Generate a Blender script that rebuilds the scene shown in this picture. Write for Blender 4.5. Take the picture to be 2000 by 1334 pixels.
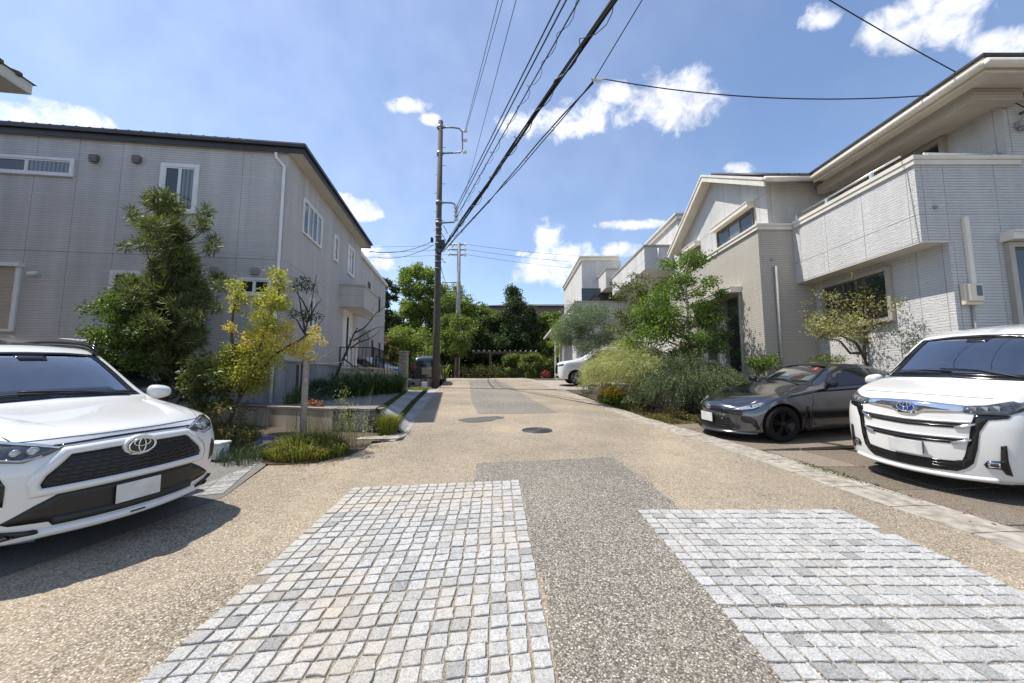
import bpy, bmesh, math, random
import numpy as np
from mathutils import Vector, Matrix
from mathutils.bvhtree import BVHTree
from mathutils.geometry import delaunay_2d_cdt
R = math.radians
for o in list(bpy.data.objects): bpy.data.objects.remove(o)
scene = bpy.context.scene
C = scene.collection

# ---------------------------------------------------------------- camera
FPX, PITCH, EYE, SLOPE = 740.0, R(5.5), 1.5, 0.0514
cd = bpy.data.cameras.new("camera"); cam = bpy.data.objects.new("camera", cd); C.objects.link(cam)
cam.location = (0, 0, EYE); cam.rotation_euler = (R(90) + PITCH, 0, 0)
cd.sensor_fit = 'HORIZONTAL'; cd.sensor_width = 36; cd.lens = 36 * FPX / 2000
cd.clip_start = 0.05; cd.clip_end = 3000
scene.camera = cam
CP, SP = math.cos(PITCH), math.sin(PITCH)
def ray(u, v):
    a = (u - 1000) / FPX; b = (667 - v) / FPX
    k = CP - b * SP
    return Vector((a / k, 1.0, (SP + b * CP) / k))
def atY(u, v, Y): r = ray(u, v); return Vector((r.x * Y, Y, EYE + r.z * Y))
def atX(u, v, X): r = ray(u, v); Y = X / r.x; return Vector((X, Y, EYE + r.z * Y))
def atZ(u, v, Z): r = ray(u, v); Y = (Z - EYE) / r.z; return Vector((r.x * Y, Y, Z))
def zg(y):
    if y < 26: return SLOPE * y
    t = min(y, 32) - 26
    return SLOPE * 26 + SLOPE * (t - t * t / 12)
def gr(u, v): r = ray(u, v); Y = EYE / (SLOPE - r.z); return Vector((r.x * Y, Y, SLOPE * Y))

# ---------------------------------------------------------------- sun, sky
SUN_EL, SUN_AZ = R(62), math.atan2(-0.975, 0.22)       # azimuth from +Y towards +X
sdir = Vector((math.cos(SUN_EL) * math.sin(SUN_AZ), math.cos(SUN_EL) * math.cos(SUN_AZ), math.sin(SUN_EL)))
ld = bpy.data.lights.new("sun", 'SUN'); ld.energy = 4.6; ld.angle = R(0.53); ld.color = (1, 0.95, 0.86)
sun = bpy.data.objects.new("sun", ld); C.objects.link(sun)
sun.rotation_euler = (-sdir).to_track_quat('-Z', 'Y').to_euler()
sun.location = (0, 0, 60)
w = bpy.data.worlds.new("World"); scene.world = w; w.use_nodes = True
def build_world():
    nt = w.node_tree; N, L = nt.nodes, nt.links
    for n in list(N): N.remove(n)
    out = N.new('ShaderNodeOutputWorld'); bg = N.new('ShaderNodeBackground')
    sky = N.new('ShaderNodeTexSky'); sky.sky_type = 'NISHITA'; sky.sun_disc = False
    sky.sun_elevation = SUN_EL; sky.sun_rotation = SUN_AZ % (2 * math.pi)
    sky.altitude = 0; sky.air_density = 1.0; sky.dust_density = 0.15; sky.ozone_density = 1.6
    tc = N.new('ShaderNodeTexCoord')
    blobs = [(1090,240,70,30),(1150,225,60,30),(1310,200,75,45),(1340,165,45,30),(1210,185,40,20),(1010,240,40,22),(1300,225,40,25),
             (1070,470,24,34),(1085,510,45,38),(1120,500,32,26),(1050,530,40,22),
             (60,240,70,28),(120,235,70,28),(180,250,50,20),
             (700,410,34,18),(675,395,22,14),(725,420,20,10),(745,515,26,14),(720,490,20,12),
             (800,205,36,14),(842,232,18,10),(1805,50,80,36),(1760,70,60,30),(1850,10,70,26),(1960,85,60,22),
             (1600,35,34,18),(1442,332,24,12),(1215,487,30,12),(1020,495,14,5),(1240,440,60,8),]
    fld = None
    for (u, v, a, b) in blobs:
        c = ray(u, v).normalized()
        ru = (ray(u + a, v).normalized() - c); rv = (ray(u, v - b).normalized() - c)
        lu, lv = ru.length * 1.5, rv.length * 1.5
        eu = ru.normalized(); ev = (rv - eu * rv.dot(eu)).normalized()
        sub = N.new('ShaderNodeVectorMath'); sub.operation = 'SUBTRACT'; L.new(tc.outputs['Generated'], sub.inputs[0]); sub.inputs[1].default_value = c
        ds = []
        for e, l in ((eu, lu), (ev, lv)):
            d = N.new('ShaderNodeVectorMath'); d.operation = 'DOT_PRODUCT'; L.new(sub.outputs[0], d.inputs[0]); d.inputs[1].default_value = e / l
            m = N.new('ShaderNodeMath'); m.operation = 'MULTIPLY'; L.new(d.outputs['Value'], m.inputs[0]); L.new(d.outputs['Value'], m.inputs[1]); ds.append(m)
        ad = N.new('ShaderNodeMath'); ad.operation = 'ADD'; L.new(ds[0].outputs[0], ad.inputs[0]); L.new(ds[1].outputs[0], ad.inputs[1])
        iv = N.new('ShaderNodeMath'); iv.operation = 'SUBTRACT'; iv.inputs[0].default_value = 1.0; L.new(ad.outputs[0], iv.inputs[1])
        if fld is None: fld = iv
        else:
            mx = N.new('ShaderNodeMath'); mx.operation = 'SMOOTH_MAX'; mx.inputs[2].default_value = 0.15
            L.new(fld.outputs[0], mx.inputs[0]); L.new(iv.outputs[0], mx.inputs[1]); fld = mx
    nz = N.new('ShaderNodeTexNoise'); nz.inputs['Scale'].default_value = 22; nz.inputs['Detail'].default_value = 9; nz.inputs['Roughness'].default_value = 0.62
    nz.inputs['Distortion'].default_value = 0.35
    L.new(tc.outputs['Generated'], nz.inputs['Vector'])
    mp = N.new('ShaderNodeMath'); mp.operation = 'MULTIPLY_ADD'; L.new(nz.outputs['Fac'], mp.inputs[0]); mp.inputs[1].default_value = 3.4; mp.inputs[2].default_value = -1.9
    cl = N.new('ShaderNodeMath'); cl.operation = 'MAXIMUM'; L.new(fld.outputs[0], cl.inputs[0]); cl.inputs[1].default_value = -2.0
    s = N.new('ShaderNodeMath'); s.operation = 'ADD'; L.new(cl.outputs[0], s.inputs[0]); L.new(mp.outputs[0], s.inputs[1])
    rp = N.new('ShaderNodeMapRange'); rp.interpolation_type = 'SMOOTHSTEP'; L.new(s.outputs[0], rp.inputs[0])
    rp.inputs[1].default_value = -0.35; rp.inputs[2].default_value = 1.15; rp.inputs[3].default_value = 0; rp.inputs[4].default_value = 0.97
    # wispy veil over the left half of the sky
    n2 = N.new('ShaderNodeTexNoise'); n2.inputs['Scale'].default_value = 2.6; n2.inputs['Detail'].default_value = 6; L.new(tc.outputs['Generated'], n2.inputs['Vector'])
    sx = N.new('ShaderNodeSeparateXYZ'); L.new(tc.outputs['Generated'], sx.inputs[0])
    vm = N.new('ShaderNodeMapRange'); L.new(n2.outputs['Fac'], vm.inputs[0]); vm.inputs[1].default_value = 0.35; vm.inputs[2].default_value = 0.8; vm.inputs[3].default_value = 0.0; vm.inputs[4].default_value = 0.10
    vx = N.new('ShaderNodeMapRange'); L.new(sx.outputs[0], vx.inputs[0]); vx.inputs[1].default_value = 0.5; vx.inputs[2].default_value = -0.8; vx.inputs[3].default_value = 0.03; vx.inputs[4].default_value = 0.17
    va = N.new('ShaderNodeMath'); va.operation = 'ADD'; L.new(vm.outputs[0], va.inputs[0]); L.new(vx.outputs[0], va.inputs[1])
    fin = N.new('ShaderNodeMath'); fin.operation = 'MAXIMUM'; L.new(rp.outputs[0], fin.inputs[0]); L.new(va.outputs[0], fin.inputs[1])
    n3 = N.new('ShaderNodeTexNoise'); n3.inputs['Scale'].default_value = 14; n3.inputs['Detail'].default_value = 5
    L.new(tc.outputs['Generated'], n3.inputs['Vector'])
    cr = N.new('ShaderNodeMapRange'); L.new(n3.outputs['Fac'], cr.inputs[0]); cr.inputs[1].default_value = 0.3; cr.inputs[2].default_value = 0.7; cr.inputs[3].default_value = 5.2; cr.inputs[4].default_value = 7.4
    cc = N.new('ShaderNodeCombineColor'); L.new(cr.outputs[0], cc.inputs[0]); L.new(cr.outputs[0], cc.inputs[1])
    cb = N.new('ShaderNodeMath'); cb.operation = 'MULTIPLY'; L.new(cr.outputs[0], cb.inputs[0]); cb.inputs[1].default_value = 1.04; L.new(cb.outputs[0], cc.inputs[2])
    mix = N.new('ShaderNodeMix'); mix.data_type = 'RGBA'; L.new(fin.outputs[0], mix.inputs[0]); tint = N.new('ShaderNodeMix'); tint.data_type = 'RGBA'; tint.blend_type = 'MULTIPLY'; tint.inputs[0].default_value = 1.0; L.new(sky.outputs[0], tint.inputs[6]); tint.inputs[7].default_value = (0.95, 0.985, 1.05, 1); L.new(tint.outputs[2], mix.inputs[6]); L.new(cc.outputs[0], mix.inputs[7])
    L.new(mix.outputs[2], bg.inputs[0]); bg.inputs[1].default_value = 0.15
    L.new(bg.outputs[0], out.inputs[0])
build_world()
vs = scene.view_settings
vs.view_transform = 'Standard'; vs.look = 'None'; vs.exposure = 0.35; vs.gamma = 1.0
scene.render.engine = 'CYCLES'
scene.cycles.max_bounces = 7; scene.cycles.diffuse_bounces = 4; scene.cycles.glossy_bounces = 3
scene.cycles.transparent_max_bounces = 8; scene.cycles.use_denoising = True

# ---------------------------------------------------------------- materials
MATS = {}
class NB:
    """small node helper"""
    def __init__(s, name):
        s.m = bpy.data.materials.new(name); s.m.use_nodes = True; s.nt = s.m.node_tree
        s.b = s.nt.nodes['Principled BSDF']; s.out = s.nt.nodes['Material Output']; MATS[name] = s.m
        s._tc = None
    def n(s, t, **kw):
        x = s.nt.nodes.new('ShaderNode' + t)
        for k, v in kw.items(): setattr(x, k, v)
        return x
    def l(s, a, b): s.nt.links.new(a, b)
    def co(s, kind='Object'):
        if s._tc is None: s._tc = s.n('TexCoord')
        return s._tc.outputs[kind]
    def mapping(s, scale=(1, 1, 1), kind='Object', rot=(0, 0, 0)):
        m = s.n('Mapping'); s.l(s.co(kind), m.inputs[0]); m.inputs['Scale'].default_value = scale; m.inputs['Rotation'].default_value = rot; return m.outputs[0]
    def noise(s, scale, detail=4, rough=0.55, vec=None, dist=0):
        x = s.n('TexNoise'); x.inputs['Scale'].default_value = scale; x.inputs['Detail'].default_value = detail; x.inputs['Roughness'].default_value = rough; x.inputs['Distortion'].default_value = dist
        s.l(vec if vec is not None else s.co(), x.inputs['Vector']); return x.outputs['Fac']
    def ramp(s, fac, stops, interp='LINEAR'):
        r = s.n('ValToRGB'); r.color_ramp.interpolation = interp; e = r.color_ramp.elements
        while len(e) > 1: e.remove(e[-1])
        e[0].position = stops[0][0]; e[0].color = (*stops[0][1], 1)
        for p, c in stops[1:]:
            k = e.new(p); k.color = (*c, 1)
        s.l(fac, r.inputs[0]); return r.outputs[0]
    def mix(s, fac, a, b, mode='MIX'):
        x = s.n('Mix', data_type='RGBA', blend_type=mode)
        for i, v in ((0, fac), (6, a), (7, b)):
            if isinstance(v, (int, float)): x.inputs[i].default_value = v
            elif isinstance(v, tuple): x.inputs[i].default_value = (*v, 1)
            else: s.l(v, x.inputs[i])
        return x.outputs[2]
    def math(s, op, a, b=None, c=None):
        x = s.n('Math', operation=op)
        for i, v in enumerate((a, b, c)):
            if v is None: continue
            if isinstance(v, (int, float)): x.inputs[i].default_value = v
            else: s.l(v, x.inputs[i])
        return x.outputs[0]
    def rng(s, v, a, b, c, d, clamp=True):
        x = s.n('MapRange'); s.l(v, x.inputs[0])
        for i, q in enumerate((a, b, c, d)): x.inputs[i + 1].default_value = q
        return x.outputs[0]
    def bump(s, h, strength=0.5, dist=0.01, normal=None):
        x = s.n('Bump'); x.inputs['Strength'].default_value = strength; x.inputs['Distance'].default_value = dist; s.l(h, x.inputs['Height'])
        if normal is not None: s.l(normal, x.inputs['Normal'])
        s.l(x.outputs[0], s.b.inputs['Normal']); return x.outputs[0]
    def base(s, c):
        if isinstance(c, tuple): s.b.inputs['Base Color'].default_value = (*c, 1)
        else: s.l(c, s.b.inputs['Base Color'])
        return s
    def set(s, rough=None, metal=None, spec=None, coat=None, coat_rough=None, ior=None):
        for k, v in (('Roughness', rough), ('Metallic', metal), ('Specular IOR Level', spec), ('Coat Weight', coat), ('Coat Roughness', coat_rough), ('IOR', ior)):
            if v is not None: s.b.inputs[k].default_value = v
        return s

def simple(name, col, rough=0.6, metal=0.0, var=0.12, scale=6.0, bump=0.0, bscale=60.0, spec=None):
    b = NB(name); n = b.noise(scale, 5, 0.6)
    lo = tuple(max(0, c * (1 - var)) for c in col); hi = tuple(min(1, c * (1 + var)) for c in col)
    b.base(b.ramp(n, [(0.3, lo), (0.7, hi)])).set(rough, metal, spec)
    if bump: b.bump(b.noise(bscale, 4), bump, 0.004)
    return b.m

def aggregate(name, cols, stain, stain_amt, size=95, island=0):
    """washed pebble surfacing"""
    b = NB(name)
    v = b.n('TexVoronoi'); v.inputs['Scale'].default_value = size; b.l(b.co(), v.inputs['Vector'])
    rnd = b.n('SeparateColor'); b.l(v.outputs['Color'], rnd.inputs[0])
    base = b.ramp(rnd.outputs[0], cols)
    edge = b.rng(v.outputs['Distance'], 0.25, 0.62, 1.0, 0.42)
    col = b.mix(1.0, base, edge, 'MULTIPLY')
    big = b.rng(b.noise(0.6, 7, 0.66), 0.30, 0.74, 0.0, 1.0)
    fine = b.rng(b.noise(9, 3, 0.6), 0.3, 0.7, 0.55, 1.0)
    col = b.mix(b.math('MULTIPLY', b.math('MULTIPLY', big, fine), stain_amt), col, stain)
    lum = b.rng(b.noise(0.35, 4), 0.3, 0.7, 0.82, 1.14)
    if island:
        g = b.n('NewGeometry'); col = b.mix(1.0, col, b.rng(g.outputs['Random Per Island'], 0, 1, 1 - island, 1 + island), 'MULTIPLY')
    col = b.mix(1.0, col, lum, 'MULTIPLY')
    b.base(col).set(0.85, spec=0.3)
    h = b.math('SUBTRACT', 1.0, v.outputs['Distance'])
    b.bump(h, 0.7, 0.006)
    return b.m

def siding(name, col, row=0.075, width=0.42, groove=0.006, bump=0.6, var=0.05, streak=0.10, grit=0.5, line=0.72):
    b = NB(name)
    sp = b.n('SeparateXYZ'); b.l(b.co(), sp.inputs[0])
    u = b.math('ADD', sp.outputs[0], sp.outputs[1])
    cb = b.n('CombineXYZ'); b.l(u, cb.inputs[0]); b.l(sp.outputs[2], cb.inputs[1])
    wob = b.noise(3.0, 2, 0.5, cb.outputs[0])
    cz = b.math('MULTIPLY_ADD', wob, 0.012, sp.outputs[2])
    cb2 = b.n('CombineXYZ'); b.l(u, cb2.inputs[0]); b.l(cz, cb2.inputs[1])
    br = b.n('TexBrick'); br.offset = 0.37; br.offset_frequency = 2; br.squash = 0.6; br.squash_frequency = 3
    b.l(cb2.outputs[0], br.inputs['Vector']); br.inputs['Scale'].default_value = 1.0
    br.inputs['Brick Width'].default_value = width; br.inputs['Row Height'].default_value = row; br.inputs['Mortar Size'].default_value = groove
    br.inputs['Mortar Smooth'].default_value = 0.6; br.inputs['Bias'].default_value = 0.0
    br.inputs['Color1'].default_value = (0, 0, 0, 1); br.inputs['Color2'].default_value = (1, 1, 1, 1); br.inputs['Mortar'].default_value = (0.5, 0.5, 0.5, 1)
    stretch = b.n('Mapping'); b.l(cb.outputs[0], stretch.inputs[0]); stretch.inputs['Scale'].default_value = (6, 60, 1)
    rough = b.noise(1.0, 5, 0.65, stretch.outputs[0])
    tone = b.rng(br.outputs['Color'], 0, 1, 1 - var, 1 + var)
    dark = b.rng(br.outputs['Fac'], 0, 1, 1.0, line)  # thin shadow lines between the courses, darkened in the colour
    grit_c = b.rng(rough, 0.3, 0.7, 0.93, 1.06)
    drip = b.n('Mapping'); b.l(cb.outputs[0], drip.inputs[0]); drip.inputs['Scale'].default_value = (2.2, 0.22, 1)
    dirt = b.rng(b.noise(1.0, 5, 0.6, drip.outputs[0]), 0.35, 0.7, 1.0, 1.0 - streak)
    c = b.mix(1.0, col, tone, 'MULTIPLY'); c = b.mix(1.0, c, dark, 'MULTIPLY'); c = b.mix(1.0, c, grit_c, 'MULTIPLY'); c = b.mix(1.0, c, dirt, 'MULTIPLY')
    b.base(c).set(0.78, spec=0.3)
    h = b.math('MULTIPLY_ADD', br.outputs['Color'], 0.35, b.math('MULTIPLY', b.math('SUBTRACT', 1.0, br.outputs['Fac']), 0.7))
    h = b.math('MULTIPLY_ADD', rough, grit, h)
    b.bump(h, bump, 0.014)
    return b.m

def leafmat(name, cols, trans=0.35, rough=0.5):
    b = NB(name)
    g = b.n('NewGeometry')
    tone = b.ramp(g.outputs['Random Per Island'], [(i / max(1, len(cols) - 1), c) for i, c in enumerate(cols)])
    big = b.rng(b.noise(1.6, 3), 0.3, 0.7, 0.72, 1.25)
    col = b.mix(1.0, tone, big, 'MULTIPLY')
    b.base(col).set(rough, spec=0.35)
    t = b.n('BsdfTranslucent'); b.l(b.mix(1.0, col, (1.25, 1.25, 0.55), 'MULTIPLY'), t.inputs[0])
    mx = b.n('MixShader'); mx.inputs[0].default_value = trans
    b.l(b.b.outputs[0], mx.inputs[1]); b.l(t.outputs[0], mx.inputs[2]); b.l(mx.outputs[0], b.out.inputs[0])
    return b.m

def paint(name, col, flake=0.0, rough=0.35, metal=0.0):
    b = NB(name)
    n = b.noise(3.0, 5, 0.6)
    dust = b.rng(n, 0.35, 0.75, 0.0, 0.05)
    g = b.n('NewGeometry')
    b.base(b.mix(g.outputs['Backfacing'], b.mix(dust, col, (0.42, 0.38, 0.32)), (0.03, 0.03, 0.03))).set(rough, metal, 0.5, 1.0, 0.04)
    if flake:
        pass
    b.l(b.rng(n, 0.3, 0.7, 0.02, 0.07), b.b.inputs['Coat Roughness'])
    return b.m

def glassmat(name, col, rough=0.02, spec=0.9):
    b = NB(name); n = b.noise(2.2, 4)
    b.base(b.ramp(n, [(0.3, tuple(c * .8 for c in col)), (0.7, tuple(c * 1.25 for c in col))])).set(rough, 0.0, spec, 0.0, 0.02)
    b.l(b.rng(b.noise(5.0, 3), 0.3, 0.7, rough, rough + 0.03), b.b.inputs['Roughness'])
    return b.m
# ---------------------------------------------------------------- material library
TAN = [(0.0, (0.10, 0.080, 0.060)), (0.22, (0.265, 0.210, 0.148)), (0.5, (0.43, 0.348, 0.25)), (0.75, (0.41, 0.365, 0.305)), (1.0, (0.76, 0.70, 0.60))]
GRY = [(0.0, (0.09, 0.081, 0.068)), (0.3, (0.235, 0.212, 0.178)), (0.6, (0.37, 0.335, 0.285)), (0.85, (0.48, 0.44, 0.385)), (1.0, (0.80, 0.745, 0.655))]
aggregate('road_aggregate', TAN, (0.58, 0.46, 0.305), 0.62)
aggregate('grey_aggregate', GRY, (0.36, 0.29, 0.19), 0.25, 100)
aggregate('pad_concrete', [(0, (0.20, 0.155, 0.115)), (0.5, (0.36, 0.295, 0.23)), (1, (0.50, 0.43, 0.35))], (0.17, 0.135, 0.095), 0.75, 120, island=.22)
aggregate('slab_grey', [(0, (0.27, 0.255, 0.23)), (0.5, (0.34, 0.325, 0.30)), (1, (0.41, 0.395, 0.37))], (0.20, 0.19, 0.165), 0.55, 160)
simple('asphalt_dark', (0.10, 0.097, 0.09), 0.8, var=0.35, scale=40, bump=0.5, bscale=150)
aggregate('joint_sand', [(0, (0.22, 0.195, 0.16)), (0.5, (0.43, 0.39, 0.33)), (1, (0.60, 0.56, 0.50))], (0.46, 0.35, 0.215), 0.7, 170)
simple('kerb_concrete', (0.33, 0.292, 0.24), 0.85, var=0.42, scale=9, bump=0.4, bscale=90)
simple('joint_dark', (0.075, 0.066, 0.052), 0.95, var=0.4, scale=9)
simple('soil', (0.085, 0.062, 0.042), 0.95, var=0.45, scale=12, bump=0.9, bscale=40)
simple('iron', (0.055, 0.052, 0.05), 0.55, 0.3, var=0.3, scale=30, bump=0.4, bscale=120)
simple('field', (0.11, 0.115, 0.06), 0.95, var=0.4, scale=1.5)
def granite():
    b = NB('granite'); g = b.n('NewGeometry')
    t = b.ramp(g.outputs['Random Per Island'], [(0, (0.36, 0.36, 0.355)), (0.08, (0.50, 0.495, 0.485)), (0.5, (0.575, 0.57, 0.555)), (1, (0.63, 0.62, 0.605))])
    sp = b.ramp(b.noise(160, 3, 0.75), [(0.32, (0.30, 0.30, 0.31)), (0.46, (0.90, 0.90, 0.90)), (0.58, (1.0, 1.0, 1.0)), (0.72, (1.22, 1.21, 1.19))])
    sp2 = b.ramp(b.noise(48, 5, 0.75, dist=1.2), [(0.34, (0.48, 0.48, 0.48)), (0.48, (0.82, 0.82, 0.815)), (0.64, (1.05, 1.045, 1.03))])
    c = b.mix(1.0, b.mix(1.0, t, sp, 'MULTIPLY'), sp2, 'MULTIPLY')
    px = b.n('SeparateXYZ'); b.l(b.co(), px.inputs[0])
    sand = b.math('MULTIPLY', b.rng(b.noise(1.5, 7, 0.7), 0.46, 0.66, 0, 0.8), b.rng(px.outputs[0], -1.2, 0.6, 1.0, 0.22))
    c = b.mix(b.math('MULTIPLY', sand, b.rng(b.noise(70, 4, 0.8), 0.35, 0.55, 0.2, 1.0)), c, (0.52, 0.42, 0.29)); b.base(c).set(0.8, spec=0.3)
    b.bump(b.noise(55, 6, 0.7), 0.9, 0.008)
granite()
def stonemat(name, cols, scale):
    b = NB(name); g = b.n('NewGeometry')
    t = b.ramp(g.outputs['Random Per Island'], [(i / (len(cols) - 1), c) for i, c in enumerate(cols)])
    sp = b.rng(b.noise(scale, 6, 0.7), 0.3, 0.7, 0.6, 1.3)
    b.base(b.mix(1.0, t, sp, 'MULTIPLY')).set(0.9, spec=0.2); b.bump(b.noise(scale * 1.5, 6, 0.7), 1.0, 0.02)
stonemat('ashlar', [(0.30, 0.245, 0.20), (0.40, 0.33, 0.27), (0.33, 0.30, 0.27)], 18)
stonemat('block_paver', [(0.30, 0.295, 0.28), (0.38, 0.37, 0.355), (0.44, 0.43, 0.41)], 26)
def stained_block():
    b = NB('stained_block')
    st = b.n('Mapping'); b.l(b.co(), st.inputs[0]); st.inputs['Scale'].default_value = (7, 7, 1.5)
    c = b.ramp(b.noise(1.0, 6, 0.65, st.outputs[0]), [(0.36, (0.05, 0.042, 0.035)), (0.5, (0.27, 0.235, 0.20)), (0.62, (0.42, 0.39, 0.35)), (0.72, (0.20, 0.10, 0.06))])
    b.base(c).set(0.9); b.bump(b.noise(22, 6, 0.7), 0.8, 0.01)
stained_block()
def stained_wall(name, col, dark):
    b = NB(name)
    st = b.n('Mapping'); b.l(b.co(), st.inputs[0]); st.inputs['Scale'].default_value = (3.2, 3.2, 0.5)
    c = b.ramp(b.noise(1.0, 6, 0.6, st.outputs[0]), [(0.36, dark), (0.55, col), (0.75, tuple(min(1, k * 1.12) for k in col))])
    b.base(c).set(0.88, spec=0.25); b.bump(b.noise(45, 5, 0.65), 0.5, 0.006)
stained_wall('garden_wall', (0.66, 0.56, 0.44), (0.34, 0.28, 0.21))
stained_wall('foundation', (0.36, 0.355, 0.35), (0.25, 0.245, 0.24))
siding('siding_left', (0.64, 0.60, 0.57), 0.064, 2.6, 0.0075, 0.9, 0.04, 0.20, 0.8, line=0.78)
siding('siding_white', (0.66, 0.645, 0.625), 0.056, 2.2, 0.0060, 1.25, 0.025, 0.15, 1.2, line=0.86)
siding('siding_beige', (0.47, 0.43, 0.37), 0.062, 3.0, 0.0075, 0.8, 0.03, 0.08, 0.18)
siding('siding_far', (0.67, 0.645, 0.605), 0.10, 0.6, 0.006, 0.6, 0.03, 0.22, 0.3)
simple('trim_cream', (0.70, 0.645, 0.55), 0.55, var=0.09, scale=2.5, bump=0.05)
simple('trim_white', (0.78, 0.765, 0.74), 0.5, var=0.07, scale=3)
simple('soffit', (0.63, 0.585, 0.52), 0.7, var=0.08, scale=2)
simple('caulk', (0.33, 0.315, 0.30), 0.7, var=0.2, scale=3)
simple('roof_dark', (0.045, 0.043, 0.045), 0.5, var=0.3, scale=5)
simple('fascia_dark', (0.035, 0.031, 0.029), 0.45, var=0.25, scale=3)
simple('roof_brown', (0.11, 0.078, 0.06), 0.7, var=0.3, scale=8)
simple('bronze', (0.15, 0.12, 0.10), 0.4, 0.35, var=0.15, scale=4)
simple('taupe', (0.40, 0.36, 0.31), 0.5, 0.1, var=0.12, scale=4)
simple('vent_brown', (0.17, 0.13, 0.11), 0.55, var=0.15, scale=12)
simple('vent_grey', (0.30, 0.28, 0.27), 0.55, var=0.15, scale=12)
simple('alu', (0.62, 0.62, 0.61), 0.35, 0.8, var=0.1, scale=10)
simple('black_metal', (0.028, 0.027, 0.026), 0.4, 0.5, var=0.25, scale=20)
simple('black_plastic', (0.018, 0.018, 0.019), 0.5, var=0.2, scale=20)
simple('rubber', (0.016, 0.0155, 0.015), 0.9, var=0.3, scale=30, spec=0.2)
simple('pole_concrete', (0.082, 0.070, 0.060), 0.85, var=0.28, scale=5, bump=0.4, bscale=60)
simple('pole_grey', (0.30, 0.285, 0.265), 0.85, var=0.2, scale=4, bump=0.3)
simple('galvanised', (0.25, 0.25, 0.25), 0.5, 0.5, var=0.25, scale=25)
simple('porcelain', (0.72, 0.71, 0.69), 0.25, var=0.08)
simple('cable', (0.016, 0.016, 0.017), 0.55, var=0.25, scale=40)
simple('bark_dark', (0.085, 0.062, 0.045), 0.9, var=0.4, scale=25, bump=0.8, bscale=60)
simple('bark_pale', (0.34, 0.30, 0.245), 0.9, var=0.35, scale=18, bump=0.6, bscale=50)
simple('old_wood', (0.30, 0.255, 0.21), 0.9, var=0.35, scale=22, bump=0.8, bscale=70)
simple('blue_plastic', (0.03, 0.05, 0.33), 0.4, var=0.15)
simple('red_plastic', (0.33, 0.035, 0.03), 0.45, var=0.2)
simple('white_plastic', (0.78, 0.78, 0.77), 0.5, var=0.06)
simple('shutter', (0.47, 0.385, 0.31), 0.6, var=0.08, scale=3)
simple('meter_cream', (0.68, 0.60, 0.46), 0.5, var=0.06)
simple('cloth_curtain', (0.52, 0.56, 0.55), 0.9, var=0.15, scale=5)
simple('pergola_wood', (0.13, 0.10, 0.075), 0.8, var=0.25)
simple('pergola_pale', (0.62, 0.57, 0.48), 0.7, var=0.15)
glassmat('window_glass', (0.022, 0.028, 0.033), 0.02, 0.8)
glassmat('window_pale', (0.14, 0.165, 0.165), 0.04, 0.8)
def curtained():
    b = [m for m in MATS.values() if m.name == 'window_pale'][0]; nt = b.node_tree; P = nt.nodes['Principled BSDF']
    tc = nt.nodes.new('ShaderNodeTexCoord'); sp = nt.nodes.new('ShaderNodeSeparateXYZ'); nt.links.new(tc.outputs['Object'], sp.inputs[0])
    ad = nt.nodes.new('ShaderNodeMath'); nt.links.new(sp.outputs[0], ad.inputs[0]); nt.links.new(sp.outputs[1], ad.inputs[1])
    cb = nt.nodes.new('ShaderNodeCombineXYZ'); nt.links.new(ad.outputs[0], cb.inputs[0])
    wv = nt.nodes.new('ShaderNodeTexWave'); wv.inputs['Scale'].default_value = 3.2; wv.inputs['Distortion'].default_value = 2.0; wv.inputs['Detail'].default_value = 2; nt.links.new(cb.outputs[0], wv.inputs['Vector'])
    rp = nt.nodes.new('ShaderNodeValToRGB'); rp.color_ramp.elements[0].color = (0.075, 0.09, 0.095, 1); rp.color_ramp.elements[1].color = (0.20, 0.23, 0.23, 1); nt.links.new(wv.outputs['Fac'], rp.inputs[0]); nt.links.new(rp.outputs[0], P.inputs['Base Color'])
curtained()
glassmat('car_glass', (0.045, 0.06, 0.068), 0.015, 0.9)
glassmat('car_glass_dark', (0.012, 0.015, 0.018), 0.015, 0.8)
paint('paint_pearl', (0.70, 0.70, 0.69))
paint('paint_white', (0.71, 0.705, 0.69))
paint('paint_grey', (0.115, 0.12, 0.135), 0.0, 0.15, 0.9)
paint('paint_black', (0.012, 0.012, 0.014))
paint('paint_silver', (0.40, 0.41, 0.43), 0.1, 0.3, 0.7)
simple('chrome', (0.78, 0.79, 0.80), 0.06, 1.0, var=0.04)
simple('dark_chrome', (0.16, 0.16, 0.17), 0.15, 1.0, var=0.15)
simple('gloss_black', (0.008, 0.008, 0.009), 0.12, var=0.2, spec=0.6)
simple('grille_black', (0.012, 0.012, 0.013), 0.42, var=0.4, scale=80)
simple('lens_clear', (0.40, 0.42, 0.44), 0.04, 0.55, var=0.5, scale=16, spec=0.9)
simple('lens_dark', (0.055, 0.06, 0.068), 0.03, 0.1, var=0.6, scale=22, spec=1.0)
simple('plate_white', (0.60, 0.60, 0.59), 0.5, var=0.16, scale=7)
simple('plate_yellow', (0.36, 0.29, 0.16), 0.5, var=0.12)
simple('wheel_black', (0.017, 0.017, 0.018), 0.3, 0.5, var=0.2)
simple('wheel_alloy', (0.45, 0.45, 0.46), 0.3, 0.85, var=0.15)
simple('sticker_red', (0.55, 0.04, 0.05), 0.5)
simple('emblem_blue', (0.03, 0.10, 0.42), 0.2, 0.3)
leafmat('leaf_podocarp', [(0.058, 0.0754, 0.0261), (0.0943, 0.1232, 0.0406), (0.145, 0.1812, 0.0653), (0.2465, 0.2755, 0.1087)], 0.28)
leafmat('leaf_bright', [(0.066, 0.114, 0.024), (0.108, 0.174, 0.0336), (0.174, 0.246, 0.054)])
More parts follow.
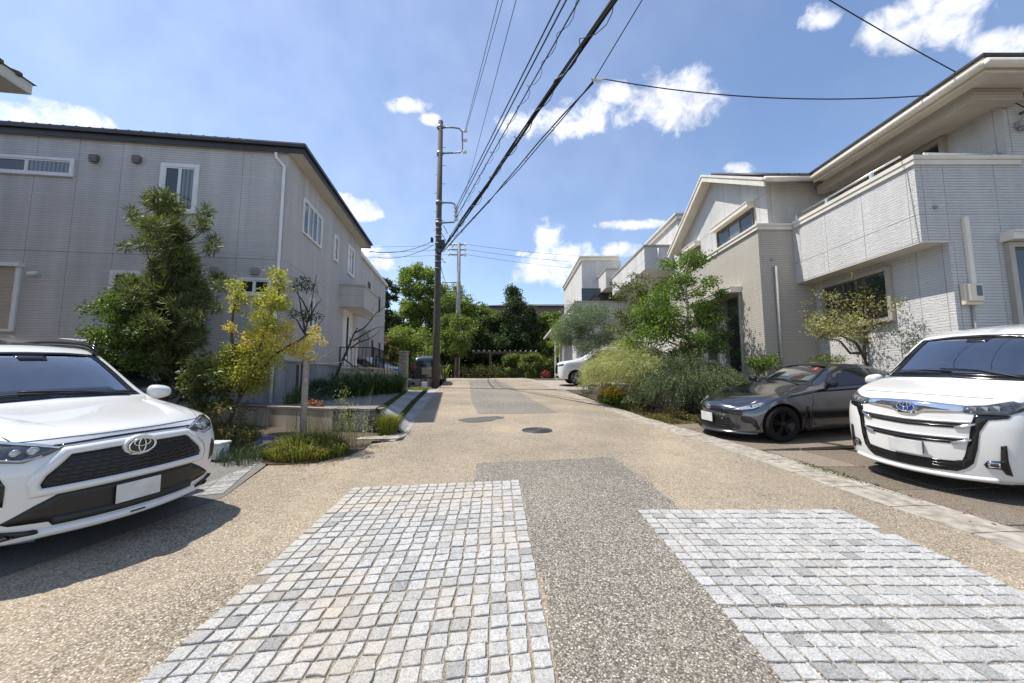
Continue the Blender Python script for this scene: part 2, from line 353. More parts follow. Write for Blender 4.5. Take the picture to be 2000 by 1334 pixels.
leafmat('leaf_maple', [(0.0688, 0.1225, 0.0225), (0.1187, 0.1938, 0.0325), (0.1938, 0.2812, 0.0525)], 0.42)
leafmat('leaf_yellow_green', [(0.19, 0.22, 0.04), (0.30, 0.33, 0.06), (0.45, 0.44, 0.10), (0.56, 0.50, 0.14)], 0.45)
leafmat('leaf_golden', [(0.60, 0.45, 0.08), (0.66, 0.54, 0.13), (0.56, 0.52, 0.14), (0.56, 0.34, 0.07)], 0.45)
leafmat('leaf_olive', [(0.0624, 0.0905, 0.0281), (0.117, 0.1482, 0.0437), (0.1872, 0.2028, 0.0624)], 0.3)
leafmat('leaf_dark', [(0.0391, 0.0626, 0.0254), (0.0626, 0.1018, 0.0391), (0.1077, 0.1566, 0.0587)], 0.2)
leafmat('leaf_forest', [(0.0702, 0.1169, 0.0328), (0.1286, 0.1987, 0.0468), (0.2221, 0.2922, 0.0702), (0.3272, 0.374, 0.1052)], 0.32)
leafmat('leaf_forest_light', [(0.12, 0.19, 0.04), (0.2, 0.28, 0.06), (0.32, 0.38, 0.09)], 0.35)
leafmat('leaf_rust', [(0.13, 0.12, 0.045), (0.19, 0.15, 0.06), (0.13, 0.15, 0.045)], 0.3)
leafmat('leaf_blue', [(0.1063, 0.1562, 0.1063), (0.15, 0.2125, 0.1375), (0.2125, 0.2687, 0.175)], 0.3)
leafmat('leaf_pale', [(0.2719, 0.3081, 0.136), (0.435, 0.4531, 0.2175), (0.5981, 0.5981, 0.3262)], 0.3)
leafmat('leaf_rosemary', [(0.079, 0.1141, 0.0527), (0.1404, 0.1843, 0.079), (0.2282, 0.2633, 0.1316)], 0.2)
leafmat('leaf_variegated', [(0.085, 0.115, 0.04), (0.20, 0.21, 0.08), (0.42, 0.39, 0.17), (0.52, 0.47, 0.24), (0.13, 0.16, 0.07)], 0.35)
leafmat('leaf_lavender', [(0.15, 0.18, 0.15), (0.24, 0.27, 0.24)], 0.2)
leafmat('grass_blade', [(0.09, 0.13, 0.022), (0.16, 0.20, 0.035), (0.26, 0.27, 0.06), (0.32, 0.28, 0.11)], 0.4)
leafmat('strap_leaf', [(0.0576, 0.1056, 0.0346), (0.096, 0.1632, 0.048), (0.1536, 0.2304, 0.0768)], 0.25)
leafmat('moss', [(0.06, 0.085, 0.018), (0.09, 0.12, 0.025)], 0.2)
leafmat('petal_yellow', [(0.62, 0.42, 0.02), (0.70, 0.52, 0.05)], 0.3)
leafmat('petal_white', [(0.72, 0.74, 0.62), (0.60, 0.66, 0.45)], 0.3)
leafmat('petal_red', [(0.35, 0.04, 0.05), (0.22, 0.05, 0.04)], 0.3)
leafmat('petal_rust', [(0.45, 0.16, 0.05), (0.35, 0.12, 0.05), (0.22, 0.10, 0.05)], 0.3)
leafmat('ground_red', [(0.15, 0.065, 0.035), (0.20, 0.11, 0.05), (0.10, 0.12, 0.03)], 0.2)

def screen_glass():
    b = NB('screen_glass'); N = b.nt
    tr = b.n('BsdfTransparent'); tr.inputs[0].default_value = (0.74, 0.80, 0.78, 1)
    gl = b.n('BsdfGlossy'); gl.inputs['Roughness'].default_value = 0.012; gl.inputs['Color'].default_value = (0.95, 0.97, 1, 1)
    fr = b.n('Fresnel'); fr.inputs[0].default_value = 1.62
    dust = b.rng(b.noise(3.0, 5), .35, .7, 0.0, 0.03)
    mx = b.n('MixShader'); b.l(b.math('ADD', b.math('MULTIPLY', fr.outputs[0], 3.6), dust), mx.inputs[0]); b.l(tr.outputs[0], mx.inputs[1]); b.l(gl.outputs[0], mx.inputs[2]); b.l(mx.outputs[0], b.out.inputs[0])
screen_glass()
simple('dash_grey', (0.24, 0.235, 0.225), 0.7, var=0.2, scale=12)
simple('seat_grey', (0.26, 0.25, 0.235), 0.85, var=0.2, scale=20)
# ---------------------------------------------------------------- mesh helpers
ROOTM = {}
class MB:
    def __init__(s): s.v = []; s.f = []; s.mi = []; s.sm = []
    def add(s, vs, fs, mi=0, sm=False):
        o = len(s.v); s.v += [tuple(x) for x in vs]
        for f in fs: s.f.append(tuple(i + o for i in f)); s.mi.append(mi); s.sm.append(sm)
    def para(s, p, a, b, c, mi=0):
        p, a, b, c = map(Vector, (p, a, b, c))
        vs = [p, p + a, p + a + b, p + b, p + c, p + a + c, p + a + b + c, p + b + c]
        fs = [(0, 3, 2, 1), (4, 5, 6, 7), (0, 1, 5, 4), (1, 2, 6, 5), (2, 3, 7, 6), (3, 0, 4, 7)]
        if a.cross(b).dot(c) < 0: fs = [f[::-1] for f in fs]
        s.add(vs, fs, mi)
        return s
    def box(s, x0, x1, y0, y1, z0, z1, mi=0):
        return s.para((x0, y0, z0), (x1 - x0, 0, 0), (0, y1 - y0, 0), (0, 0, z1 - z0), mi)
    def prism(s, poly, ext, mi=0):
        poly = [Vector(p) for p in poly]; ext = Vector(ext); n = len(poly)
        nrm = Vector((0, 0, 0))
        for i in range(n): nrm += poly[i].cross(poly[(i + 1) % n])
        if nrm.dot(ext) < 0: poly.reverse()
        vs = poly + [p + ext for p in poly]
        fs = [tuple(range(n))[::-1], tuple(range(n, 2 * n))] + [(i, (i + 1) % n, n + (i + 1) % n, n + i) for i in range(n)]
        s.add(vs, fs, mi); return s
    def poly(s, pts, mi=0): s.add(pts, [tuple(range(len(pts)))], mi); return s
    def tube(s, pts, rad, n=8, mi=0, closed=False, caps=True):
        P = [Vector(p) for p in pts]; m = len(P)
        if not hasattr(rad, '__len__'): rad = [rad] * m
        vs = []; prev = None
        for i in range(m):
            if closed: t = P[(i + 1) % m] - P[i - 1]
            else: t = P[min(i + 1, m - 1)] - P[max(i - 1, 0)]
            if t.length < 1e-9: t = Vector((0, 0, 1))
            t.normalize()
            if prev is None:
                a = Vector((0, 0, 1)) if abs(t.z) < 0.9 else Vector((1, 0, 0)); u = t.cross(a).normalized()
            else:
                u = prev - t * prev.dot(t)
                u = u.normalized() if u.length > 1e-6 else t.orthogonal().normalized()
            prev = u; w_ = t.cross(u)
            for k in range(n):
                a = 2 * math.pi * k / n; vs.append(P[i] + (u * math.cos(a) + w_ * math.sin(a)) * rad[i])
        fs = []
        for i in range(m if closed else m - 1):
            j = (i + 1) % m
            for k in range(n): fs.append((i * n + k, i * n + (k + 1) % n, j * n + (k + 1) % n, j * n + k))
        if caps and not closed: fs += [tuple(range(n))[::-1], tuple(range((m - 1) * n, m * n))]
        s.add(vs, fs, mi, True); return s
    def lathe(s, prof, c=(0, 0, 0), axis='z', n=24, mi=0, sm=True):
        vs = []; c = Vector(c)
        for r, h in prof:
            for k in range(n):
                a = 2 * math.pi * k / n; x, y = r * math.cos(a), r * math.sin(a)
                vs.append(c + (Vector((x, y, h)) if axis == 'z' else Vector((x, h, y)) if axis == 'y' else Vector((h, x, y))))
        m = len(prof); fs = []
        for i in range(m - 1):
            for k in range(n):
                q = (i * n + k, i * n + (k + 1) % n, (i + 1) * n + (k + 1) % n, (i + 1) * n + k)
                fs.append(q if axis != 'y' else q[::-1])
        s.add(vs, fs, mi, sm); return s
    def build(s, name, mats, parent=None, local=False, bevel=0, smooth=None):
        me = bpy.data.meshes.new(name)
        vs = s.v
        rm = ROOTM.get(parent.name) if parent is not None else None
        if rm is not None and not local:
            inv = rm.inverted(); vs = [tuple(inv @ Vector(v)) for v in vs]
        me.from_pydata(vs, [], s.f)
        if not isinstance(mats, (list, tuple)): mats = [mats]
        for m in mats: me.materials.append(MATS[m])
        me.polygons.foreach_set('material_index', s.mi); me.polygons.foreach_set('use_smooth', s.sm); me.update()
        o = bpy.data.objects.new(name, me); C.objects.link(o)
        if parent is not None:
            o.parent = parent
            if rm is not None: ROOTM[o.name] = rm
        if bevel:
            b = o.modifiers.new('bevel', 'BEVEL'); b.width = bevel; b.segments = 2; b.limit_method = 'ANGLE'; b.angle_limit = R(40)
        return o
def tag(o, label=None, cat=None, group=None, kind=None):
    for k, v in (('label', label), ('category', cat), ('group', group), ('kind', kind)):
        if v: o[k] = v
    return o
def thing(name, label, cat, loc=(0, 0, 0), rotz=0, group=None, M=None):
    o = bpy.data.objects.new(name, None); C.objects.link(o)
    if M is None: M = Matrix.Translation(Vector(loc)) @ Matrix.Rotation(rotz, 4, 'Z')
    o.matrix_world = M; o.empty_display_size = 0.3
    ROOTM[o.name] = M.copy()
    return tag(o, label, cat, group)
def place(o, loc):
    """move a one-mesh thing's origin to its base point"""
    d = Vector(loc); o.data.transform(Matrix.Translation(-d)); o.location = d; return o
def arrays_mesh(name, V, F4, mat, parent=None, smooth=False):
    """numpy verts (N,3) and quads (M,4)"""
    me = bpy.data.meshes.new(name)
    rm = ROOTM.get(parent.name) if parent is not None else None
    V = np.asarray(V, dtype=np.float64)
    if rm is not None:
        inv = np.array(rm.inverted()); V = V @ inv[:3, :3].T + inv[:3, 3]
    n, m, k = len(V), len(F4), F4.shape[1]
    me.vertices.add(n); me.vertices.foreach_set('co', V.astype(np.float32).ravel())
    me.loops.add(m * k); me.loops.foreach_set('vertex_index', F4.astype(np.int32).ravel())
    me.polygons.add(m); me.polygons.foreach_set('loop_start', np.arange(0, m * k, k, dtype=np.int32))
    try: me.polygons.foreach_set('loop_total', np.full(m, k, dtype=np.int32))
    except Exception: pass
    me.update(calc_edges=True); me.validate()
    mats = mat if isinstance(mat, (list, tuple)) else [mat]
    for q in mats: me.materials.append(MATS[q])
    o = bpy.data.objects.new(name, me); C.objects.link(o)
    if parent is not None:
        o.parent = parent
        if rm is not None: ROOTM[o.name] = rm
    return o
# ---------------------------------------------------------------- foliage
def unit(a): return a / np.maximum(np.linalg.norm(a, axis=1, keepdims=True), 1e-9)
def leaf_arrays(rng, c, d, L, Wd, fold=0.25, up=0.6):
    """folded four-corner leaves at c pointing along d"""
    n = len(c); d = unit(d)
    r = rng.normal(size=(n, 3)); r[:, 2] += up * 2
    s = unit(np.cross(d, r)); nn = np.cross(s, d)
    L = (L * rng.uniform(0.7, 1.25, n))[:, None]; Wd = (Wd * rng.uniform(0.75, 1.2, n))[:, None]
    b = c; t = c + d * L - nn * L * 0.12
    m = c + d * L * 0.45
    l = m + s * Wd * .5 + nn * Wd * fold; q = m - s * Wd * .5 + nn * Wd * fold
    V = np.stack([b, q, t, l], 1).reshape(-1, 3)
    F = np.arange(n * 4).reshape(n, 4)
    return V, F
def join(parts):
    V = []; F = []; o = 0
    for v, f in parts: V.append(v); F.append(f + o); o += len(v)
    return np.concatenate(V), np.concatenate(F)
def sphere_pts(rng, n, fill=0.5):
    d = unit(rng.normal(size=(n, 3))); r = rng.uniform(0, 1, n) ** fill
    return d * r[:, None], d
def clump_leaves(rng, clumps, n_per, L, Wd, droop=0.0, shell=0.35, out=0.8):
    """clumps: array (k,4..5): x,y,z,rx,(rz)"""
    cl = np.asarray(clumps, float)
    if cl.shape[1] == 4: cl = np.concatenate([cl, cl[:, 3:4] * 0.75], 1)
    wgt = cl[:, 3] ** 2; k = rng.choice(len(cl), size=int(n_per * len(cl)), p=wgt / wgt.sum())
    p = rng.normal(size=(len(k), 3)) * .50; q_ = np.linalg.norm(p, axis=1, keepdims=True); p = p * np.minimum(1, 1.45 / np.maximum(q_, 1e-6)); dn = unit(p)
    c = cl[k, :3] + p * np.stack([cl[k, 3], cl[k, 3], cl[k, 4]], 1)
    d = dn * out + rng.normal(size=dn.shape) * 0.6; d[:, 2] -= droop
    return leaf_arrays(rng, c, d, L, Wd)
def limb(mb, a, b, ra, rb, rng, bend=0.12, n=5, seg=5):
    a, b = Vector(a), Vector(b); l = (b - a).length
    off = Vector(rng.normal(size=3)) * l * bend; off.z = abs(off.z) * -0.6
    pts = []; rr = []
    for i in range(n + 1):
        t = i / n; p = a.lerp(b, t) + off * (4 * t * (1 - t) * 0.5); pts.append(p); rr.append(ra + (rb - ra) * t)
    mb.tube(pts, rr, seg)
def tree(name, label, cat, base, trunk, r0, clumps, leaf, bark, n_per=160, L=0.09, Wd=0.045, seed=1, group=None, droop=0.1, limbs=True, shell=0.35, extra=None, crownname='crown', twig=0.004):
    """trunk: world points of the main stem(s); clumps: leaf masses, each carried by a limb"""
    rng = np.random.default_rng(seed)
    t = thing(name, label, cat, base, 0, group)
    mb = MB(); stems = trunk if isinstance(trunk[0][0], (list, tuple, Vector)) else [trunk]
    allp = []
    for st in stems:
        m = len(st); rr = [r0 * (1 - 0.75 * i / (m - 1)) for i in range(m)]
        fine = []; fr = []
        for i in range(m - 1):
            for k in range(4):
                q = k / 4; p = Vector(st[i]).lerp(Vector(st[i + 1]), q); p += Vector(rng.normal(size=3)) * r0 * 0.18 * (1 if (i or k) else 0)
                fine.append(p); fr.append(rr[i] + (rr[i + 1] - rr[i]) * q)
        fine.append(Vector(st[-1])); fr.append(rr[-1])
        mb.tube(fine, fr, 8); allp += list(zip(fine, fr))
    cl = np.asarray(clumps, float)
    if limbs:
        for c in cl:
            cv = Vector(c[:3]); best = min(allp, key=lambda q: (q[0] - cv).length + (3 if q[0].z > cv.z - 0.05 * 0 else 0) * 0.15 + abs(q[0].z - (cv.z - (q[0] - cv).length * 0.4)) * 0.6)
            limb(mb, best[0], cv, min(best[1] * 0.6, 0.05), twig, rng)
    mb.build('trunk', bark, t)
    parts = [clump_leaves(rng, cl, n_per, L, Wd, droop, shell)]
    V, F = join(parts)
    arrays_mesh(crownname, V, F, leaf, t)
    return t
def env_clumps(rng, c, n, env, h0, h1, rx, squash=1.0, jitter=0.15, hollow=0.35, yscale=1.0):
    """clump centres inside a crown outline env(t)->radius, t from 0 at h0 to 1 at h1"""
    out = []
    for i in range(n):
        t = rng.uniform(0, 1); r = env(t); q = r * rng.uniform(hollow, 1) ** 0.7; a = rng.uniform(0, 2 * math.pi)
        s = rx * rng.uniform(0.7, 1.3)
        out.append((c[0] + q * math.cos(a), c[1] + q * math.sin(a) * yscale, h0 + (h1 - h0) * t + rng.normal() * jitter, s, s * 0.75 * squash))
    return out
def blades(rng, c, h, wd, lean, n_seg=2, out=None, flop=0.5):
    """grass blades or strap leaves: two-quad bent strips rooted at c"""
    n = len(c); a = rng.uniform(0, 2 * math.pi, n)
    dirn = np.stack([np.cos(a), np.sin(a), np.zeros(n)], 1)
    if out is not None: dirn = unit(dirn + out)
    h = h * rng.uniform(0.55, 1.2, n); ln = lean * rng.uniform(0.3, 1.3, n)
    side = np.stack([-dirn[:, 1], dirn[:, 0], np.zeros(n)], 1) * wd * 0.5
    up = np.array([0, 0, 1.0])
    p0 = c; p1 = c + up * (h * 0.65)[:, None] + dirn * (h * ln * 0.35)[:, None]
    p2 = c + up * (h * (1 - flop * ln * 0.7))[:, None] + dirn * (h * ln)[:, None]
    V = np.stack([p0 - side, p0 + side, p1 + side * 0.8, p1 - side * 0.8, p2 + side * 0.15, p2 - side * 0.15], 1).reshape(-1, 3)
    i = np.arange(n)[:, None] * 6
    F = np.concatenate([i + np.array([[0, 1, 2, 3]]), i + np.array([[3, 2, 4, 5]])], 0)
    return V, F
def sprigs(rng, bases, dirs, length, leaf_n, L, Wd, droop, bend_up=0.0):
    """arching shoots set with small leaves along them"""
    n = len(bases); dirs = unit(dirs); ln = length * rng.uniform(0.6, 1.25, n)
    t = np.tile(np.linspace(0.08, 1, leaf_n), n); k = np.repeat(np.arange(n), leaf_n)
    pos = bases[k] + dirs[k] * (ln[k] * t)[:, None]
    pos[:, 2] += -droop * ln[k] * t ** 2 + bend_up * ln[k] * t ** 2
    pos += rng.normal(size=pos.shape) * 0.006
    tang = dirs[k].copy(); tang[:, 2] += (-2 * droop + 2 * bend_up) * t
    d = unit(tang) * 0.8 + rng.normal(size=pos.shape) * 0.55
    return leaf_arrays(rng, pos, d, L, Wd, 0.15)
# ================================================================ GROUND
rs = np.random.default_rng(7)
def strip(name, rows, mat, lift, kind='structure', xs=4):
    """ground sheet following the slope: rows of (y, x0, x1) ; a row may be (y,x0,x1,z0,z1)"""
    mb = MB(); V = []; n = xs + 1
    for r in rows:
        y, a, b = r[:3]
        for k in range(n):
            q = k / xs; x = a + (b - a) * q
            yy = y if not hasattr(y, '__len__') else y[0] + (y[1] - y[0]) * q
            z = zg(yy) if len(r) < 5 else r[3] + (r[4] - r[3]) * q
            V.append((x, yy, z + lift))
    F = [(i * n + k, i * n + k + 1, (i + 1) * n + k + 1, (i + 1) * n + k) for i in range(len(rows) - 1) for k in range(xs)]
    mb.add(V, F, 0, False)
    o = mb.build(name, mat)
    if kind: o['kind'] = kind
    return o
def jag(pts, step=.10, amp=.014):
    out = []; r = random.Random(3)
    for (a, b) in zip(pts, pts[1:] + pts[:1]):
        a, b = Vector(a), Vector(b); n = max(1, int((b - a).length / step))
        for k in range(n): p = a.lerp(b, k / n); out.append((p.x + (r.gauss(0, amp) if k else 0), p.y + (r.gauss(0, amp) if k else 0)))
    return out
def flat_poly(name, pts, mat, lift, kind='structure', rough=0):
    if rough: pts = jag(pts, amp=rough)
    mb = MB(); mb.poly([(x, y, zg(y) + lift) for x, y in pts]); o = mb.build(name, mat)
    if kind: o['kind'] = kind
    return o
gy = [-40, -10, 0, 10, 20, 24, 26, 27, 28, 29, 30, 31, 32, 40, 60, 120, 400, 1500]
strip('ground', [(y, -900, 900) for y in gy], 'soil', -0.03, xs=6)
# road: right and left edges as polylines
RX = [(-6, 4.05), (3.4, 3.93), (4.12, 3.78), (5.69, 3.62), (8.7, 3.08), (11, 2.78), (14.4, 2.38), (18, 2.05), (22.8, 1.72), (26, 1.25), (31, 0.35), (40, -1.0)]
LX = [(-6, -3.6), (2.4, -3.6), (4.25, -3.12), (5.56, -3.45), (6.5, -2.95), (7.08, -2.0), (8.0, -2.12), (12.5, -2.80), (17.2, -3.35), (20, -3.75), (26, -4.6), (31, -5.4), (40, -6.6)]
def pl(P, y):
    for (a, b), (c, d) in zip(P, P[1:]):
        if y <= c: return b + (d - b) * (y - a) / (c - a)
    return P[-1][1]
ry = sorted(set([p[0] for p in RX] + [p[0] for p in LX] + [27, 28, 29, 30, 32, 36]))
strip('road', [(y, pl(LX, y), pl(RX, y)) for y in ry], 'road_aggregate', 0.0, xs=6)
# grey resurfaced patches
flat_poly('road_patch', [(-0.50, 5.56), (0.5, 5.72), (1.52, 5.90), (1.64, 5.0), (1.70, 3.3), (1.66, 2.0), (1.5, 0.2), (0.3, 0.2), (0.22, 1.9), (0.12, 4.4), (-0.45, 4.62)], 'grey_aggregate', 0.004, rough=.012)
strip('road_patch', [((10.35, 10.55), -0.92, 1.28), (14, -1.5, 0.72), (20, -2.2, 0.0), (26, -3.0, -1.05), (29, -3.5, -1.6), (31, -3.9, -2.0)], 'grey_aggregate', 0.004)
flat_poly('tar_patch', [(-1.31, 9.36), (-1.1, 9.62), (-0.75, 9.85), (-0.35, 9.98), (-0.18, 9.83), (-0.22, 9.55), (-0.38, 9.5), (-0.5, 9.2), (-0.9, 9.0), (-1.15, 9.12)], 'asphalt_dark', 0.008, rough=.02)
flat_poly('soil_patch', [(-3.75, 5.6), (-3.4, 5.45), (-2.9, 5.55), (-2.5, 5.95), (-2.45, 6.5), (-2.4, 7.0), (-2.6, 7.8), (-4.2, 7.8), (-4.6, 6.6)], 'soil', 0.012, rough=.05)
# cobbles: every stone bevelled, a little out of true
def cobbles(name, x0, x1, y0, y1, cols, pitch, skew, drift, lift=0.004):
    mb = MB(); V = []; F = []
    def P(cx, cy): return (x0 + (x1 - x0) * cx - drift * (cy - 1.9), cy + skew * (x0 + (x1 - x0) * cx - x1))
    nr = int((y1 - y0) / pitch)
    for r in range(nr):
        yb = y1 - (r + 1) * pitch; shift = rs.normal() * 0.004
        cw = np.cumsum(np.concatenate([[0], rs.uniform(0.86, 1.14, cols)])); cw /= cw[-1]
        cw = np.linspace(0, 1, cols + 1) * 0.75 + cw * 0.25
        for k in range(cols):
            if rs.uniform() < 0.012: continue
            g = 0.0068; gx = g / (x1 - x0)
            a, b = cw[k] + gx, cw[k + 1] - gx; c, d = yb + g + shift, yb + pitch - g + shift
            j = lambda s: rs.normal() * s
            q = [(a + j(gx * .5), c + j(.003)), ((a + b) / 2, c + j(.003)), (b + j(gx * .5), c + j(.003)), (b + j(gx * .4), (c + d) / 2), (b + j(gx * .5), d + j(.003)), ((a + b) / 2, d + j(.003)), (a + j(gx * .5), d + j(.003)), (a + j(gx * .4), (c + d) / 2)]
            q = [P(*t) for t in q]; m = (sum(t[0] for t in q) / 8, sum(t[1] for t in q) / 8)
            tx, ty, hz = j(.022), j(.022), j(.0016)
            o = len(V)
            for ins, dz in ((1.0, -0.006), (0.99, 0.0045), (0.93, 0.0085)):
                for (x, y) in q:
                    x2, y2 = m[0] + (x - m[0]) * ins, m[1] + (y - m[1]) * ins
                    V.append((x2, y2, zg(y2) + lift + dz + (hz + (x2 - m[0]) * tx + (y2 - m[1]) * ty if dz > 0 else 0)))
            for s_ in (0, 8):
                for i in range(8): F.append((o + s_ + i, o + s_ + (i + 1) % 8, o + s_ + 8 + (i + 1) % 8, o + s_ + 8 + i))
            F.append(tuple(range(o + 16, o + 24)))
    mb.add(V, F); o = mb.build(name, 'granite'); o['kind'] = 'structure'
    return o
cobbles('cobble_paving', -1.71, 0.21, 0.75, 4.79, 18, 0.1045, 0.147, 0.0417)
cobbles('cobble_paving', 1.25, 3.27, 0.55, 3.88, 19, 0.1045, 0.0, 0.010)
flat_poly('cobble_joint', [(-1.66, 0.45), (0.26, 0.75), (0.09, 4.77), (-1.83, 4.49)], 'joint_sand', 0.0035)
flat_poly('cobble_joint', [(1.26, 0.55), (3.29, 0.55), (3.25, 3.87), (1.23, 3.87)], 'joint_sand', 0.0035)
# manhole
def manhole():
    mb = MB(); c = (0.52, 8.03); n = 36
    t = thing('manhole_cover', 'round dark iron manhole cover set in the tan road', 'manhole cover', (c[0], c[1], zg(c[1])))
    prof = [(0.0, 0.012), (0.265, 0.012), (0.27, 0.008), (0.272, -0.02)]
    mb.lathe(prof, (0, 0, 0), n=n)
    for r in (0.08, 0.15, 0.22):
        mb.lathe([(r - .012, 0.011), (r - .008, 0.017), (r + .008, 0.017), (r + .012, 0.011)], n=n)
    for k in range(12):
        a = k * math.pi / 6; d = Vector((math.cos(a), math.sin(a), 0)); s = Vector((-d.y, d.x, 0)) * .008
        mb.para(d * .09 - s + Vector((0, 0, .011)), d * .165, s * 2, (0, 0, .005))
    o = mb.build('cover', 'iron', t, local=True); o.rotation_euler = (math.atan(SLOPE), 0, 0)
    r = MB(); r.lathe([(0.275, -0.02), (0.276, 0.010), (0.315, 0.010), (0.318, -0.02)], n=n)
    o = r.build('frame', 'iron', t, local=True); o.rotation_euler = (math.atan(SLOPE), 0, 0)
manhole()
# right-hand gutter of pale blocks and the parking bays beyond it
GO = [(-6, 4.55), (3.4, 4.40), (4.12, 4.29), (5.69, 4.12), (8.68, 3.56), (11, 3.22), (14.4, 2.80), (18, 2.46), (22.8, 2.10), (26, 1.62), (31, 0.70)]
def gutter():
    mb = MB(); y = -3.0; i = 0
    while y < 30.5:
        L = 0.58; a, b = y + 0.006, y + L - 0.006
        for q0, q1 in ((0.0, 0.52), (0.53, 1.0)):
            P = []
            for yy, q in ((a, q0), (a, q1), (b, q1), (b, q0)):
                xr, xo = pl(RX, yy), pl(GO, yy); P.append((xr + (xo - xr) * q, yy, zg(yy) + 0.006 + (0.012 if q > 0.5 else 0) + rs.normal() * .001))
            mb.prism([(p[0], p[1], p[2] - 0.05) for p in P], (0, 0, 0.05))
        y += L; i += 1
    o = mb.build('gutter', 'kerb_concrete'); o['kind'] = 'structure'
gutter()
strip('gutter_bed', [(y, pl(RX, y), pl(GO, y)) for y in [-6, 0, 3.4, 4.12, 5.69, 8.68, 11, 14.4, 18, 22.8, 26, 28, 30.5]], 'joint_dark', -0.012)
def bay(name, y0, y1, xfar, mat, nx, ny, lift=0.004, rise=(4.75, .05, -.035)):
    mb = MB()
    ys = np.linspace(y0, y1, ny + 1)
    for j in range(ny):
        for i in range(nx):
            g = 0.010
            P = []
            for (q, yy) in ((i / nx, ys[j] + g), ((i + 1) / nx, ys[j] + g), ((i + 1) / nx, ys[j + 1] - g), (i / nx, ys[j + 1] - g)):
                xo = pl(GO, yy) + 0.05
                P.append([xo + (xfar - xo) * q, yy])
            P[0][0] += g; P[3][0] += g; P[1][0] -= g; P[2][0] -= g
            h = rs.normal() * .0015
            mb.prism([(x, y, zg(y) + max(-.012, rise[2] + rise[1] * (x - rise[0])) + lift - .05) for x, y in P], (0, 0, .05 + h))
    o = mb.build(name, mat, bevel=0.004); o['kind'] = 'structure'
bay('parking_bay', -2.0, 6.35, 9.0, 'pad_concrete', 7, 9, rise=(4.75, .06, -.04))
bay('parking_bay', 6.37, 9.15, 9.0, 'pad_concrete', 7, 3, rise=(3.85, .05, -.02))
strip('bay_bed', [(-6, 4.3, 12), (4, 4.2, 12), (9.2, 3.5, 9.1)], 'joint_dark', -0.015)
strip('planting_bed', [(y, pl(GO, y) + 0.05, 9) for y in (9.2, 11, 14.4, 18)], 'soil', 0.01)
flat_poly('driveway', [(2.45, 18.2), (8, 18.2), (8, 26), (1.7, 26)], 'kerb_concrete', 0.004)
# left side: slab, lane of pavers between slab and road, kerb
SLAB = 0.86
mb = MB()
mb.prism([(-2.86, 8.25, 0.2), (-5.02, 17.6, 0.2), (-9, 17.6, 0.2), (-9, 10.4, 0.2), (-7.0, 9.9, 0.2), (-3.75, 8.1, 0.2)], (0, 0, SLAB - 0.2))
o = mb.build('terrace_slab', 'slab_grey'); o['kind'] = 'structure'
IN = [(7.9, -2.80), (8.25, -2.86), (17.6, -5.02), (19.2, -5.4)]
def lanez(y, q): return max(SLAB, zg(y)) * (1 - q) + zg(y) * q
def lane(name, qa, qb, mat, lift, y0=7.9, y1=18.6, blocks=True):
    mb = MB(); y = y0
    while y < y1:
        L = 0.30 if blocks else 0.6; a, b = y + (.004 if blocks else 0), min(y1, y + L) - (.004 if blocks else 0)
        P = []
        for yy, q in ((a, qa), (a, qb), (b, qb), (b, qa)):
            xi, xo = pl(IN, yy), pl(LX, yy) - 0.10; P.append(Vector((xi + (xo - xi) * q, yy, lanez(yy, q) + lift)))
        mb.prism([p - Vector((0, 0, .06)) for p in P], (0, 0, .06)); y += L
    o = mb.build(name, mat); o['kind'] = 'structure'
lane('paver_lane', 0.13, 0.42, 'block_paver', 0.0)
lane('paver_lane', 0.42, 0.60, 'block_paver', 0.003)
lane('paver_lane', 0.74, 1.0, 'block_paver', 0.0)
lane('lane_soil', 0.0, 0.14, 'soil', -0.02, blocks=False); lane('lane_soil', 0.59, 0.75, 'soil', -0.02, blocks=False)
def kerb_left():
    mb = MB()
    for (a, b) in zip([x / 2 for x in range(14, 40)], [x / 2 for x in range(15, 41)]):
        if a < 7.0: continue
        P = [(pl(LX, a) - .10, a + .004), (pl(LX, a), a + .004), (pl(LX, b), b - .004), (pl(LX, b) - .10, b - .004)]
        mb.prism([(x, y, zg(y) - .05) for x, y in P], (0, 0, .058))
    # return of the kerb in front of the paver lane
    mb.prism([(-2.85, 7.02, .28), (-2.1, 7.12, .28), (-2.12, 7.85, .28), (-2.45, 7.85, .28), (-2.5, 7.4, .28), (-2.85, 7.3, .28)], (0, 0, zg(7.4) + .012 - .28))
    o = mb.build('kerb', 'kerb_concrete'); o['kind'] = 'structure'
kerb_left()
mb = MB(); mb.poly([(x, y, zg(y) + max(.004, -.02 + .05 * (-3.05 - x))) for x, y in [(-3.12, 4.25), (-3.45, 5.45), (-4.3, 6.7), (-9.5, 6.7), (-9.5, 0.5), (-3.62, 0.5), (-3.58, 2.4)]]); o = mb.build('parking_bay', 'slab_grey'); o['kind'] = 'structure'
# block paving beside the nose of the white SUV
mb = MB()
for j in range(14):
    for i in range(3):
        a = Vector((-3.15, 4.35, 0)) + Vector((-0.33, 0.95, 0)) * (j * 0.115); s_ = Vector((-0.95, -0.33, 0))
        p = a + s_ * (i * 0.23 + 0.05)
        P = [p, p + s_ * .222, p + s_ * .222 + Vector((-.33, .95, 0)) * .108, p + Vector((-.33, .95, 0)) * .108]
        mb.prism([(q.x, q.y, zg(q.y) - .03) for q in P], (0, 0, .042 + rs.normal() * .001))
o = mb.build('block_paving', 'block_paver'); o['kind'] = 'structure'

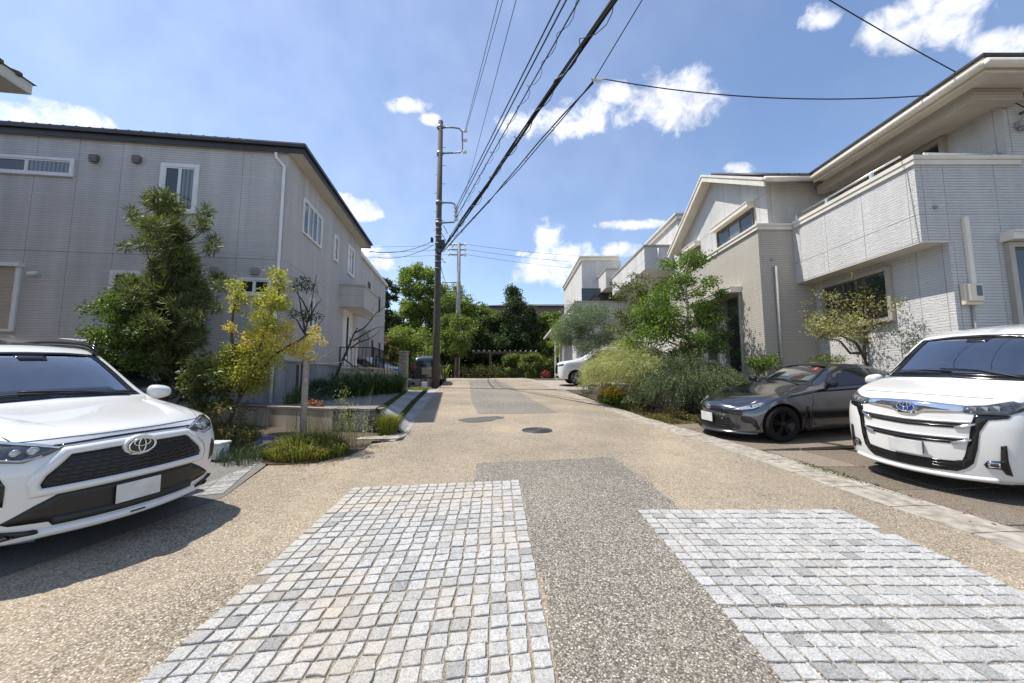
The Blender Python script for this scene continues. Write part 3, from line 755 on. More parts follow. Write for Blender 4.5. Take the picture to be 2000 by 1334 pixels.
# ================================================================ WALL TOOLS
class Wall:
    def __init__(s, p, d, n): s.p, s.d, s.n = Vector((*p, 0)), Vector((*d, 0)).normalized(), Vector((*n, 0)).normalized()
    def P(s, a, t, z): return s.p + s.d * a + s.n * t + Vector((0, 0, z))
    def px(s, u, v):
        r = ray(u, v); t = (r.x * s.p.y - s.p.x) / (s.d.x - r.x * s.d.y); Y = s.p.y + t * s.d.y
        return t, EYE + r.z * Y
    def bar(s, mb, a0, a1, t0, t1, z0, z1, mi=0):
        mb.para(s.P(a0, t0, z0), s.d * (a1 - a0), s.n * (t1 - t0), (0, 0, z1 - z0), mi)
    def rect(s, pts):
        q = [s.px(*p) for p in pts]; return min(a for a, _ in q), max(a for a, _ in q), min(z for _, z in q), max(z for _, z in q)
def window(house, W, a0, a1, z0, z1, cols=2, frame='trim_white', panes=('window_glass',), fw=0.055, proud=0.05, inner='trim_white', iw=0.035, hood=None, sill=False, curtain=None):
    mb = MB()
    W.bar(mb, a0, a0 + fw, 0.002, proud, z0, z1); W.bar(mb, a1 - fw, a1, 0.002, proud, z0, z1)
    W.bar(mb, a0 + fw, a1 - fw, 0.002, proud, z1 - fw, z1); W.bar(mb, a0 + fw, a1 - fw, 0.002, proud + 0.012, z0, z0 + fw)
    f = mb.build('window', frame, house, bevel=0.004)
    wd = (a1 - a0 - 2 * fw) / cols
    sb = MB()
    for k in range(cols):
        b0 = a0 + fw + wd * k; b1 = b0 + wd; t = 0.026 if k % 2 == 0 else 0.034
        W.bar(sb, b0, b0 + iw, 0.004, t, z0 + fw, z1 - fw); W.bar(sb, b1 - iw, b1, 0.004, t + .002, z0 + fw, z1 - fw)
        W.bar(sb, b0 + iw, b1 - iw, 0.004, t, z0 + fw, z0 + fw + iw); W.bar(sb, b0 + iw, b1 - iw, 0.004, t, z1 - fw - iw, z1 - fw)
        pb = MB(); W.bar(pb, b0 + iw, b1 - iw, 0.003, 0.013, z0 + fw + iw, z1 - fw - iw)
        pb.build('pane', panes[k % len(panes)], f)
    sb.build('sash', inner, f)
    if hood:
        hb = MB(); W.bar(hb, a0 - .06, a1 + .06, 0.002, hood, z1 + .01, z1 + .15); W.bar(hb, a0 - .06, a1 + .06, 0.002, hood + .02, z1 + .15, z1 + .19)
        hb.build('hood', 'trim_cream', f, bevel=0.004)
    if sill:
        hb = MB(); W.bar(hb, a0 - .03, a1 + .03, 0.002, 0.09, z0 - .05, z0 - .002); hb.build('sill', frame, f)
    return f
def joints(mb, W, svals, zvals, a0, a1, z0, z1, mi=1, wd=0.015):
    for a in svals:
        W.bar(mb, a - wd / 2, a + wd / 2, -0.004, 0.0015, z0, z1, mi)
    for z in zvals:
        W.bar(mb, a0, a1, -0.004, 0.0022, z - wd * .6, z + wd * .6, mi)
def vent(house, W, u, v, sz, mat):
    a, z = W.px(u, v); mb = MB(); h = sz
    W.bar(mb, a - h * .55, a + h * .55, 0.002, 0.10, z - h * .2, z + h * .6); W.bar(mb, a - h * .5, a + h * .5, 0.03, 0.095, z - h * .55, z - h * .2)
    mb.build('vent_hood', mat, house, bevel=0.008)

# ================================================================ LEFT HOUSE
A = R(7.4); d1 = (-math.cos(A), -math.sin(A)); d2 = (-math.sin(A), math.cos(A)); LC = (-6.2, 10.0)
LH = thing('house', 'two storey house clad in grey white coursed panels with a dark roof edge', 'house', (LC[0], LC[1], SLAB), A)
WF = Wall(LC, d1, (math.sin(A), -math.cos(A))); WS = Wall(LC, d2, (math.cos(A), math.sin(A)))
FT, ET, DEP, LEN = 1.99, 7.72, 7.6, 15.0
mb = MB()
mb.para(WF.P(0, 0, FT), WF.d * LEN, WS.d * DEP, (0, 0, ET - FT))
joints(mb, WF, [WF.px(u, 430)[0] for u in (467, 227, 140, 56)] + [8.0, 9.2, 10.5], [WF.px(400, 502)[1]], 0, LEN, FT, ET)
joints(mb, WS, [2.0, 4.05, 6.0], [WS.px(560, 512)[1]], 0, DEP, FT, ET)
cbm = MB()
mb.build('wall', ['siding_left', 'caulk'], LH)
mb = MB(); mb.para(WF.P(0.03, -0.03, 0.3), WF.d * (LEN - .06), WS.d * (DEP - .06), (0, 0, FT - 0.3))
WF.bar(mb, 0.0, LEN, -0.02, 0.012, FT - .03, FT - .002, 1); WS.bar(mb, 0, DEP, -0.02, 0.012, FT - .03, FT - .002, 1)
for a in (1.1, 2.6): WF.bar(mb, a, a + .01, -.04, -.028, .4, FT - .05, 1)
mb.build('foundation', ['foundation', 'caulk'], LH)
# corner trim
mb = MB(); mb.para(WF.P(0.05, -0.05, FT), WF.d * -0.055, WS.d * -0.055, (0, 0, ET - FT)); mb.build('corner_trim', 'siding_left', LH)
# eaves and hip roof
def hip(house, W1, W2, len1, len2, oh1, oh2, z0, zf, slope, roofmat, fasmat, soffmat, tiles=True):
    p = lambda a, b, z: W1.p + W1.d * a + W2.d * b + Vector((0, 0, z))
    a0, a1, b0, b1 = -oh2, len1 + oh2, -oh1, len2 + oh1
    mb = MB(); mb.prism([p(a0 + .02, b0 + .02, z0), p(a1, b0 + .02, z0), p(a1, b1, z0), p(a0 + .02, b1, z0)], (0, 0, .02)); mb.build('soffit', soffmat, house)
    mb = MB()
    mb.para(p(a0, b0, z0 - .03), W1.d * (a1 - a0), W2.d * .03, (0, 0, zf - z0 + .03)); mb.para(p(a0, b0 + .031, z0 - .03), W1.d * .03, W2.d * (b1 - b0 - .031), (0, 0, zf - z0 + .03))
    mb.para(p(a0, b1 - .03, z0 - .031), W1.d * (a1 - a0), W2.d * .03, (0, 0, zf - z0 + .03))
    # gutter lip
    mb.para(p(a0 - .07, b0 - .07, zf - .10), W1.d * (a1 - a0 + .07), W2.d * .069, (0, 0, .095)); mb.para(p(a0 - .07, b0 - .001, zf - .10), W1.d * .069, W2.d * (b1 - b0 + .05), (0, 0, .094))
    mb.build('fascia', fasmat, house, bevel=0.006)
    hw = (b1 - b0) / 2; rz = zf + .03 + slope * hw
    c = [p(a0 - .03, b0 - .03, zf), p(a1, b0 - .03, zf), p(a1, b1 + .03, zf), p(a0 - .03, b1 + .03, zf)]
    up = Vector((0, 0, .04)); r0, r1 = p(a0 + hw, b0 + hw, rz), p(a1 - hw, b0 + hw, rz)
    mb = MB(); t = [q + up for q in c]
    mb.add(c + t + [r0, r1], [(0, 3, 2, 1), (0, 1, 5, 4), (1, 2, 6, 5), (2, 3, 7, 6), (3, 0, 4, 7), (4, 5, 9, 8), (5, 6, 9), (6, 7, 8, 9), (7, 4, 8)])
    if tiles:
        n = int((a1 - a0) / .30)
        for k in range(5, n):
            q = p(a0 + .15 + k * .30, b0 - .02, zf + .035); mb.tube([q, q + W2.d * 1.2 + Vector((0, 0, 1.2 * slope))], .028, 6)
        n = int((b1 - b0) / .30)
        for k in range(5, n - 5):
            q = p(a0 - .02, b0 + .15 + k * .30, zf + .03); mb.tube([q, q + W1.d * 1.2 + Vector((0, 0, 1.2 * slope))], .018, 6)
    mb.build('roof', roofmat, house)
hip(LH, WF, WS, LEN, DEP, 0.10, 0.42, ET, ET + .22, 0.32, 'roof_dark', 'fascia_dark', 'soffit')
# front windows
a0, a1, z0, z1 = WF.rect([(-40, 305), (144, 305), (144, 349)]); window(LH, WF, a0, a1, WF.px(140, 347)[1], WF.px(140, 311)[1], 2, fw=.075, panes=('window_pale', 'window_glass'))
window(LH, WF, WF.px(388, 370)[0], WF.px(312, 370)[0], WF.px(350, 418)[1], WF.px(350, 321)[1], 2, fw=.10, panes=('window_pale', 'window_glass'))
window(LH, WF, WF.px(531, 560)[0], WF.px(463, 560)[0], WF.px(500, 578)[1], WF.px(500, 543)[1], 2, fw=.07)
window(LH, WF, WF.px(275, 560)[0], WF.px(215, 560)[0], WF.px(240, 640)[1], WF.px(240, 529)[1], 2, fw=.08)
# shuttered window with its lintel
b0, b1, q0, q1 = WF.px(38, 580)[0], WF.px(-120, 580)[0], WF.px(20, 648)[1], WF.px(20, 522)[1]
mb = MB(); W = WF
W.bar(mb, b0, b0 + .10, .002, .06, q0, q1); W.bar(mb, b1 - .1, b1, .002, .06, q0, q1); W.bar(mb, b0 + .1, b1 - .1, .002, .05, q0, q0 + .06)
W.bar(mb, b0 - .04, b1 + .04, .002, .14, q1, q1 + .10)
f = mb.build('window', 'trim_white', LH, bevel=.005)
mb = MB(); n = int((q1 - q0 - .06) / .045)
for k in range(n): W.bar(mb, b0 + .1, b1 - .1, .004, .028 + .006 * (k % 2), q0 + .06 + k * .045, q0 + .06 + k * .045 + .043)
mb.build('shutter', 'shutter', f)
for (u, v) in ((187, 312), (270, 314)): vent(LH, WF, u, v, .17, 'vent_brown')
for (u, v) in ((420, 530), (500, 531)): vent(LH, WF, u, v, .16, 'vent_grey')
# lamp on the wall
a, z = WF.px(74, 537); mb = MB()
mb.lathe([(0, 0), (.055, 0), (.055, .03), (0, .03)], (0, 0, 0), 'y', 16)
mm = MB()
P0 = WF.P(a, 0.002, z); mm.tube([P0, P0 + WF.n * .035], .055, 16); mm.tube([P0 + WF.n * .03, P0 + WF.n * .10 + Vector((0, 0, .02))], .018, 8)
mm.tube([P0 + WF.n * .08 + WF.d * -.07 + Vector((0, 0, .03)), P0 + WF.n * .12 + WF.d * .09 + Vector((0, 0, -.02))], [.045, .062], 14)
mm.build('wall_lamp', 'white_plastic', LH)
# downpipe at the corner
P0 = WF.P(0.30, 0.06, ET - .05); mb = MB()
mb.tube([P0 + WF.n * .04, P0 + Vector((0, 0, -.12)), WF.P(.08, .06, ET - .42), WF.P(.08, .06, 5), WF.P(.08, .06, FT), WF.P(.08, .055, SLAB - .02)], .042, 10)
mb.build('downpipe', 'trim_white', LH)
# side wall openings
def swin(u0, u1, vt, vb, cols, fw=.06, glass=('window_glass', 'window_pale')):
    um = (u0 + u1) / 2; return window(LH, WS, WS.px(u0, 480)[0], WS.px(u1, 480)[0], WS.px(um, vb)[1], WS.px(um, vt)[1], cols, fw=fw, panes=glass)
swin(587, 626, 401, 470, 4); swin(651, 660, 460, 512, 1, .08); swin(679, 692, 483, 541, 2, .10, ('window_pale', 'window_glass'))
swin(609, 618, 585, 645, 1, .06)
for u, v in ((560, 720), (611, 722)):
    a, z = WS.px(u, v); mb = MB(); WS.bar(mb, a - .13, a + .13, -.04, -.02, z - .07, z + .07)
    for k in range(5): WS.bar(mb, a - .12, a + .12, -.03, -.012, z - .065 + k * .028, z - .052 + k * .028)
    mb.build('foundation_vent', 'vent_grey', LH)
# balcony over the entrance
sb0, zb0 = WS.px(662, 597); zb1 = WS.px(662, 557)[1]
pn = WS.P(sb0, 0, 0); r = ray(711, 575); tt = (pn.x - r.x * pn.y) / (r.x * WS.n.y - WS.n.x)
BD, BL = max(.4, min(1.3, tt)), 2.6
mb = MB(); mb.para(WS.P(sb0, 0.0, zb0), WS.d * BL, WS.n * BD, (0, 0, zb1 - zb0), 0)
Wb = Wall(WS.P(sb0, 0, 0)[:2], WS.n[:2], (-WS.d)[:2]); joints(mb, Wb, [], [zb0 + .42], 0, BD, zb0, zb1)
bal = mb.build('balcony', ['siding_left', 'caulk'], LH)
mb = MB(); mb.para(WS.P(sb0 - .03, 0.002, zb1), WS.d * (BL + .06), WS.n * (BD + .03), (0, 0, .07)); mb.build('cap', 'taupe', bal, bevel=.006)
mb = MB(); mb.para(WS.P(sb0 + .01, 0.002, zb0 - .025), WS.d * (BL - .02), WS.n * (BD - .01), (0, 0, .024)); mb.build('soffit', 'soffit', bal)
# entrance door
e0, e1 = WS.px(668, 640)[0], WS.px(686, 640)[0]; ez0, ez1 = FT - .12, WS.px(675, 604)[1]
mb = MB(); WS.bar(mb, e0, e0 + .07, .002, .05, ez0, ez1); WS.bar(mb, e1 - .07, e1, .002, .05, ez0, ez1); WS.bar(mb, e0 + .07, e1 - .07, .002, .05, ez1 - .07, ez1); WS.bar(mb, e0 + .07, e1 - .07, .002, .03, ez0, ez1 - .07)
dr = mb.build('door', 'trim_white', LH)
mb = MB(); em = (e0 + e1) / 2; WS.bar(mb, em - .12, em + .12, .03, .036, ez0 + .55, ez1 - .3); mb.build('pane', 'window_glass', dr)
mb = MB(); mb.tube([WS.P(e1 - .16, .09, ez0 + .8), WS.P(e1 - .16, .09, ez0 + 1.2)], .014, 8); mb.build('handle', 'alu', dr)
# entrance porch
mb = MB(); WS.bar(mb, sb0 + .2, sb0 + 4.6, .03, 1.35, .7, FT - .14); WS.bar(mb, sb0 + .15, sb0 + 4.65, .031, 1.40, FT - .139, FT - .08)
mb.build('porch', 'garden_wall', LH)

# second left house beyond it
H2 = (-8.35, 20.0); LH2 = thing('house', 'beige two storey house behind the grey one, sloping parapet roof line', 'house', (H2[0], H2[1], zg(20)), A)
W2F = Wall(H2, d1, (math.sin(A), -math.cos(A))); W2S = Wall(H2, d2, (math.cos(A), math.sin(A)))
T2 = W2S.px(705, 503)[1]; L2 = 7.5
mb = MB(); mb.para(W2F.P(0, 0, .8), W2F.d * 9, W2S.d * L2, (0, 0, T2 - .8)); joints(mb, W2S, [1.8, 3.6, 5.4], [T2 - 3.0], 0, L2, .8, T2); mb.build('wall', ['siding_left', 'caulk'], LH2)
mb = MB(); W2S.bar(mb, -.12, L2 + .1, -.25, .14, T2, T2 + .22); W2F.bar(mb, .25, 9, -.25, .14, T2 + .001, T2 + .22); mb.build('parapet_cap', 'trim_cream', LH2, bevel=.01)
for a, zt, h in ((2.3, T2 - .9, 1.2), (5.2, T2 - 1.2, 1.0)): window(LH2, W2S, a, a + .5, zt - h, zt, 1, frame='bronze', inner='bronze')
mb = MB(); W2S.bar(mb, .9, 3.0, .002, .03, 1.3, 4.2); mb.build('garage_opening', 'vent_grey', LH2)
for a in (3.7, 5.8): window(LH2, W2S, a, a + .35, 2.2, 3.9, 1, frame='bronze', inner='bronze')

# near left neighbour: only its eave corner reaches into the picture
c0 = atZ(62, 184, 7.0)
NH = thing('house', 'neighbouring house with a cream eave and brown tiled roof corner at the top left', 'house', (c0.x - .7, c0.y - .7, zg(6)), A)
WN1 = Wall((c0.x - .62, c0.y - .5), d1, (math.sin(A), math.cos(A) * -1)); Wn = Wall((c0.x - .6, c0.y - .65 - 9), d2, (math.cos(A), math.sin(A)))
mb = MB(); mb.para(Wn.P(0, 0, .1), Wn.d * 9, (-8, -1, 0), (0, 0, 6.88)); mb.build('wall', 'siding_left', NH)
E0 = Vector((c0.x, c0.y, 7.0)); dl = Vector((*d1, 0)); db = -Vector((*d2, 0))
mb = MB(); mb.prism([E0, E0 + dl * 8, E0 + dl * 8 + db * 10, E0 + db * 10], (0, 0, .02)); mb.build('soffit', 'soffit', NH)
mb = MB(); mb.para(E0 + Vector((0, 0, -.02)), dl * 8, db * .04, (0, 0, .22)); mb.para(E0 + db * .041 + Vector((0, 0, -.02)), dl * .04, db * 9.9, (0, 0, .219))
mb.build('fascia', 'trim_cream', NH, bevel=.006)
mb = MB(); z_ = Vector((0, 0, .2)); e_ = E0 - dl * .04 - db * .04 + z_
mb.add([e_, e_ + dl * 8, e_ + dl * 8 + db * 10, e_ + db * 10, e_ + dl * 4 + db * 4 + Vector((0, 0, 1.5)), e_ + dl * 4 + db * 6 + Vector((0, 0, 1.5))] , [(0, 3, 2, 1), (0, 1, 4), (1, 2, 5, 4), (2, 3, 5), (3, 0, 4, 5)])
for k in range(14):
    q = e_ + db * (.3 + k * .3) + Vector((0, 0, .0)); mb.tube([q, q + dl * 1.2 + Vector((0, 0, .45))], .05, 6)
mb.build('roof', 'roof_brown', NH)

# ================================================================ RIGHT HOUSE
BXW, BYS, BZ1, BZ0 = 6.94, 10.35, 5.83, 4.14         # beige wing west wall, south wall, cap height ; balcony underside
BALX, SY, LWX, LGX = 7.92, 7.10, 8.43, 9.80          # balcony face, south wall, lower wall, loggia wall
EZ, EX, EY = 7.11, 8.51, 6.31                        # eaves
RH = thing('house', 'white ridged two storey house with beige wing and jutting balcony', 'house', (BXW, BYS, zg(BYS)), 0)
Wbw = Wall((BXW, BYS), (0, 1), (-1, 0)); Wbs = Wall((BXW, BYS), (1, 0), (0, -1))
mb = MB(); mb.box(BXW, 12, BYS, 16.4, .55, BZ1 - .18)
joints(mb, Wbw, [.12, 1.15, 2.05, 3.0, 4.2, 5.4], [4.0], 0, 6.05, .6, BZ1 - .18, wd=.009); joints(mb, Wbs, [.07, 1.4], [4.0], 0, 1.5, .6, BZ1 - .18, wd=.009)
bw = mb.build('beige_wall', ['siding_beige', 'caulk'], RH)
mb = MB(); mb.box(BXW - .05, BXW + .8, BYS - .05, 16.45, BZ1 - .17, BZ1 - .07); mb.box(BXW + .8, BALX + .2, BYS - .05, BYS + .6, BZ1 - .17, BZ1 - .07)
mb.box(BXW - .075, BXW + .8, BYS - .075, 16.47, BZ1 - .069, BZ1); mb.box(BXW + .8, BALX + .2, BYS - .075, BYS + .6, BZ1 - .069, BZ1)
mb.build('cap', 'trim_cream', bw, bevel=.006)
# gable storey over the beige wing
GX, GS, GN, RY, RZ = 7.57, 10.80, 16.45, 13.62, 9.02; VX = 7.2
sl = (RZ - EZ) / (RY - 10.34)
gw = lambda y: RZ - .035 - sl * abs(y - RY)
mb = MB(); mb.prism([(GX, GS, BZ1 - .1), (GX, GN, BZ1 - .1), (GX, GN, gw(GN)), (GX, RY, gw(RY)), (GX, GS, gw(GS))], (5, 0, 0))
Wg = Wall((GX, GS), (0, 1), (-1, 0)); Wgs = Wall((GX, GS), (1, 0), (0, -1))
for a in (.35, 1.25, 2.2, 3.1, 4.0, 4.9): joints(mb, Wg, [a], [], 0, 1, BZ1, gw(GS + a) - .02)
joints(mb, Wg, [], [7.0], .1, 5.4, 0, 0); joints(mb, Wgs, [.12], [], 0, 1, BZ1, gw(GS) - .05)
mb.build('gable_wall', ['siding_white', 'caulk'], RH)
def slab(p0, p1, p2, p3, th, mb, mi=0): mb.prism([p0, p1, p2, p3], (0, 0, th), mi)
mb = MB(); X1 = 14.0
for (ya, yb) in ((10.34, RY), (16.9, RY)):
    slab((VX, ya, EZ - .02), (X1, ya, EZ - .02), (X1, yb, RZ - .02), (VX, yb, RZ - .02), .06, mb)
mb.build('soffit', 'soffit', RH)
mb = MB()
for (ya, yb) in ((10.28, RY), (16.96, RY)):
    z0 = RZ - sl * abs(ya - RY)
    slab((VX - .04, ya, z0 + .05), (X1, ya, z0 + .05), (X1, yb, RZ + .05), (VX - .04, yb, RZ + .05), .05, mb)
for k in range(16):
    x = VX + .35 + k * .30; mb.tube([(x, 10.26, EZ + .12), (x, RY, RZ + .13)], .055, 6)
mb.build('roof', 'roof_dark', RH)
mb = MB()
for (ya, yb) in ((10.28, RY), (16.96, RY)):
    z0 = RZ - sl * abs(ya - RY); q = 1 if ya < RY else -1
    mb.prism([(VX - .05, ya, z0 - .16), (VX - .05, yb, RZ - .16), (VX - .05, yb, RZ + .03), (VX - .05, ya, z0 + .03)], (.05, 0, 0))
    mb.prism([(VX - .08, ya, z0 + .031), (VX - .08, yb, RZ + .031), (VX - .08, yb, RZ + .11), (VX - .08, ya, z0 + .11)], (.08, 0, 0))
mb.build('verge_board', 'trim_cream', RH)
mb = MB(); mb.tube([(VX - .05, 10.24, EZ + .01), (EX + .02, 10.24, EZ + .01)], .07, 10); mb.tube([(EX - .02, EY, EZ + .02), (EX - .02, 10.2, EZ + .02)], .075, 10); mb.tube([(EX - .02, EY - .03, EZ + .02), (13, EY - .03, EZ + .02)], .075, 10)
mb.build('gutter', 'trim_cream', RH)
# main wing
mb = MB()
mb.box(LWX, 14, SY, BYS + .02, .3, BZ0 + .06)
mb.box(LGX, 14, SY + .001, 14, BZ0 + .06, EZ)
Ws = Wall((BALX, SY), (1, 0), (0, -1)); Wl = Wall((LWX, SY), (0, 1), (-1, 0)); Wg2 = Wall((LGX, SY), (0, 1), (-1, 0))
zj = Ws.px(1900, 418)[1]
joints(mb, Ws, [LWX - BALX + .10, LWX - BALX + .95, 2.1, 3.0], [], 0, 1, .5, BZ0); joints(mb, Wl, [.12, .6, 1.6], [], 0, 1, .5, BZ0)
joints(mb, Ws, [LGX - BALX + .1, LGX - BALX + .75], [], 0, 1, BZ1, EZ)
joints(mb, Wg2, [.15], [], 0, 1, BZ1, EZ)
mw = mb.build('white_wall', ['siding_white', 'caulk'], RH)
# balcony box
mb = MB()
mb.box(BALX, BALX + .16, SY + .0, BYS - .002, BZ0, BZ1 - .16); mb.box(BALX + .16, 10.0, SY - .001, SY + .15, BZ0 + .0, BZ1 - .16)
mb.box(BALX + .16, LGX, SY + .15, BYS, BZ0 + .02, BZ0 + .2)
Wb2 = Wall((BALX, SY), (0, 1), (-1, 0))
joints(mb, Wb2, [.17, 1.15, 2.15, 3.0], [zj], 0, BYS - SY, BZ0, BZ1 - .16); joints(mb, Ws, [.13, .55, 1.55], [zj], 0, 2.6, BZ0, BZ1 - .16)
bal = mb.build('balcony', ['siding_white', 'caulk'], RH)
mb = MB(); mb.box(BALX - .04, BALX + .2, SY - .04, BYS - .08, BZ1 - .159, BZ1 - .06); mb.box(BALX + .2, 10.0, SY - .041, SY + .19, BZ1 - .159, BZ1 - .06)
mb.box(BALX - .06, BALX + .22, SY - .06, BYS - .08, BZ1 - .059, BZ1 + .03); mb.box(BALX + .22, 10.02, SY - .061, SY + .21, BZ1 - .059, BZ1 + .03)
mb.build('cap', 'trim_cream', bal, bevel=.006)
mb = MB(); mb.box(BALX + .005, LWX + .3, SY + .005, BYS - .01, BZ0 - .03, BZ0 - .002); mb.build('soffit', 'soffit', bal)
mb = MB()
for y in (SY + .9, SY + 2.1, SY + 3.1): mb.box(BALX + .05, BALX + .10, y, y + .07, BZ1 + .03, BZ1 + .20)
mb.tube([(BALX + .08, SY + .3, BZ1 + .21), (BALX + .08, BYS - .15, BZ1 + .21)], .022, 8); mb.tube([(BALX + .3, SY + .08, BZ1 + .13), (9.75, SY + .08, BZ1 + .13)], .022, 8)
for x in (8.3, 9.0, 9.6): mb.box(x, x + .04, SY + .06, SY + .10, BZ1 + .03, BZ1 + .12)
mb.build('handrail', 'alu', bal)
# loggia beam and main roof
mb = MB(); mb.box(8.95, 9.18, 6.85, BYS + .3, 6.86, EZ - .0); mb.box(9.18, LGX + .1, 6.85, 7.05, 6.861, EZ - .0); mb.box(9.19, LGX - .01, 7.06, BYS + .3, 6.95, EZ - .002)
mb.build('loggia_beam', 'siding_beige', RH)
mb = MB(); mb.box(EX + .05, 14, EY + .05, 10.3, EZ, EZ + .03); mb.build('soffit', 'soffit', RH)
mb = MB(); mb.box(EX + .06, EX + .10, EY + .06, 10.3, EZ - .08, EZ + .20); mb.box(EX + .101, 14, EY + .06, EY + .10, EZ - .08, EZ + .199); mb.build('fascia', 'trim_cream', RH, bevel=.006)
mb = MB(); h = 3.6; c = [(EX, EY), (16, EY), (16, EY + 2 * h), (EX, EY + 2 * h)]
V = [(x, y, EZ + .20) for x, y in c] + [(x, y, EZ + .24) for x, y in c] + [(EX + h, EY + h, EZ + .24 + h * .32), (16, EY + h, EZ + .24 + h * .32)]
mb.add(V, [(0, 3, 2, 1), (0, 1, 5, 4), (1, 2, 6, 5), (2, 3, 7, 6), (3, 0, 4, 7), (4, 5, 9, 8), (5, 6, 9), (6, 7, 8, 9), (7, 4, 8)])
for k in range(4, 12): mb.tube([(EX + .02, EY + .2 + k * .3, EZ + .235), (EX + .9, EY + .2 + k * .3, EZ + .235 + .29)], .022, 6)
mb.build('roof', 'roof_dark', RH)
# windows of the right house
window(RH, Wg, Wg.px(1473, 425)[0], Wg.px(1402, 470)[0], BZ1 + .03, BZ1 + .98, 3, frame='bronze', inner='bronze', panes=('window_glass', 'window_pale', 'window_glass'), fw=.05, hood=.24)
a = Wg.px(1368, 500)[0]; window(RH, Wg, a, a + 1.0, BZ1 + .03, BZ1 + .98, 2, frame='bronze', inner='bronze', fw=.05, hood=.24)
a0, zt = Wbw.px(1446, 572)
window(RH, Wbw, a0, a0 + 2.75, 1.35, zt, 4, frame='taupe', inner='bronze', panes=('window_glass', 'window_pale'), fw=.07, hood=.34)
a0 = Wl.px(1745, 560)[0]
window(RH, Wl, a0, BYS - SY - .25, 2.75, BZ0 - .16, 3, frame='taupe', inner='bronze', panes=('window_glass',), fw=.09, proud=.09)
window(RH, Wg2, Wg2.px(1851, 280)[0], Wg2.px(1851, 280)[0] + 1.8, BZ0 + .4, 6.93, 2, frame='taupe', inner='bronze', fw=.09, proud=.12)
window(RH, Ws, Ws.px(1962, 500)[0], Ws.px(1962, 500)[0] + 1.9, 1.6, Ws.px(1990, 475)[1], 2, frame='taupe', inner='bronze', panes=('window_glass', 'window_pale'), fw=.10, proud=.09, hood=.22)
# duct, meter and pipe on the south wall
a, zt = Ws.px(1880, 425); zb = Ws.px(1893, 556)[1]; zm = Ws.px(1890, 597)[1]
mb = MB(); Ws.bar(mb, a - .045, a + .045, .002, .07, zb - .05, zt); mb.build('cable_duct', 'trim_cream', RH, bevel=.01)
mb = MB(); am = Ws.px(1890, 577)[0]; Ws.bar(mb, am - .155, am + .155, .004, .10, zm, zb); Ws.bar(mb, am - .135, am + .135, .10, .15, zm + .06, zb - .02); mt = mb.build('meter_box', 'meter_cream', RH, bevel=.015)
mb = MB(); Ws.bar(mb, am + .0, am + .10, .151, .156, zm + .16, zb - .05); mb.build('meter_window', 'window_glass', mt)
mb = MB(); mb.tube([Ws.P(am + .03, .03, zm), Ws.P(am + .03, .03, .9)], .022, 8); mb.build('conduit', 'taupe', RH)
a, z = Ws.px(1825, 405); mb = MB(); mb.tube([Ws.P(a, .0, z), Ws.P(a, .03, z)], .035, 14); mb.build('vent_cap', 'vent_grey', RH)
a, z = Wbs.px(1507, 507); mb = MB(); mb.tube([Wbs.P(a, .0, z), Wbs.P(a, .03, z)], .035, 14); mb.build('vent_cap', 'vent_grey', RH)
a, z = Wbs.px(1512, 521); mb = MB(); mb.tube([Wbs.P(a, .05, z), Wbs.P(a, .05, .7)], .045, 10); mb.build('downpipe', 'taupe', RH)
for (u, v) in ((1987, 182), (1990, 245)):
    a, z = Ws.px(u, v); mb = MB(); Ws.bar(mb, a - .10, a + .10, .002, .10, z - .07, z + .05); Ws.bar(mb, a - .06, a + .06, .02, .14, z - .13, z - .07); mb.build('vent_hood', 'vent_grey', RH, bevel=.01)

# ================================================================ SECOND RIGHT HOUSE (stepped boxes)
F2 = thing('house', 'pale stepped house with overhanging balconies further up the road', 'house', (8.0, 18.5, zg(18.5)), 0)
def atXb(u, v, X): p = atX(u, v, X); return p
ty = 18.5; tx = atY(1324, 440, ty).x; tz = atY(1324, 418, ty).z
ty1 = atX(1213, 503, tx).y
mb = MB(); mb.box(tx, tx + 6, ty, ty1 + 4, 1.0, tz - .3)
Wt = Wall((tx, ty), (0, 1), (-1, 0)); joints(mb, Wt, [1.3, 2.6, 3.9, 5.2, 6.5, 7.8], [], 0, 1, 1, tz - .3)
mb.build('wall', ['siding_far', 'caulk'], F2)
mb = MB(); mb.box(tx - .12, tx + 6, ty - .12, ty1 + 4, tz - .3, tz - .1); mb.box(tx - .2, tx + 6, ty - .2, ty1 + 4, tz - .099, tz); mb.build('parapet_cap', 'trim_cream', F2, bevel=.01)
by = ty1; bx = atY(1136, 520, by).x; bz = atY(1136, 501, by).z; by1 = atX(1102, 590, bx).y
mb = MB(); mb.box(bx, tx - .002, by, by1, 1.2, bz - .35); Wt2 = Wall((bx, by), (0, 1), (-1, 0)); joints(mb, Wt2, [2.2, 4.4], [bz - 3.2], 0, by1 - by, 1.2, bz - .35)
Wt3 = Wall((bx, by), (1, 0), (0, -1)); joints(mb, Wt3, [1.0, 2.0], [bz - 2.9], 0, tx - bx, 1.2, bz - .35)
mb.build('wall', ['siding_far', 'caulk'], F2)
mb = MB(); mb.box(bx - .12, tx - .13, by - .12, by1, bz - .35, bz - .12); mb.box(bx - .2, tx - .21, by - .2, by1, bz - .119, bz); mb.build('parapet_cap', 'trim_cream', F2, bevel=.01)
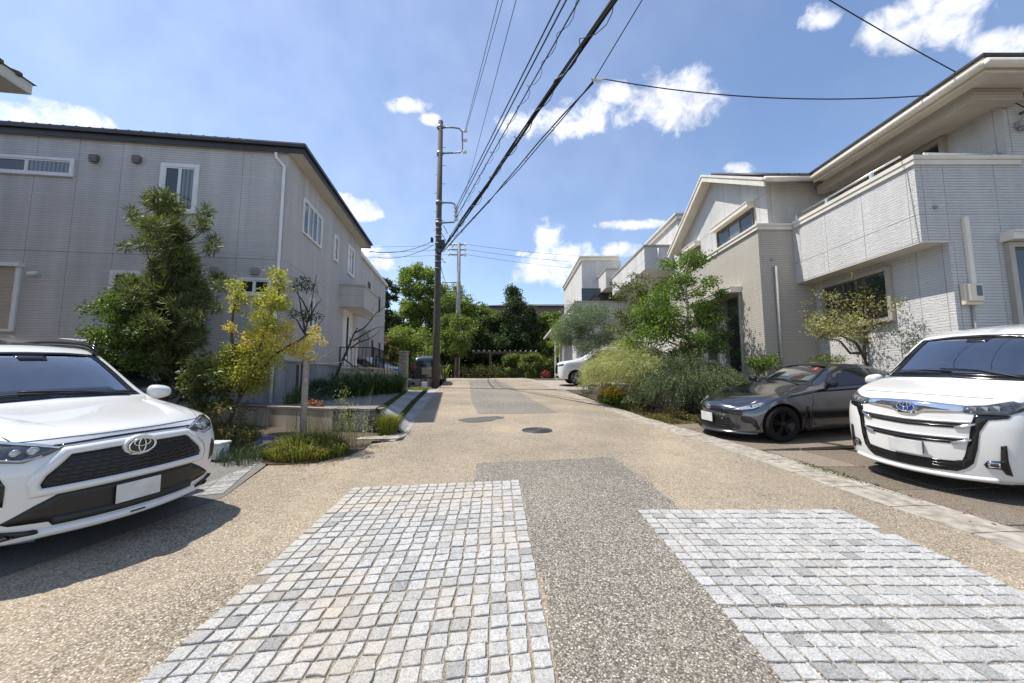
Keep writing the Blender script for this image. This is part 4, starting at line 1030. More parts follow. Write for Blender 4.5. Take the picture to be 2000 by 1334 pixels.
# upper balcony
vy = 19.2; p0, p1 = atY(1258, 482, vy), atY(1258, 515, vy); vx = p0.x; vy1 = atX(1195, 530, vx).y
mb = MB(); mb.box(vx, tx - .003, vy, vy1, p1.z - .3, p0.z); Wv = Wall((vx, vy), (0, 1), (-1, 0)); joints(mb, Wv, [1.6, 3.2, 4.8], [p1.z + .15], 0, vy1 - vy, p1.z - .3, p0.z)
b = mb.build('balcony', ['siding_far', 'caulk'], F2)
mb = MB(); mb.box(vx - .05, tx - .01, vy - .05, vy1 + .05, p0.z + .001, p0.z + .1); mb.build('cap', 'taupe', b)
mb = MB(); mb.tube([(vx + .7, vy - .06, p0.z - .1), (vx + .7, vy - .06, p0.z - .75), (vx + 1.6, vy - .06, p0.z - .75)], .04, 8); mb.build('pipe', 'trim_white', b)
# small balcony on the far block
wy = by - 2.6; q0, q1 = atY(1183, 527, wy), atY(1183, 556, wy); wx = q0.x; wy1 = min(by + 6, atX(1150, 551, wx).y)
mb = MB(); mb.box(wx, tx - .002, wy, by - .003, q1.z - .2, q0.z); mb.box(wx, bx - .003, by - .003, wy1, q1.z - .2, q0.z) if wx < bx - .1 else None
b = mb.build('balcony', 'siding_far', F2)
mb = MB(); mb.box(wx - .05, tx - .01, wy - .05, by - .01, q0.z + .001, q0.z + .1); mb.build('cap', 'taupe', b)
# lower terrace block and entrance canopy
ly = by - 1.2; l0 = atY(1124, 588, ly); lx = l0.x; ly1 = atX(1091, 614, lx).y
mb = MB(); mb.box(lx, tx - .004, ly, ly1, 1.2, l0.z - .12); Wq = Wall((lx, ly), (0, 1), (-1, 0)); mb.build('wall', 'siding_far', F2)
mb = MB(); mb.box(lx - .08, tx - .01, ly - .08, ly1, l0.z - .12, l0.z); mb.build('parapet_cap', 'taupe', F2)
mb = MB(); mb.box(lx + .5, tx - .05, ly + .2, ly + .26, l0.z, l0.z + 1.0); mb.build('dark_opening', 'window_glass', F2)
cy = ly + 2; k0, k1 = atY(1050, 660, cy + 6), atY(1096, 632, cy)
mb = MB(); mb.prism([(lx - 1.6, cy, k1.z - .55), (lx, cy, k1.z), (lx, cy, k1.z + .16), (lx - 1.6, cy, k1.z - .39)], (0, 7, 0)); mb.build('entrance_canopy', 'trim_cream', F2)
mb = MB(); mb.box(lx - 1.3, lx - 1.18, cy + .3, cy + .42, 1.2, k1.z - .40); mb.box(lx - .7, lx - .55, cy + .3, cy + .45, 1.2, k1.z - .22); mb.build('post', 'trim_white', F2)
Wtl = Wall((tx, ty), (0, 1), (-1, 0)); window(F2, Wtl, 1.0, 3.6, p1.z - 2.3, p1.z - .5, 2, frame='bronze', inner='bronze')
window(F2, Wtl, 4.4, 6.5, p1.z - 2.3, p1.z - .5, 2, frame='bronze', inner='bronze')

# dark-roofed building beyond the trees
bb = thing('building', 'long low dark roofed building just showing above the far trees', 'building', (4, 75, 1.4), 0)
z1, z0 = atY(1030, 586, 75).z, atY(1030, 602, 75).z
mb = MB(); mb.box(-6, 14, 75, 90, 1.4, z0 + .4); mb.build('wall', 'vent_brown', bb)
mb = MB(); V = [(-7, 74, z0 + .3), (15, 74, z0 + .3), (15, 91, z0 + .3), (-7, 91, z0 + .3), (-1, 82, z1 + .5), (12, 82, z1 + .5)]
mb.add(V, [(0, 3, 2, 1), (0, 1, 5, 4), (1, 2, 5), (2, 3, 4, 5), (3, 0, 4)]); mb.build('roof', 'roof_dark', bb)

# retaining wall on the left: smooth rendered length and the stained block end
GWA, GWB, GWC = Vector((-7.3, 9.35, 0)), Vector((-3.72, 7.92, 0)), Vector((-2.72, 7.98, 0))
rw = thing('garden_wall', 'low beige rendered retaining wall below the grey house', 'wall', (GWA.x, GWA.y, .3), 0)
d = (GWB - GWA).normalized(); n = Vector((d.y, -d.x, 0))
mb = MB(); mb.para(GWA + Vector((0, 0, .1)), GWB - GWA, -n * .16, (0, 0, SLAB - .14))
for k in range(1, 4): mb.para(GWA + d * (k * .95) + n * .001 + Vector((0, 0, .15)), d * .012, -n * .01, (0, 0, SLAB - .2), 1)
mb.build('wall', ['garden_wall', 'joint_dark'], rw)
mb = MB(); mb.para(GWA + n * .012 + Vector((0, 0, SLAB - .039)), GWB - GWA, -n * .19, (0, 0, .055)); mb.build('coping', 'old_wood', rw, bevel=.006)
sw = thing('block_wall', 'stained dark concrete block wall end beside the tall weeds', 'wall', (GWC.x, GWC.y, .3), 0)
mb = MB()
for r_ in range(3):
    x = GWB.x + .01
    for k in range(4):
        L = min(.39 if not (k == 0 and r_ % 2) else .2, GWC.x - x)
        if L <= .03: break
        mb.box(x, x + L - .008, GWC.y - .03 + rs.normal() * .006, GWC.y + .17, .22 + r_ * .195, .22 + r_ * .195 + .19); x += L
mb.box(GWB.x + .02, GWC.x - .02, GWC.y - .01, GWC.y + .15, .2, .79, 0)
mb.build('block', 'stained_block', sw, bevel=.008)
mb = MB(); mb.box(GWB.x + .005, GWC.x + .02, GWC.y - .05, GWC.y + .19, .808, SLAB + .015); mb.build('coping', 'stained_block', sw, bevel=.01)
# ================================================================ VEHICLES
COLS = [-1, -.80, -.42, 0, .42, .80, 1]
def car_root(name, label, cat, nose, head, L, group=None, slope=True, z=None, cs=0.95, tilt=0.0, dz=0.0):
    """nose point on the ground, heading; bays rise away from the road, so a car parked nose-out leans forward by tilt"""
    h = Vector((head[0], head[1], 0)).normalized(); g = Vector((0, SLOPE if slope else 0)) - Vector(h.xy) * tilt
    n = Vector((-g.x, -g.y, 1)).normalized()
    f = (h - n * h.dot(n)).normalized(); l = n.cross(f)
    c = Vector((nose[0], nose[1], (zg(nose[1]) if z is None else z) + .006 + dz)) - f * (L * cs / 2)
    M = Matrix((f, l, n)).transposed().to_4x4(); M.translation = c
    M = M @ Matrix.Scale(cs, 4)
    return thing(name, label, cat, M=M, group=group)
class Car:
    def __init__(s, root, L): s.root, s.L = root, L
    def X(s, q): return s.L / 2 - q
def car_body(car, st, mat, wheels, crease=None, sub=2, hoodbump=0.0, well=0.06, name='body'):
    """st: list of (s, [(halfwidth,z) x6], ztop, bow, lean6)"""
    nI, nJ, nK = len(st), len(COLS), 6
    bm = bmesh.new(); vd = {}
    for i, S_ in enumerate(st):
        s0, rows, zt, bow, lean = S_[:5]
        for j, f in enumerate(COLS):
            for k in range(nK):
                if not (i in (0, nI - 1) or j in (0, nJ - 1) or k in (0, nK - 1)): continue
                w_, z = rows[k]
                if k == 5:
                    z = zt - (zt - z) * abs(f) ** 2.4
                    if hoodbump and abs(abs(f) - .80) < .01: z += hoodbump * st[i][5] if len(st[i]) > 5 else 0
                b = bow[k] if hasattr(bow, '__len__') else bow
                l = lean[k] if lean else 0
                vd[i, j, k] = bm.verts.new((car.X(s0 + l + b * abs(f) ** 2.3), w_ * f, z))
    def q(*ks):
        try: bm.faces.new([vd[k] for k in ks])
        except Exception: pass
    for i in range(nI - 1):
        for j in range(nJ - 1):
            q((i, j, 0), (i, j + 1, 0), (i + 1, j + 1, 0), (i + 1, j, 0)); q((i, j, 5), (i + 1, j, 5), (i + 1, j + 1, 5), (i, j + 1, 5))
        for k in range(nK - 1):
            q((i, 0, k), (i + 1, 0, k), (i + 1, 0, k + 1), (i, 0, k + 1)); q((i, nJ - 1, k), (i, nJ - 1, k + 1), (i + 1, nJ - 1, k + 1), (i + 1, nJ - 1, k))
    for j in range(nJ - 1):
        for k in range(nK - 1):
            q((0, j, k), (0, j, k + 1), (0, j + 1, k + 1), (0, j + 1, k)); q((nI - 1, j, k), (nI - 1, j + 1, k), (nI - 1, j + 1, k + 1), (nI - 1, j, k + 1))
    bmesh.ops.recalc_face_normals(bm, faces=bm.faces)
    cl = bm.edges.layers.float.get('crease_edge') or bm.edges.layers.float.new('crease_edge')
    inv = {v: k for k, v in vd.items()}
    for e in bm.edges:
        a, b = inv[e.verts[0]], inv[e.verts[1]]
        for (cond, val) in (crease or []):
            if cond(a, b): e[cl] = max(e[cl], val)
    me = bpy.data.meshes.new(name); bm.to_mesh(me); bm.free()
    o = bpy.data.objects.new(name, me); C.objects.link(o)
    m = o.modifiers.new('s', 'SUBSURF'); m.levels = m.render_levels = sub
    cut = []
    for (sx, r, wt) in wheels:
        for sg in (-1, 1):
            mb = MB(); y0, y1 = (.60 * wt, wt + .3)
            mb.lathe([(0, y0), (r + well, y0), (r + well, y1), (0, y1)], (car.X(sx), 0, r), 'y', 40, sm=False)
            if sg < 0: mb.v = [(x, -y, z) for x, y, z in mb.v]; mb.f = [f[::-1] for f in mb.f]
            c_ = mb.build('cutter', 'rubber', local=True)
            bmx = bmesh.new(); bmx.from_mesh(c_.data); bmesh.ops.remove_doubles(bmx, verts=bmx.verts, dist=1e-4); bmesh.ops.recalc_face_normals(bmx, faces=bmx.faces); bmx.to_mesh(c_.data); bmx.free()
            b = o.modifiers.new('b', 'BOOLEAN'); b.operation = 'DIFFERENCE'; b.object = c_; b.solver = 'EXACT'; cut.append(c_)
    dg = bpy.context.evaluated_depsgraph_get(); dg.update()
    nm = bpy.data.meshes.new_from_object(o.evaluated_get(dg))
    o.modifiers.clear(); o.data = nm
    for c_ in cut: bpy.data.objects.remove(c_)
    nm.materials.clear(); nm.materials.append(MATS[mat]); nm.materials.append(MATS['black_plastic'])
    nm.polygons.foreach_set('use_smooth', [True] * len(nm.polygons))
    W0 = max(r[0] for r in st[len(st) // 2][1])
    for p in nm.polygons:
        p.material_index = 0
        c_ = p.center
        for (sx, r, wt) in wheels:
            if (Vector((c_.x - car.X(sx), c_.z - r)).length < r + well + .004) and abs(c_.y) < wt - .015: p.material_index = 1
        if p.normal.z < -.75 and c_.z < .45: p.material_index = 1
    try: nm.set_sharp_from_angle(angle=R(48))
    except Exception: pass
    o.parent = car.root; ROOTM[o.name] = ROOTM[car.root.name]
    car.body = o
    car.bvh = BVHTree.FromPolygons([v.co.copy() for v in nm.vertices], [tuple(p.vertices) for p in nm.polygons])
    return o
def proj(car, axis, a, b, side=1):
    if axis == 'front': o, d = Vector((car.L, a, b)), Vector((-1, 0, 0))
    elif axis == 'rear': o, d = Vector((-car.L, a, b)), Vector((1, 0, 0))
    elif axis == 'side': o, d = Vector((car.X(a), 3 * side, b)), Vector((0, -side, 0))
    else: o, d = Vector((car.X(a), b, 4)), Vector((0, 0, -1))
    h, n, _, _ = car.bvh.ray_cast(o, d)
    if h is None:
        q = o + d * (o.dot(d) * -1); h, n, _, _ = car.bvh.find_nearest(o + d * (abs(o.x) - car.L / 2 if axis in ('front', 'rear') else 2))
    if n.dot(d) > 0: n = -n
    return h, n
def feat(car, name, poly, mat, axis='front', parent=None, off=.006, res=.06, mirror=False, side=1, skirt=.02, alongn=True, build=True):
    """a panel, lamp or pane that follows the bodywork under a 2-D outline"""
    polys = [(poly, side)]
    if mirror: polys.append(([(a, b) for a, b in poly], -side) if axis == 'side' else ([(-a, b) for a, b in poly][::-1], side) if axis in ('front', 'rear') else ([(a, -b) for a, b in poly][::-1], side))
    out = []
    for P, sd in polys:
        mb = MB()
        B = []; n = len(P)
        for i in range(n):
            a, b = Vector(P[i]), Vector(P[(i + 1) % n]); m = max(1, int((b - a).length / res + .5))
            B += [a.lerp(b, t / m) for t in range(m)]
        xs = [p.x for p in B]; zs = [p.y for p in B]
        def inside(x, y):
            c = False; j = len(P) - 1
            for i in range(len(P)):
                if (P[i][1] > y) != (P[j][1] > y) and x < (P[j][0] - P[i][0]) * (y - P[i][1]) / (P[j][1] - P[i][1]) + P[i][0]: c = not c
                j = i
            return c
        I = []
        x = min(xs) + res * .5
        while x < max(xs):
            y = min(zs) + res * .5
            while y < max(zs):
                if inside(x, y) and min((Vector((x, y)) - b).length for b in B) > res * .35: I.append(Vector((x, y)))
                y += res
            x += res
        nb = len(B)
        V, _, F, *_ = delaunay_2d_cdt(B + I, [], [list(range(nb))], 1, 1e-5)
        pts = [proj(car, axis, v.x, v.y, sd) for v in V]
        top = [h + nn * off for h, nn in pts]; bot = [h - nn * skirt for h, nn in pts]
        view = {'front': Vector((1, 0, 0)), 'rear': Vector((-1, 0, 0)), 'side': Vector((0, sd, 0)), 'top': Vector((0, 0, 1))}[axis]
        FF = []; cnt = {}
        for f in F:
            f = tuple(f)
            nn = Vector((0, 0, 0))
            for i in range(len(f)): nn += top[f[i]].cross(top[f[(i + 1) % len(f)]])
            if nn.dot(view) < 0: f = f[::-1]
            FF.append(f)
            for i in range(len(f)):
                e = (f[i], f[(i + 1) % len(f)]); cnt[e] = cnt.get(e, 0) + 1
        N = len(top)
        sk = [(b, a, a + N, b + N) for (a, b) in cnt if (b, a) not in cnt]
        mb.add(top + bot, FF, 0, True); mb.add([], [], 0)
        for f in sk: mb.f.append(f); mb.mi.append(0); mb.sm.append(False)
        out.append(mb)
    obs = []
    for mb in out:
        o = mb.build(name, mat, parent or car.root, local=True); obs.append(o)
    return obs if mirror else obs[0]
def line_on(car, pts, axis, off=.004, side=1, n=8):
    """3-D points following the bodywork under a 2-D polyline"""
    P = []
    for (a, b) in zip(pts, pts[1:]):
        for t in range(n): P.append((a[0] + (b[0] - a[0]) * t / n, a[1] + (b[1] - a[1]) * t / n))
    P.append(pts[-1]); r = []
    for a, b in P:
        h, nn = proj(car, axis, a, b, side); r.append(h + nn * off)
    return r
def open_screen(car, ws, shrink=.93, interior=True, seat='seat_grey'):
    """cut the glass opening in the bodywork and furnish the cabin behind it"""
    cy = sum(p[0] for p in ws) / len(ws); cz = sum(p[1] for p in ws) / len(ws)
    Q = [(cy + (a - cy) * shrink, cz + (b - cz) * shrink) for a, b in ws]
    def inside(x, y):
        c = False; j = len(Q) - 1
        for i in range(len(Q)):
            if (Q[i][1] > y) != (Q[j][1] > y) and x < (Q[j][0] - Q[i][0]) * (y - Q[i][1]) / (Q[j][1] - Q[i][1]) + Q[i][0]: c = not c
            j = i
        return c
    bm = bmesh.new(); bm.from_mesh(car.body.data)
    kill = [f for f in bm.faces if f.calc_center_median().x > car.L / 2 - 2.5 and f.normal.x > .15 and inside(f.calc_center_median().y, f.calc_center_median().z)]
    bmesh.ops.delete(bm, geom=kill, context='FACES'); bm.to_mesh(car.body.data); bm.free()
    zl = min(p[1] for p in ws); zh = max(p[1] for p in ws); wl = max(p[0] for p in ws)
    s0 = car.L / 2 - proj(car, 'front', 0, zl + .02)[0].x
    mb = MB(); d0 = car.X(s0 + .02); n = 10
    prof = [(d0 + .02, zl - .06), (d0 - .22, zl - .03), (d0 - .42, zl - .045), (d0 - .52, zl - .10), (d0 - .55, zl - .45)]
    V = []; F = []
    for i in range(n + 1):
        y = -wl * .97 + 2 * wl * .97 * i / n; bulge = .035 * math.exp(-((y + .36) / .2) ** 2)
        for x, z in prof: V.append((x, y, z + (bulge if x < d0 - .2 and z > zl - .08 else 0)))
    m = len(prof)
    for i in range(n):
        for k in range(m - 1): F.append((i * m + k, (i + 1) * m + k, (i + 1) * m + k + 1, i * m + k + 1))
    mb.add(V, F, 0, True); mb.build('dashboard', 'dash_grey', car.root, local=True)
    xs = d0 - .98
    for y in (-.36, .36):
        mb = MB()
        for (z0, z1, w0, w1, dx) in ((zl - .75, zl - .35, .24, .25, 0), (zl - .35, zl + .10, .25, .20, -.05)):
            mb.prism([(xs + dx, y - w0, z0), (xs + dx, y + w0, z0), (xs + dx - .06, y + w1, z1), (xs + dx - .06, y - w1, z1)], (-.13, 0, 0))
        st_ = mb.build('seat', seat, car.root, local=True, bevel=.035)
        mb = MB(); mb.box(xs - .24, xs - .13, y - .125, y + .125, zl + .13, zl + .30); mb.build('headrest', seat, st_, local=True, bevel=.035)
    mb = MB(); c_ = Vector((d0 - .62, -.36, zl - .03)); ax1 = Vector((0, 1, 0)); ax2 = Vector((.40, 0, .92)).normalized()
    mb.tube([c_ + (ax1 * math.cos(a) + ax2 * math.sin(a)) * .185 for a in np.linspace(0, 2 * math.pi, 33)[:-1]], .016, 8, closed=True)
    for a in (0, math.pi, -math.pi / 2): mb.tube([c_, c_ + (ax1 * math.cos(a) + ax2 * math.sin(a)) * .18], .018, 6)
    mb.build('steering_wheel', 'black_plastic', car.root, local=True)
    mb = MB(); x_ = proj(car, 'front', 0, zh - .09)[0].x - .10; mb.box(x_ - .03, x_, -.12, .12, zh - .15, zh - .085); mb.build('rear_view_mirror', 'black_plastic', car.root, local=True, bevel=.015)
def frit(car, ws, parent, wd=.90):
    cy = sum(p[0] for p in ws) / len(ws); cz = sum(p[1] for p in ws) / len(ws)
    ring(car, ws, [(cy + (a - cy) * wd, cz + (b - cz) * wd) for a, b in ws], 'screen_border', 'gloss_black', off=.0065, parent=parent, skirt=.004)
def emblem(car, y, z, w_, h_, axis='front', off=.02, mat='chrome', back=None, r=.0055):
    def E(cy, cz, a, b, n=28): return [(cy + a * math.cos(2 * math.pi * k / n), cz + b * math.sin(2 * math.pi * k / n)) for k in range(n)]
    mb = MB(); base, nrm = proj(car, axis, y, z)
    sg = 1 if axis == 'front' else -1
    def lift(ps): return [Vector((base.x + sg * off - sg * .02 * 0, p[0], p[1])) for p in ps]
    for (cy, cz, a, b) in ((y, z, w_, h_), (y, z + h_ * .42, w_ * .62, h_ * .50), (y, z, w_ * .27, h_ * .93)):
        mb.tube(lift(E(cy, cz, a, b)), r * (1.3 if a == w_ else 1.0), 6, closed=True)
    e = mb.build('emblem', mat, car.root, local=True)
    if back:
        m2 = MB(); P = E(y, z, w_ * 1.02, h_ * 1.02); m2.prism([Vector((base.x + sg * (off - .006), p[0], p[1])) for p in P], (-sg * .05, 0, 0)); m2.build('emblem_plate', back, e, local=True)
    return e
def wheel(car, sx, r, wt, width=.21, spokes=5, rim='wheel_alloy', side=1):
    c = Vector((car.X(sx), side * (wt - width / 2 - .005), r))
    mb = MB(); w2 = width / 2
    prof = [(r * .71, -w2), (r * .94, -w2), (r, -w2 * .76), (r, w2 * .76), (r * .94, w2), (r * .73, w2 * .98), (r * .71, w2 * .8)]
    mb.lathe(prof, c, 'y', 36); tv = mb.build('wheel', 'rubber', car.root, local=True)
    o = side; mb = MB()
    mb.lathe([(r * .72, -w2 * .9), (r * .72, o * w2 * .88), (r * .68, o * w2 * .86), (r * .66, o * w2 * .2), (0.0, o * w2 * .1)] if o > 0 else [(r * .72, w2 * .9), (r * .72, -w2 * .88), (r * .68, -w2 * .86), (r * .66, -w2 * .2), (0.0, -w2 * .1)], c, 'y', 36)
    for k in range(spokes):
        a = 2 * math.pi * k / spokes + .3
        for da in (-.13, .13):
            d0 = Vector((math.cos(a + da * 2.2), 0, math.sin(a + da * 2.2))) * (r * .13); d1 = Vector((math.cos(a + da), 0, math.sin(a + da))) * (r * .69)
            t = (d1 - d0).normalized(); sdv = Vector((-t.z, 0, t.x)) * (r * .045)
            mb.para(c + d0 + Vector((0, o * w2 * .55, 0)) - sdv, d1 - d0, sdv * 2, (0, o * w2 * .28, 0))
    mb.lathe([(0, o * w2 * .86), (r * .14, o * w2 * .86), (r * .16, o * w2 * .5)], c, 'y', 16)
    mb.build('rim', rim, tv, local=True)
def wheels_all(car, fr, rr, r, wt, **kw):
    for sx in (fr, rr):
        for sd in (-1, 1): wheel(car, sx, r, wt, side=sd, **kw)
def mirror_pair(car, s, y, z, mat, size=(.11, .20, .15), base='black_plastic'):
    for sd in (-1, 1):
        mb = MB(); bm = bmesh.new(); bmesh.ops.create_icosphere(bm, subdivisions=3, radius=1)
        for v in bm.verts:
            x, yy, zz = v.co
            yy2 = (abs(yy) ** .7) * (1 if yy > 0 else -1); zz2 = (abs(zz) ** .75) * (1 if zz > 0 else -1)
            v.co = (x * size[0] * (1 if x > 0 else .45), yy2 * size[1] * .5, zz2 * size[2] * .5 * (1 + .18 * yy2 * -1))
        vs = [(car.X(s) + v.co.x, sd * (y + size[1] * .5 + v.co.y), z + v.co.z) for v in bm.verts]; fs = [tuple(q.index for q in f.verts) for f in bm.faces]
        if sd < 0: fs = [f[::-1] for f in fs]
        mb.add(vs, fs, 0, True); bm.free(); o = mb.build('wing_mirror', mat, car.root, local=True)
        mb = MB(); mb.tube([(car.X(s + .01), sd * (y - .06), z - size[2] * .42), (car.X(s), sd * (y + .06), z - size[2] * .3)], [.035, .03], 8); mb.build('mirror_arm', base, o, local=True)
def wiper(car, pts):
    P = line_on(car, pts, 'top', .02, n=6); mb = MB(); mb.tube(P, .009, 6); mb.build('wiper', 'black_plastic', car.root, local=True)
def plate(car, y, z, w_=.33, h_=.165, mat='plate_white', axis='front', off=.025, tilt=0):
    b, n = proj(car, axis, y, z); sg = 1 if axis == 'front' else -1; x = b.x + sg * off
    mb = MB(); mb.box(min(x, x - sg * .012), max(x, x - sg * .012), y - w_ / 2, y + w_ / 2, z - h_ / 2, z + h_ / 2); o = mb.build('number_plate', mat, car.root, local=True, bevel=.004)
    mb = MB(); mb.box(min(x - sg * .013, x - sg * .1), max(x - sg * .013, x - sg * .1), y - w_ / 2 + .02, y + w_ / 2 - .02, z - h_ / 2 + .01, z + h_ / 2 - .01); mb.build('bracket', 'black_plastic', o, local=True)
def ring(car, outer, inner, name, mat, axis='front', off=.02, parent=None, res=.05, skirt=.02):
    """a raised frame: the band between two outlines with equal corner counts"""
    n = len(outer); obs = []
    mb = MB()
    O = line_on(car, outer + [outer[0]], axis, off, n=6)[:-1]; I = line_on(car, inner + [inner[0]], axis, off, n=6)[:-1]
    Md = [(a + b) / 2 for a, b in zip(O, I)]
    nv = {'front': Vector((1, 0, 0)), 'rear': Vector((-1, 0, 0)), 'side': Vector((0, 1, 0))}[axis]
    Md = [m + nv * (off * .6 if off > .01 else 0) for m in Md]
    N = len(O); Ob = [p - nv * (skirt + off) for p in O]; Ib = [p - nv * (skirt + off) for p in I]
    V = Ob + O + Md + I + Ib; F = []
    for r_ in range(4):
        for k in range(N): F.append((r_ * N + k, r_ * N + (k + 1) % N, (r_ + 1) * N + (k + 1) % N, (r_ + 1) * N + k))
    a = V[F[N][0]]; nn = (Vector(V[F[N][1]]) - a).cross(Vector(V[F[N][3]]) - a)
    if nn.dot(nv) < 0: F = [f[::-1] for f in F]
    mb.add(V, F, 0, True); return mb.build(name, mat, parent or car.root, local=True)
def bars(car, y0, y1, z, h, mat, name, axis='front', off=.012, parent=None):
    pass
rowk = lambda k, v, i0=0, i1=99: (lambda a, b: a[2] == b[2] == k and a[1] == b[1] and a[1] in (0, 6) and i0 <= min(a[0], b[0]) and max(a[0], b[0]) <= i1, v)

# ---------------------------------------------------------------- white SUV on the left
def suv():
    L = 4.6; root = car_root('parked_car', 'white pearl SUV with black hexagonal grille and roof rails, parked nose to the road', 'car', (-3.09, 3.25), (math.cos(-.313), math.sin(-.313)), L, cs=.885, tilt=.05, dz=-.02)
    c = Car(root, L)
    bo = [(.78, .25), (.91, .36), (.925, .58), (.93, .84), (.90, 1.03)]
    def rw(k5, a=bo): return a + [k5]
    st = [(0, [(.66, .235), (.80, .33), (.86, .52), (.86, .76), (.82, .95), (.70, 1.03)], 1.055, [.26, .28, .27, .25, .27, .24], [.09, .01, .02, 0, .04, .14], 0),
          (.28, [(.74, .225), (.87, .33), (.90, .54), (.905, .80), (.88, 1.00), (.74, 1.075)], 1.10, .17, [0, 0, 0, 0, 0, .02], .6),
          (.60, [(.76, .23), (.90, .33), (.925, .56), (.93, .84), (.905, 1.04), (.75, 1.11)], 1.125, .07, None, 1),
          (1.05, [(.78, .24), (.91, .33), (.93, .57), (.935, .85), (.91, 1.06), (.76, 1.14)], 1.155, .03, None, 1),
          (1.30, rw((.80, 1.165)), 1.18, 0.07, None, .5),
          (1.40, rw((.79, 1.20)), 1.225, 0.12, None, 0),
          (1.76, rw((.70, 1.46)), 1.495, 0.10, None, 0),
          (2.08, rw((.635, 1.665)), 1.705, .07, None, 0),
          (2.34, rw((.62, 1.715)), 1.765, .02, None, 0),
          (3.2, rw((.61, 1.715)), 1.775, 0, None, 0),
          (3.9, rw((.59, 1.66)), 1.72, 0, None, 0),
          (4.3, rw((.575, 1.54)), 1.60, -.03, None, 0),
          (4.52, [(.76, .30), (.86, .40), (.89, .6), (.89, .86), (.86, 1.05), (.66, 1.12)], 1.13, -.12, None, 0),
          (4.6, [(.70, .34), (.80, .42), (.83, .6), (.83, .84), (.80, .99), (.64, 1.05)], 1.06, -.18, None, 0)]
    car_body(c, st, 'paint_pearl', [(.93, .36, .93), (3.62, .36, .93)], [rowk(4, .55, 0, 12), rowk(5, .45), rowk(1, .5), rowk(3, .3), (lambda a, b: a[0] == b[0] == 0 and a[2] == b[2] and a[2] in (5, 1), .6)], sub=3, hoodbump=.022)
    wheels_all(c, .93, 3.62, .36, .93, spokes=5)
    # arch claddings
    for sx in (.93, 3.62):
        for sd in (-1, 1):
            pts = [(sx + .43 * math.cos(t), .36 + .43 * math.sin(t)) for t in np.linspace(-.15, math.pi + .15, 25)]
            mb = MB(); mb.tube(line_on(c, pts, 'side', .004, sd, 2), .028, 6); mb.build('arch_moulding', 'black_plastic', root, local=True)
    # upper grille, raised white frame, lower intake
    g = [(-.42, .905), (-.2, .915), (0, .918), (.2, .915), (.42, .905), (.555, .76), (.58, .70), (.57, .665), (.3, .672), (0, .675), (-.3, .672), (-.57, .665), (-.58, .70), (-.555, .76)]
    gr_ = feat(c, 'grille', g, 'grille_black', off=.004)
    mb = MB()
    for k in range(6):
        z = .70 + k * .036; hw = .56 - max(0, (z - .72)) * .72
        P = []
        n = 28
        for i in range(n + 1):
            y = -hw + 2 * hw * i / n; P.append((y, z + (.006 if i % 2 else -.006)))
        mb.tube(line_on(c, P, 'front', .010, n=1), .0075, 5)
    mb.build('grille_bars', 'gloss_black', gr_, local=True)
    out = [(0, .972), (.2, .968), (.46, .952), (.62, .78), (.64, .70), (.62, .60), (.3, .612), (0, .617), (-.3, .612), (-.62, .60), (-.64, .70), (-.62, .78), (-.46, .952), (-.2, .968)]
    inn = [(0, .918), (.2, .915), (.42, .905), (.555, .76), (.58, .70), (.57, .665), (.3, .672), (0, .675), (-.3, .672), (-.57, .665), (-.58, .70), (-.555, .76), (-.42, .905), (-.2, .915)]
    ring(c, out, inn, 'grille_frame', 'paint_pearl', off=.016)
    # black slit between bonnet and grille frame
    feat(c, 'upper_slit', [(-.50, .975), (-.2, .992), (0, .995), (.2, .992), (.50, .975), (.50, .987), (.2, 1.008), (0, 1.012), (-.2, 1.008), (-.50, .987)], 'gloss_black', off=.003)
    low = [(-.48, .605), (0, .612), (.48, .605), (.60, .53), (.74, .425), (.70, .40), (.52, .385), (.50, .352), (0, .355), (-.50, .352), (-.52, .385), (-.70, .40), (-.74, .425), (-.60, .53)]
    lw = feat(c, 'lower_intake', low, 'grille_black', off=.005)
    feat(c, 'intake_mesh', [(-.50, .352), (.50, .352), (.50, .42), (-.50, .42)], 'black_plastic', off=.012, parent=lw)
    # bumper lip in two steps
    mb = MB()
    n = 30; P = []
    for i in range(n + 1):
        y = -.78 + 1.56 * i / n; z = .315 if abs(y) < .5 else .315 - (abs(y) - .5) * .12
        h, nn = proj(c, 'front', y, max(z, .27)); P.append(h)
    up = [p + Vector((.035, 0, .02)) for p in P]; dn = [p + Vector((.045, 0, -.03)) for p in P]; bk = [p + Vector((-.06, 0, -.075)) for p in P]; tb = [p + Vector((-.05, 0, .03)) for p in P]
    V = tb + up + dn + bk; m = n + 1; F = [(r_ * m + k, (r_ + 1) * m + k, (r_ + 1) * m + k + 1, r_ * m + k + 1) for r_ in range(3) for k in range(n)]
    mb.add(V, F, 0, True); mb.build('bumper_lip', 'paint_pearl', root, local=True)
    feat(c, 'corner_trim', [(.56, .33), (.80, .375), (.84, .30), (.60, .265)], 'black_plastic', off=.03, mirror=True)
    feat(c, 'lip_blade', [(.54, .262), (.84, .285), (.84, .265), (.54, .24)], 'dark_chrome', off=.045, mirror=True)
    feat(c, 'side_duct', [(.735, .56), (.79, .60), (.80, .74), (.76, .79), (.735, .72)], 'gloss_black', off=.006, mirror=True)
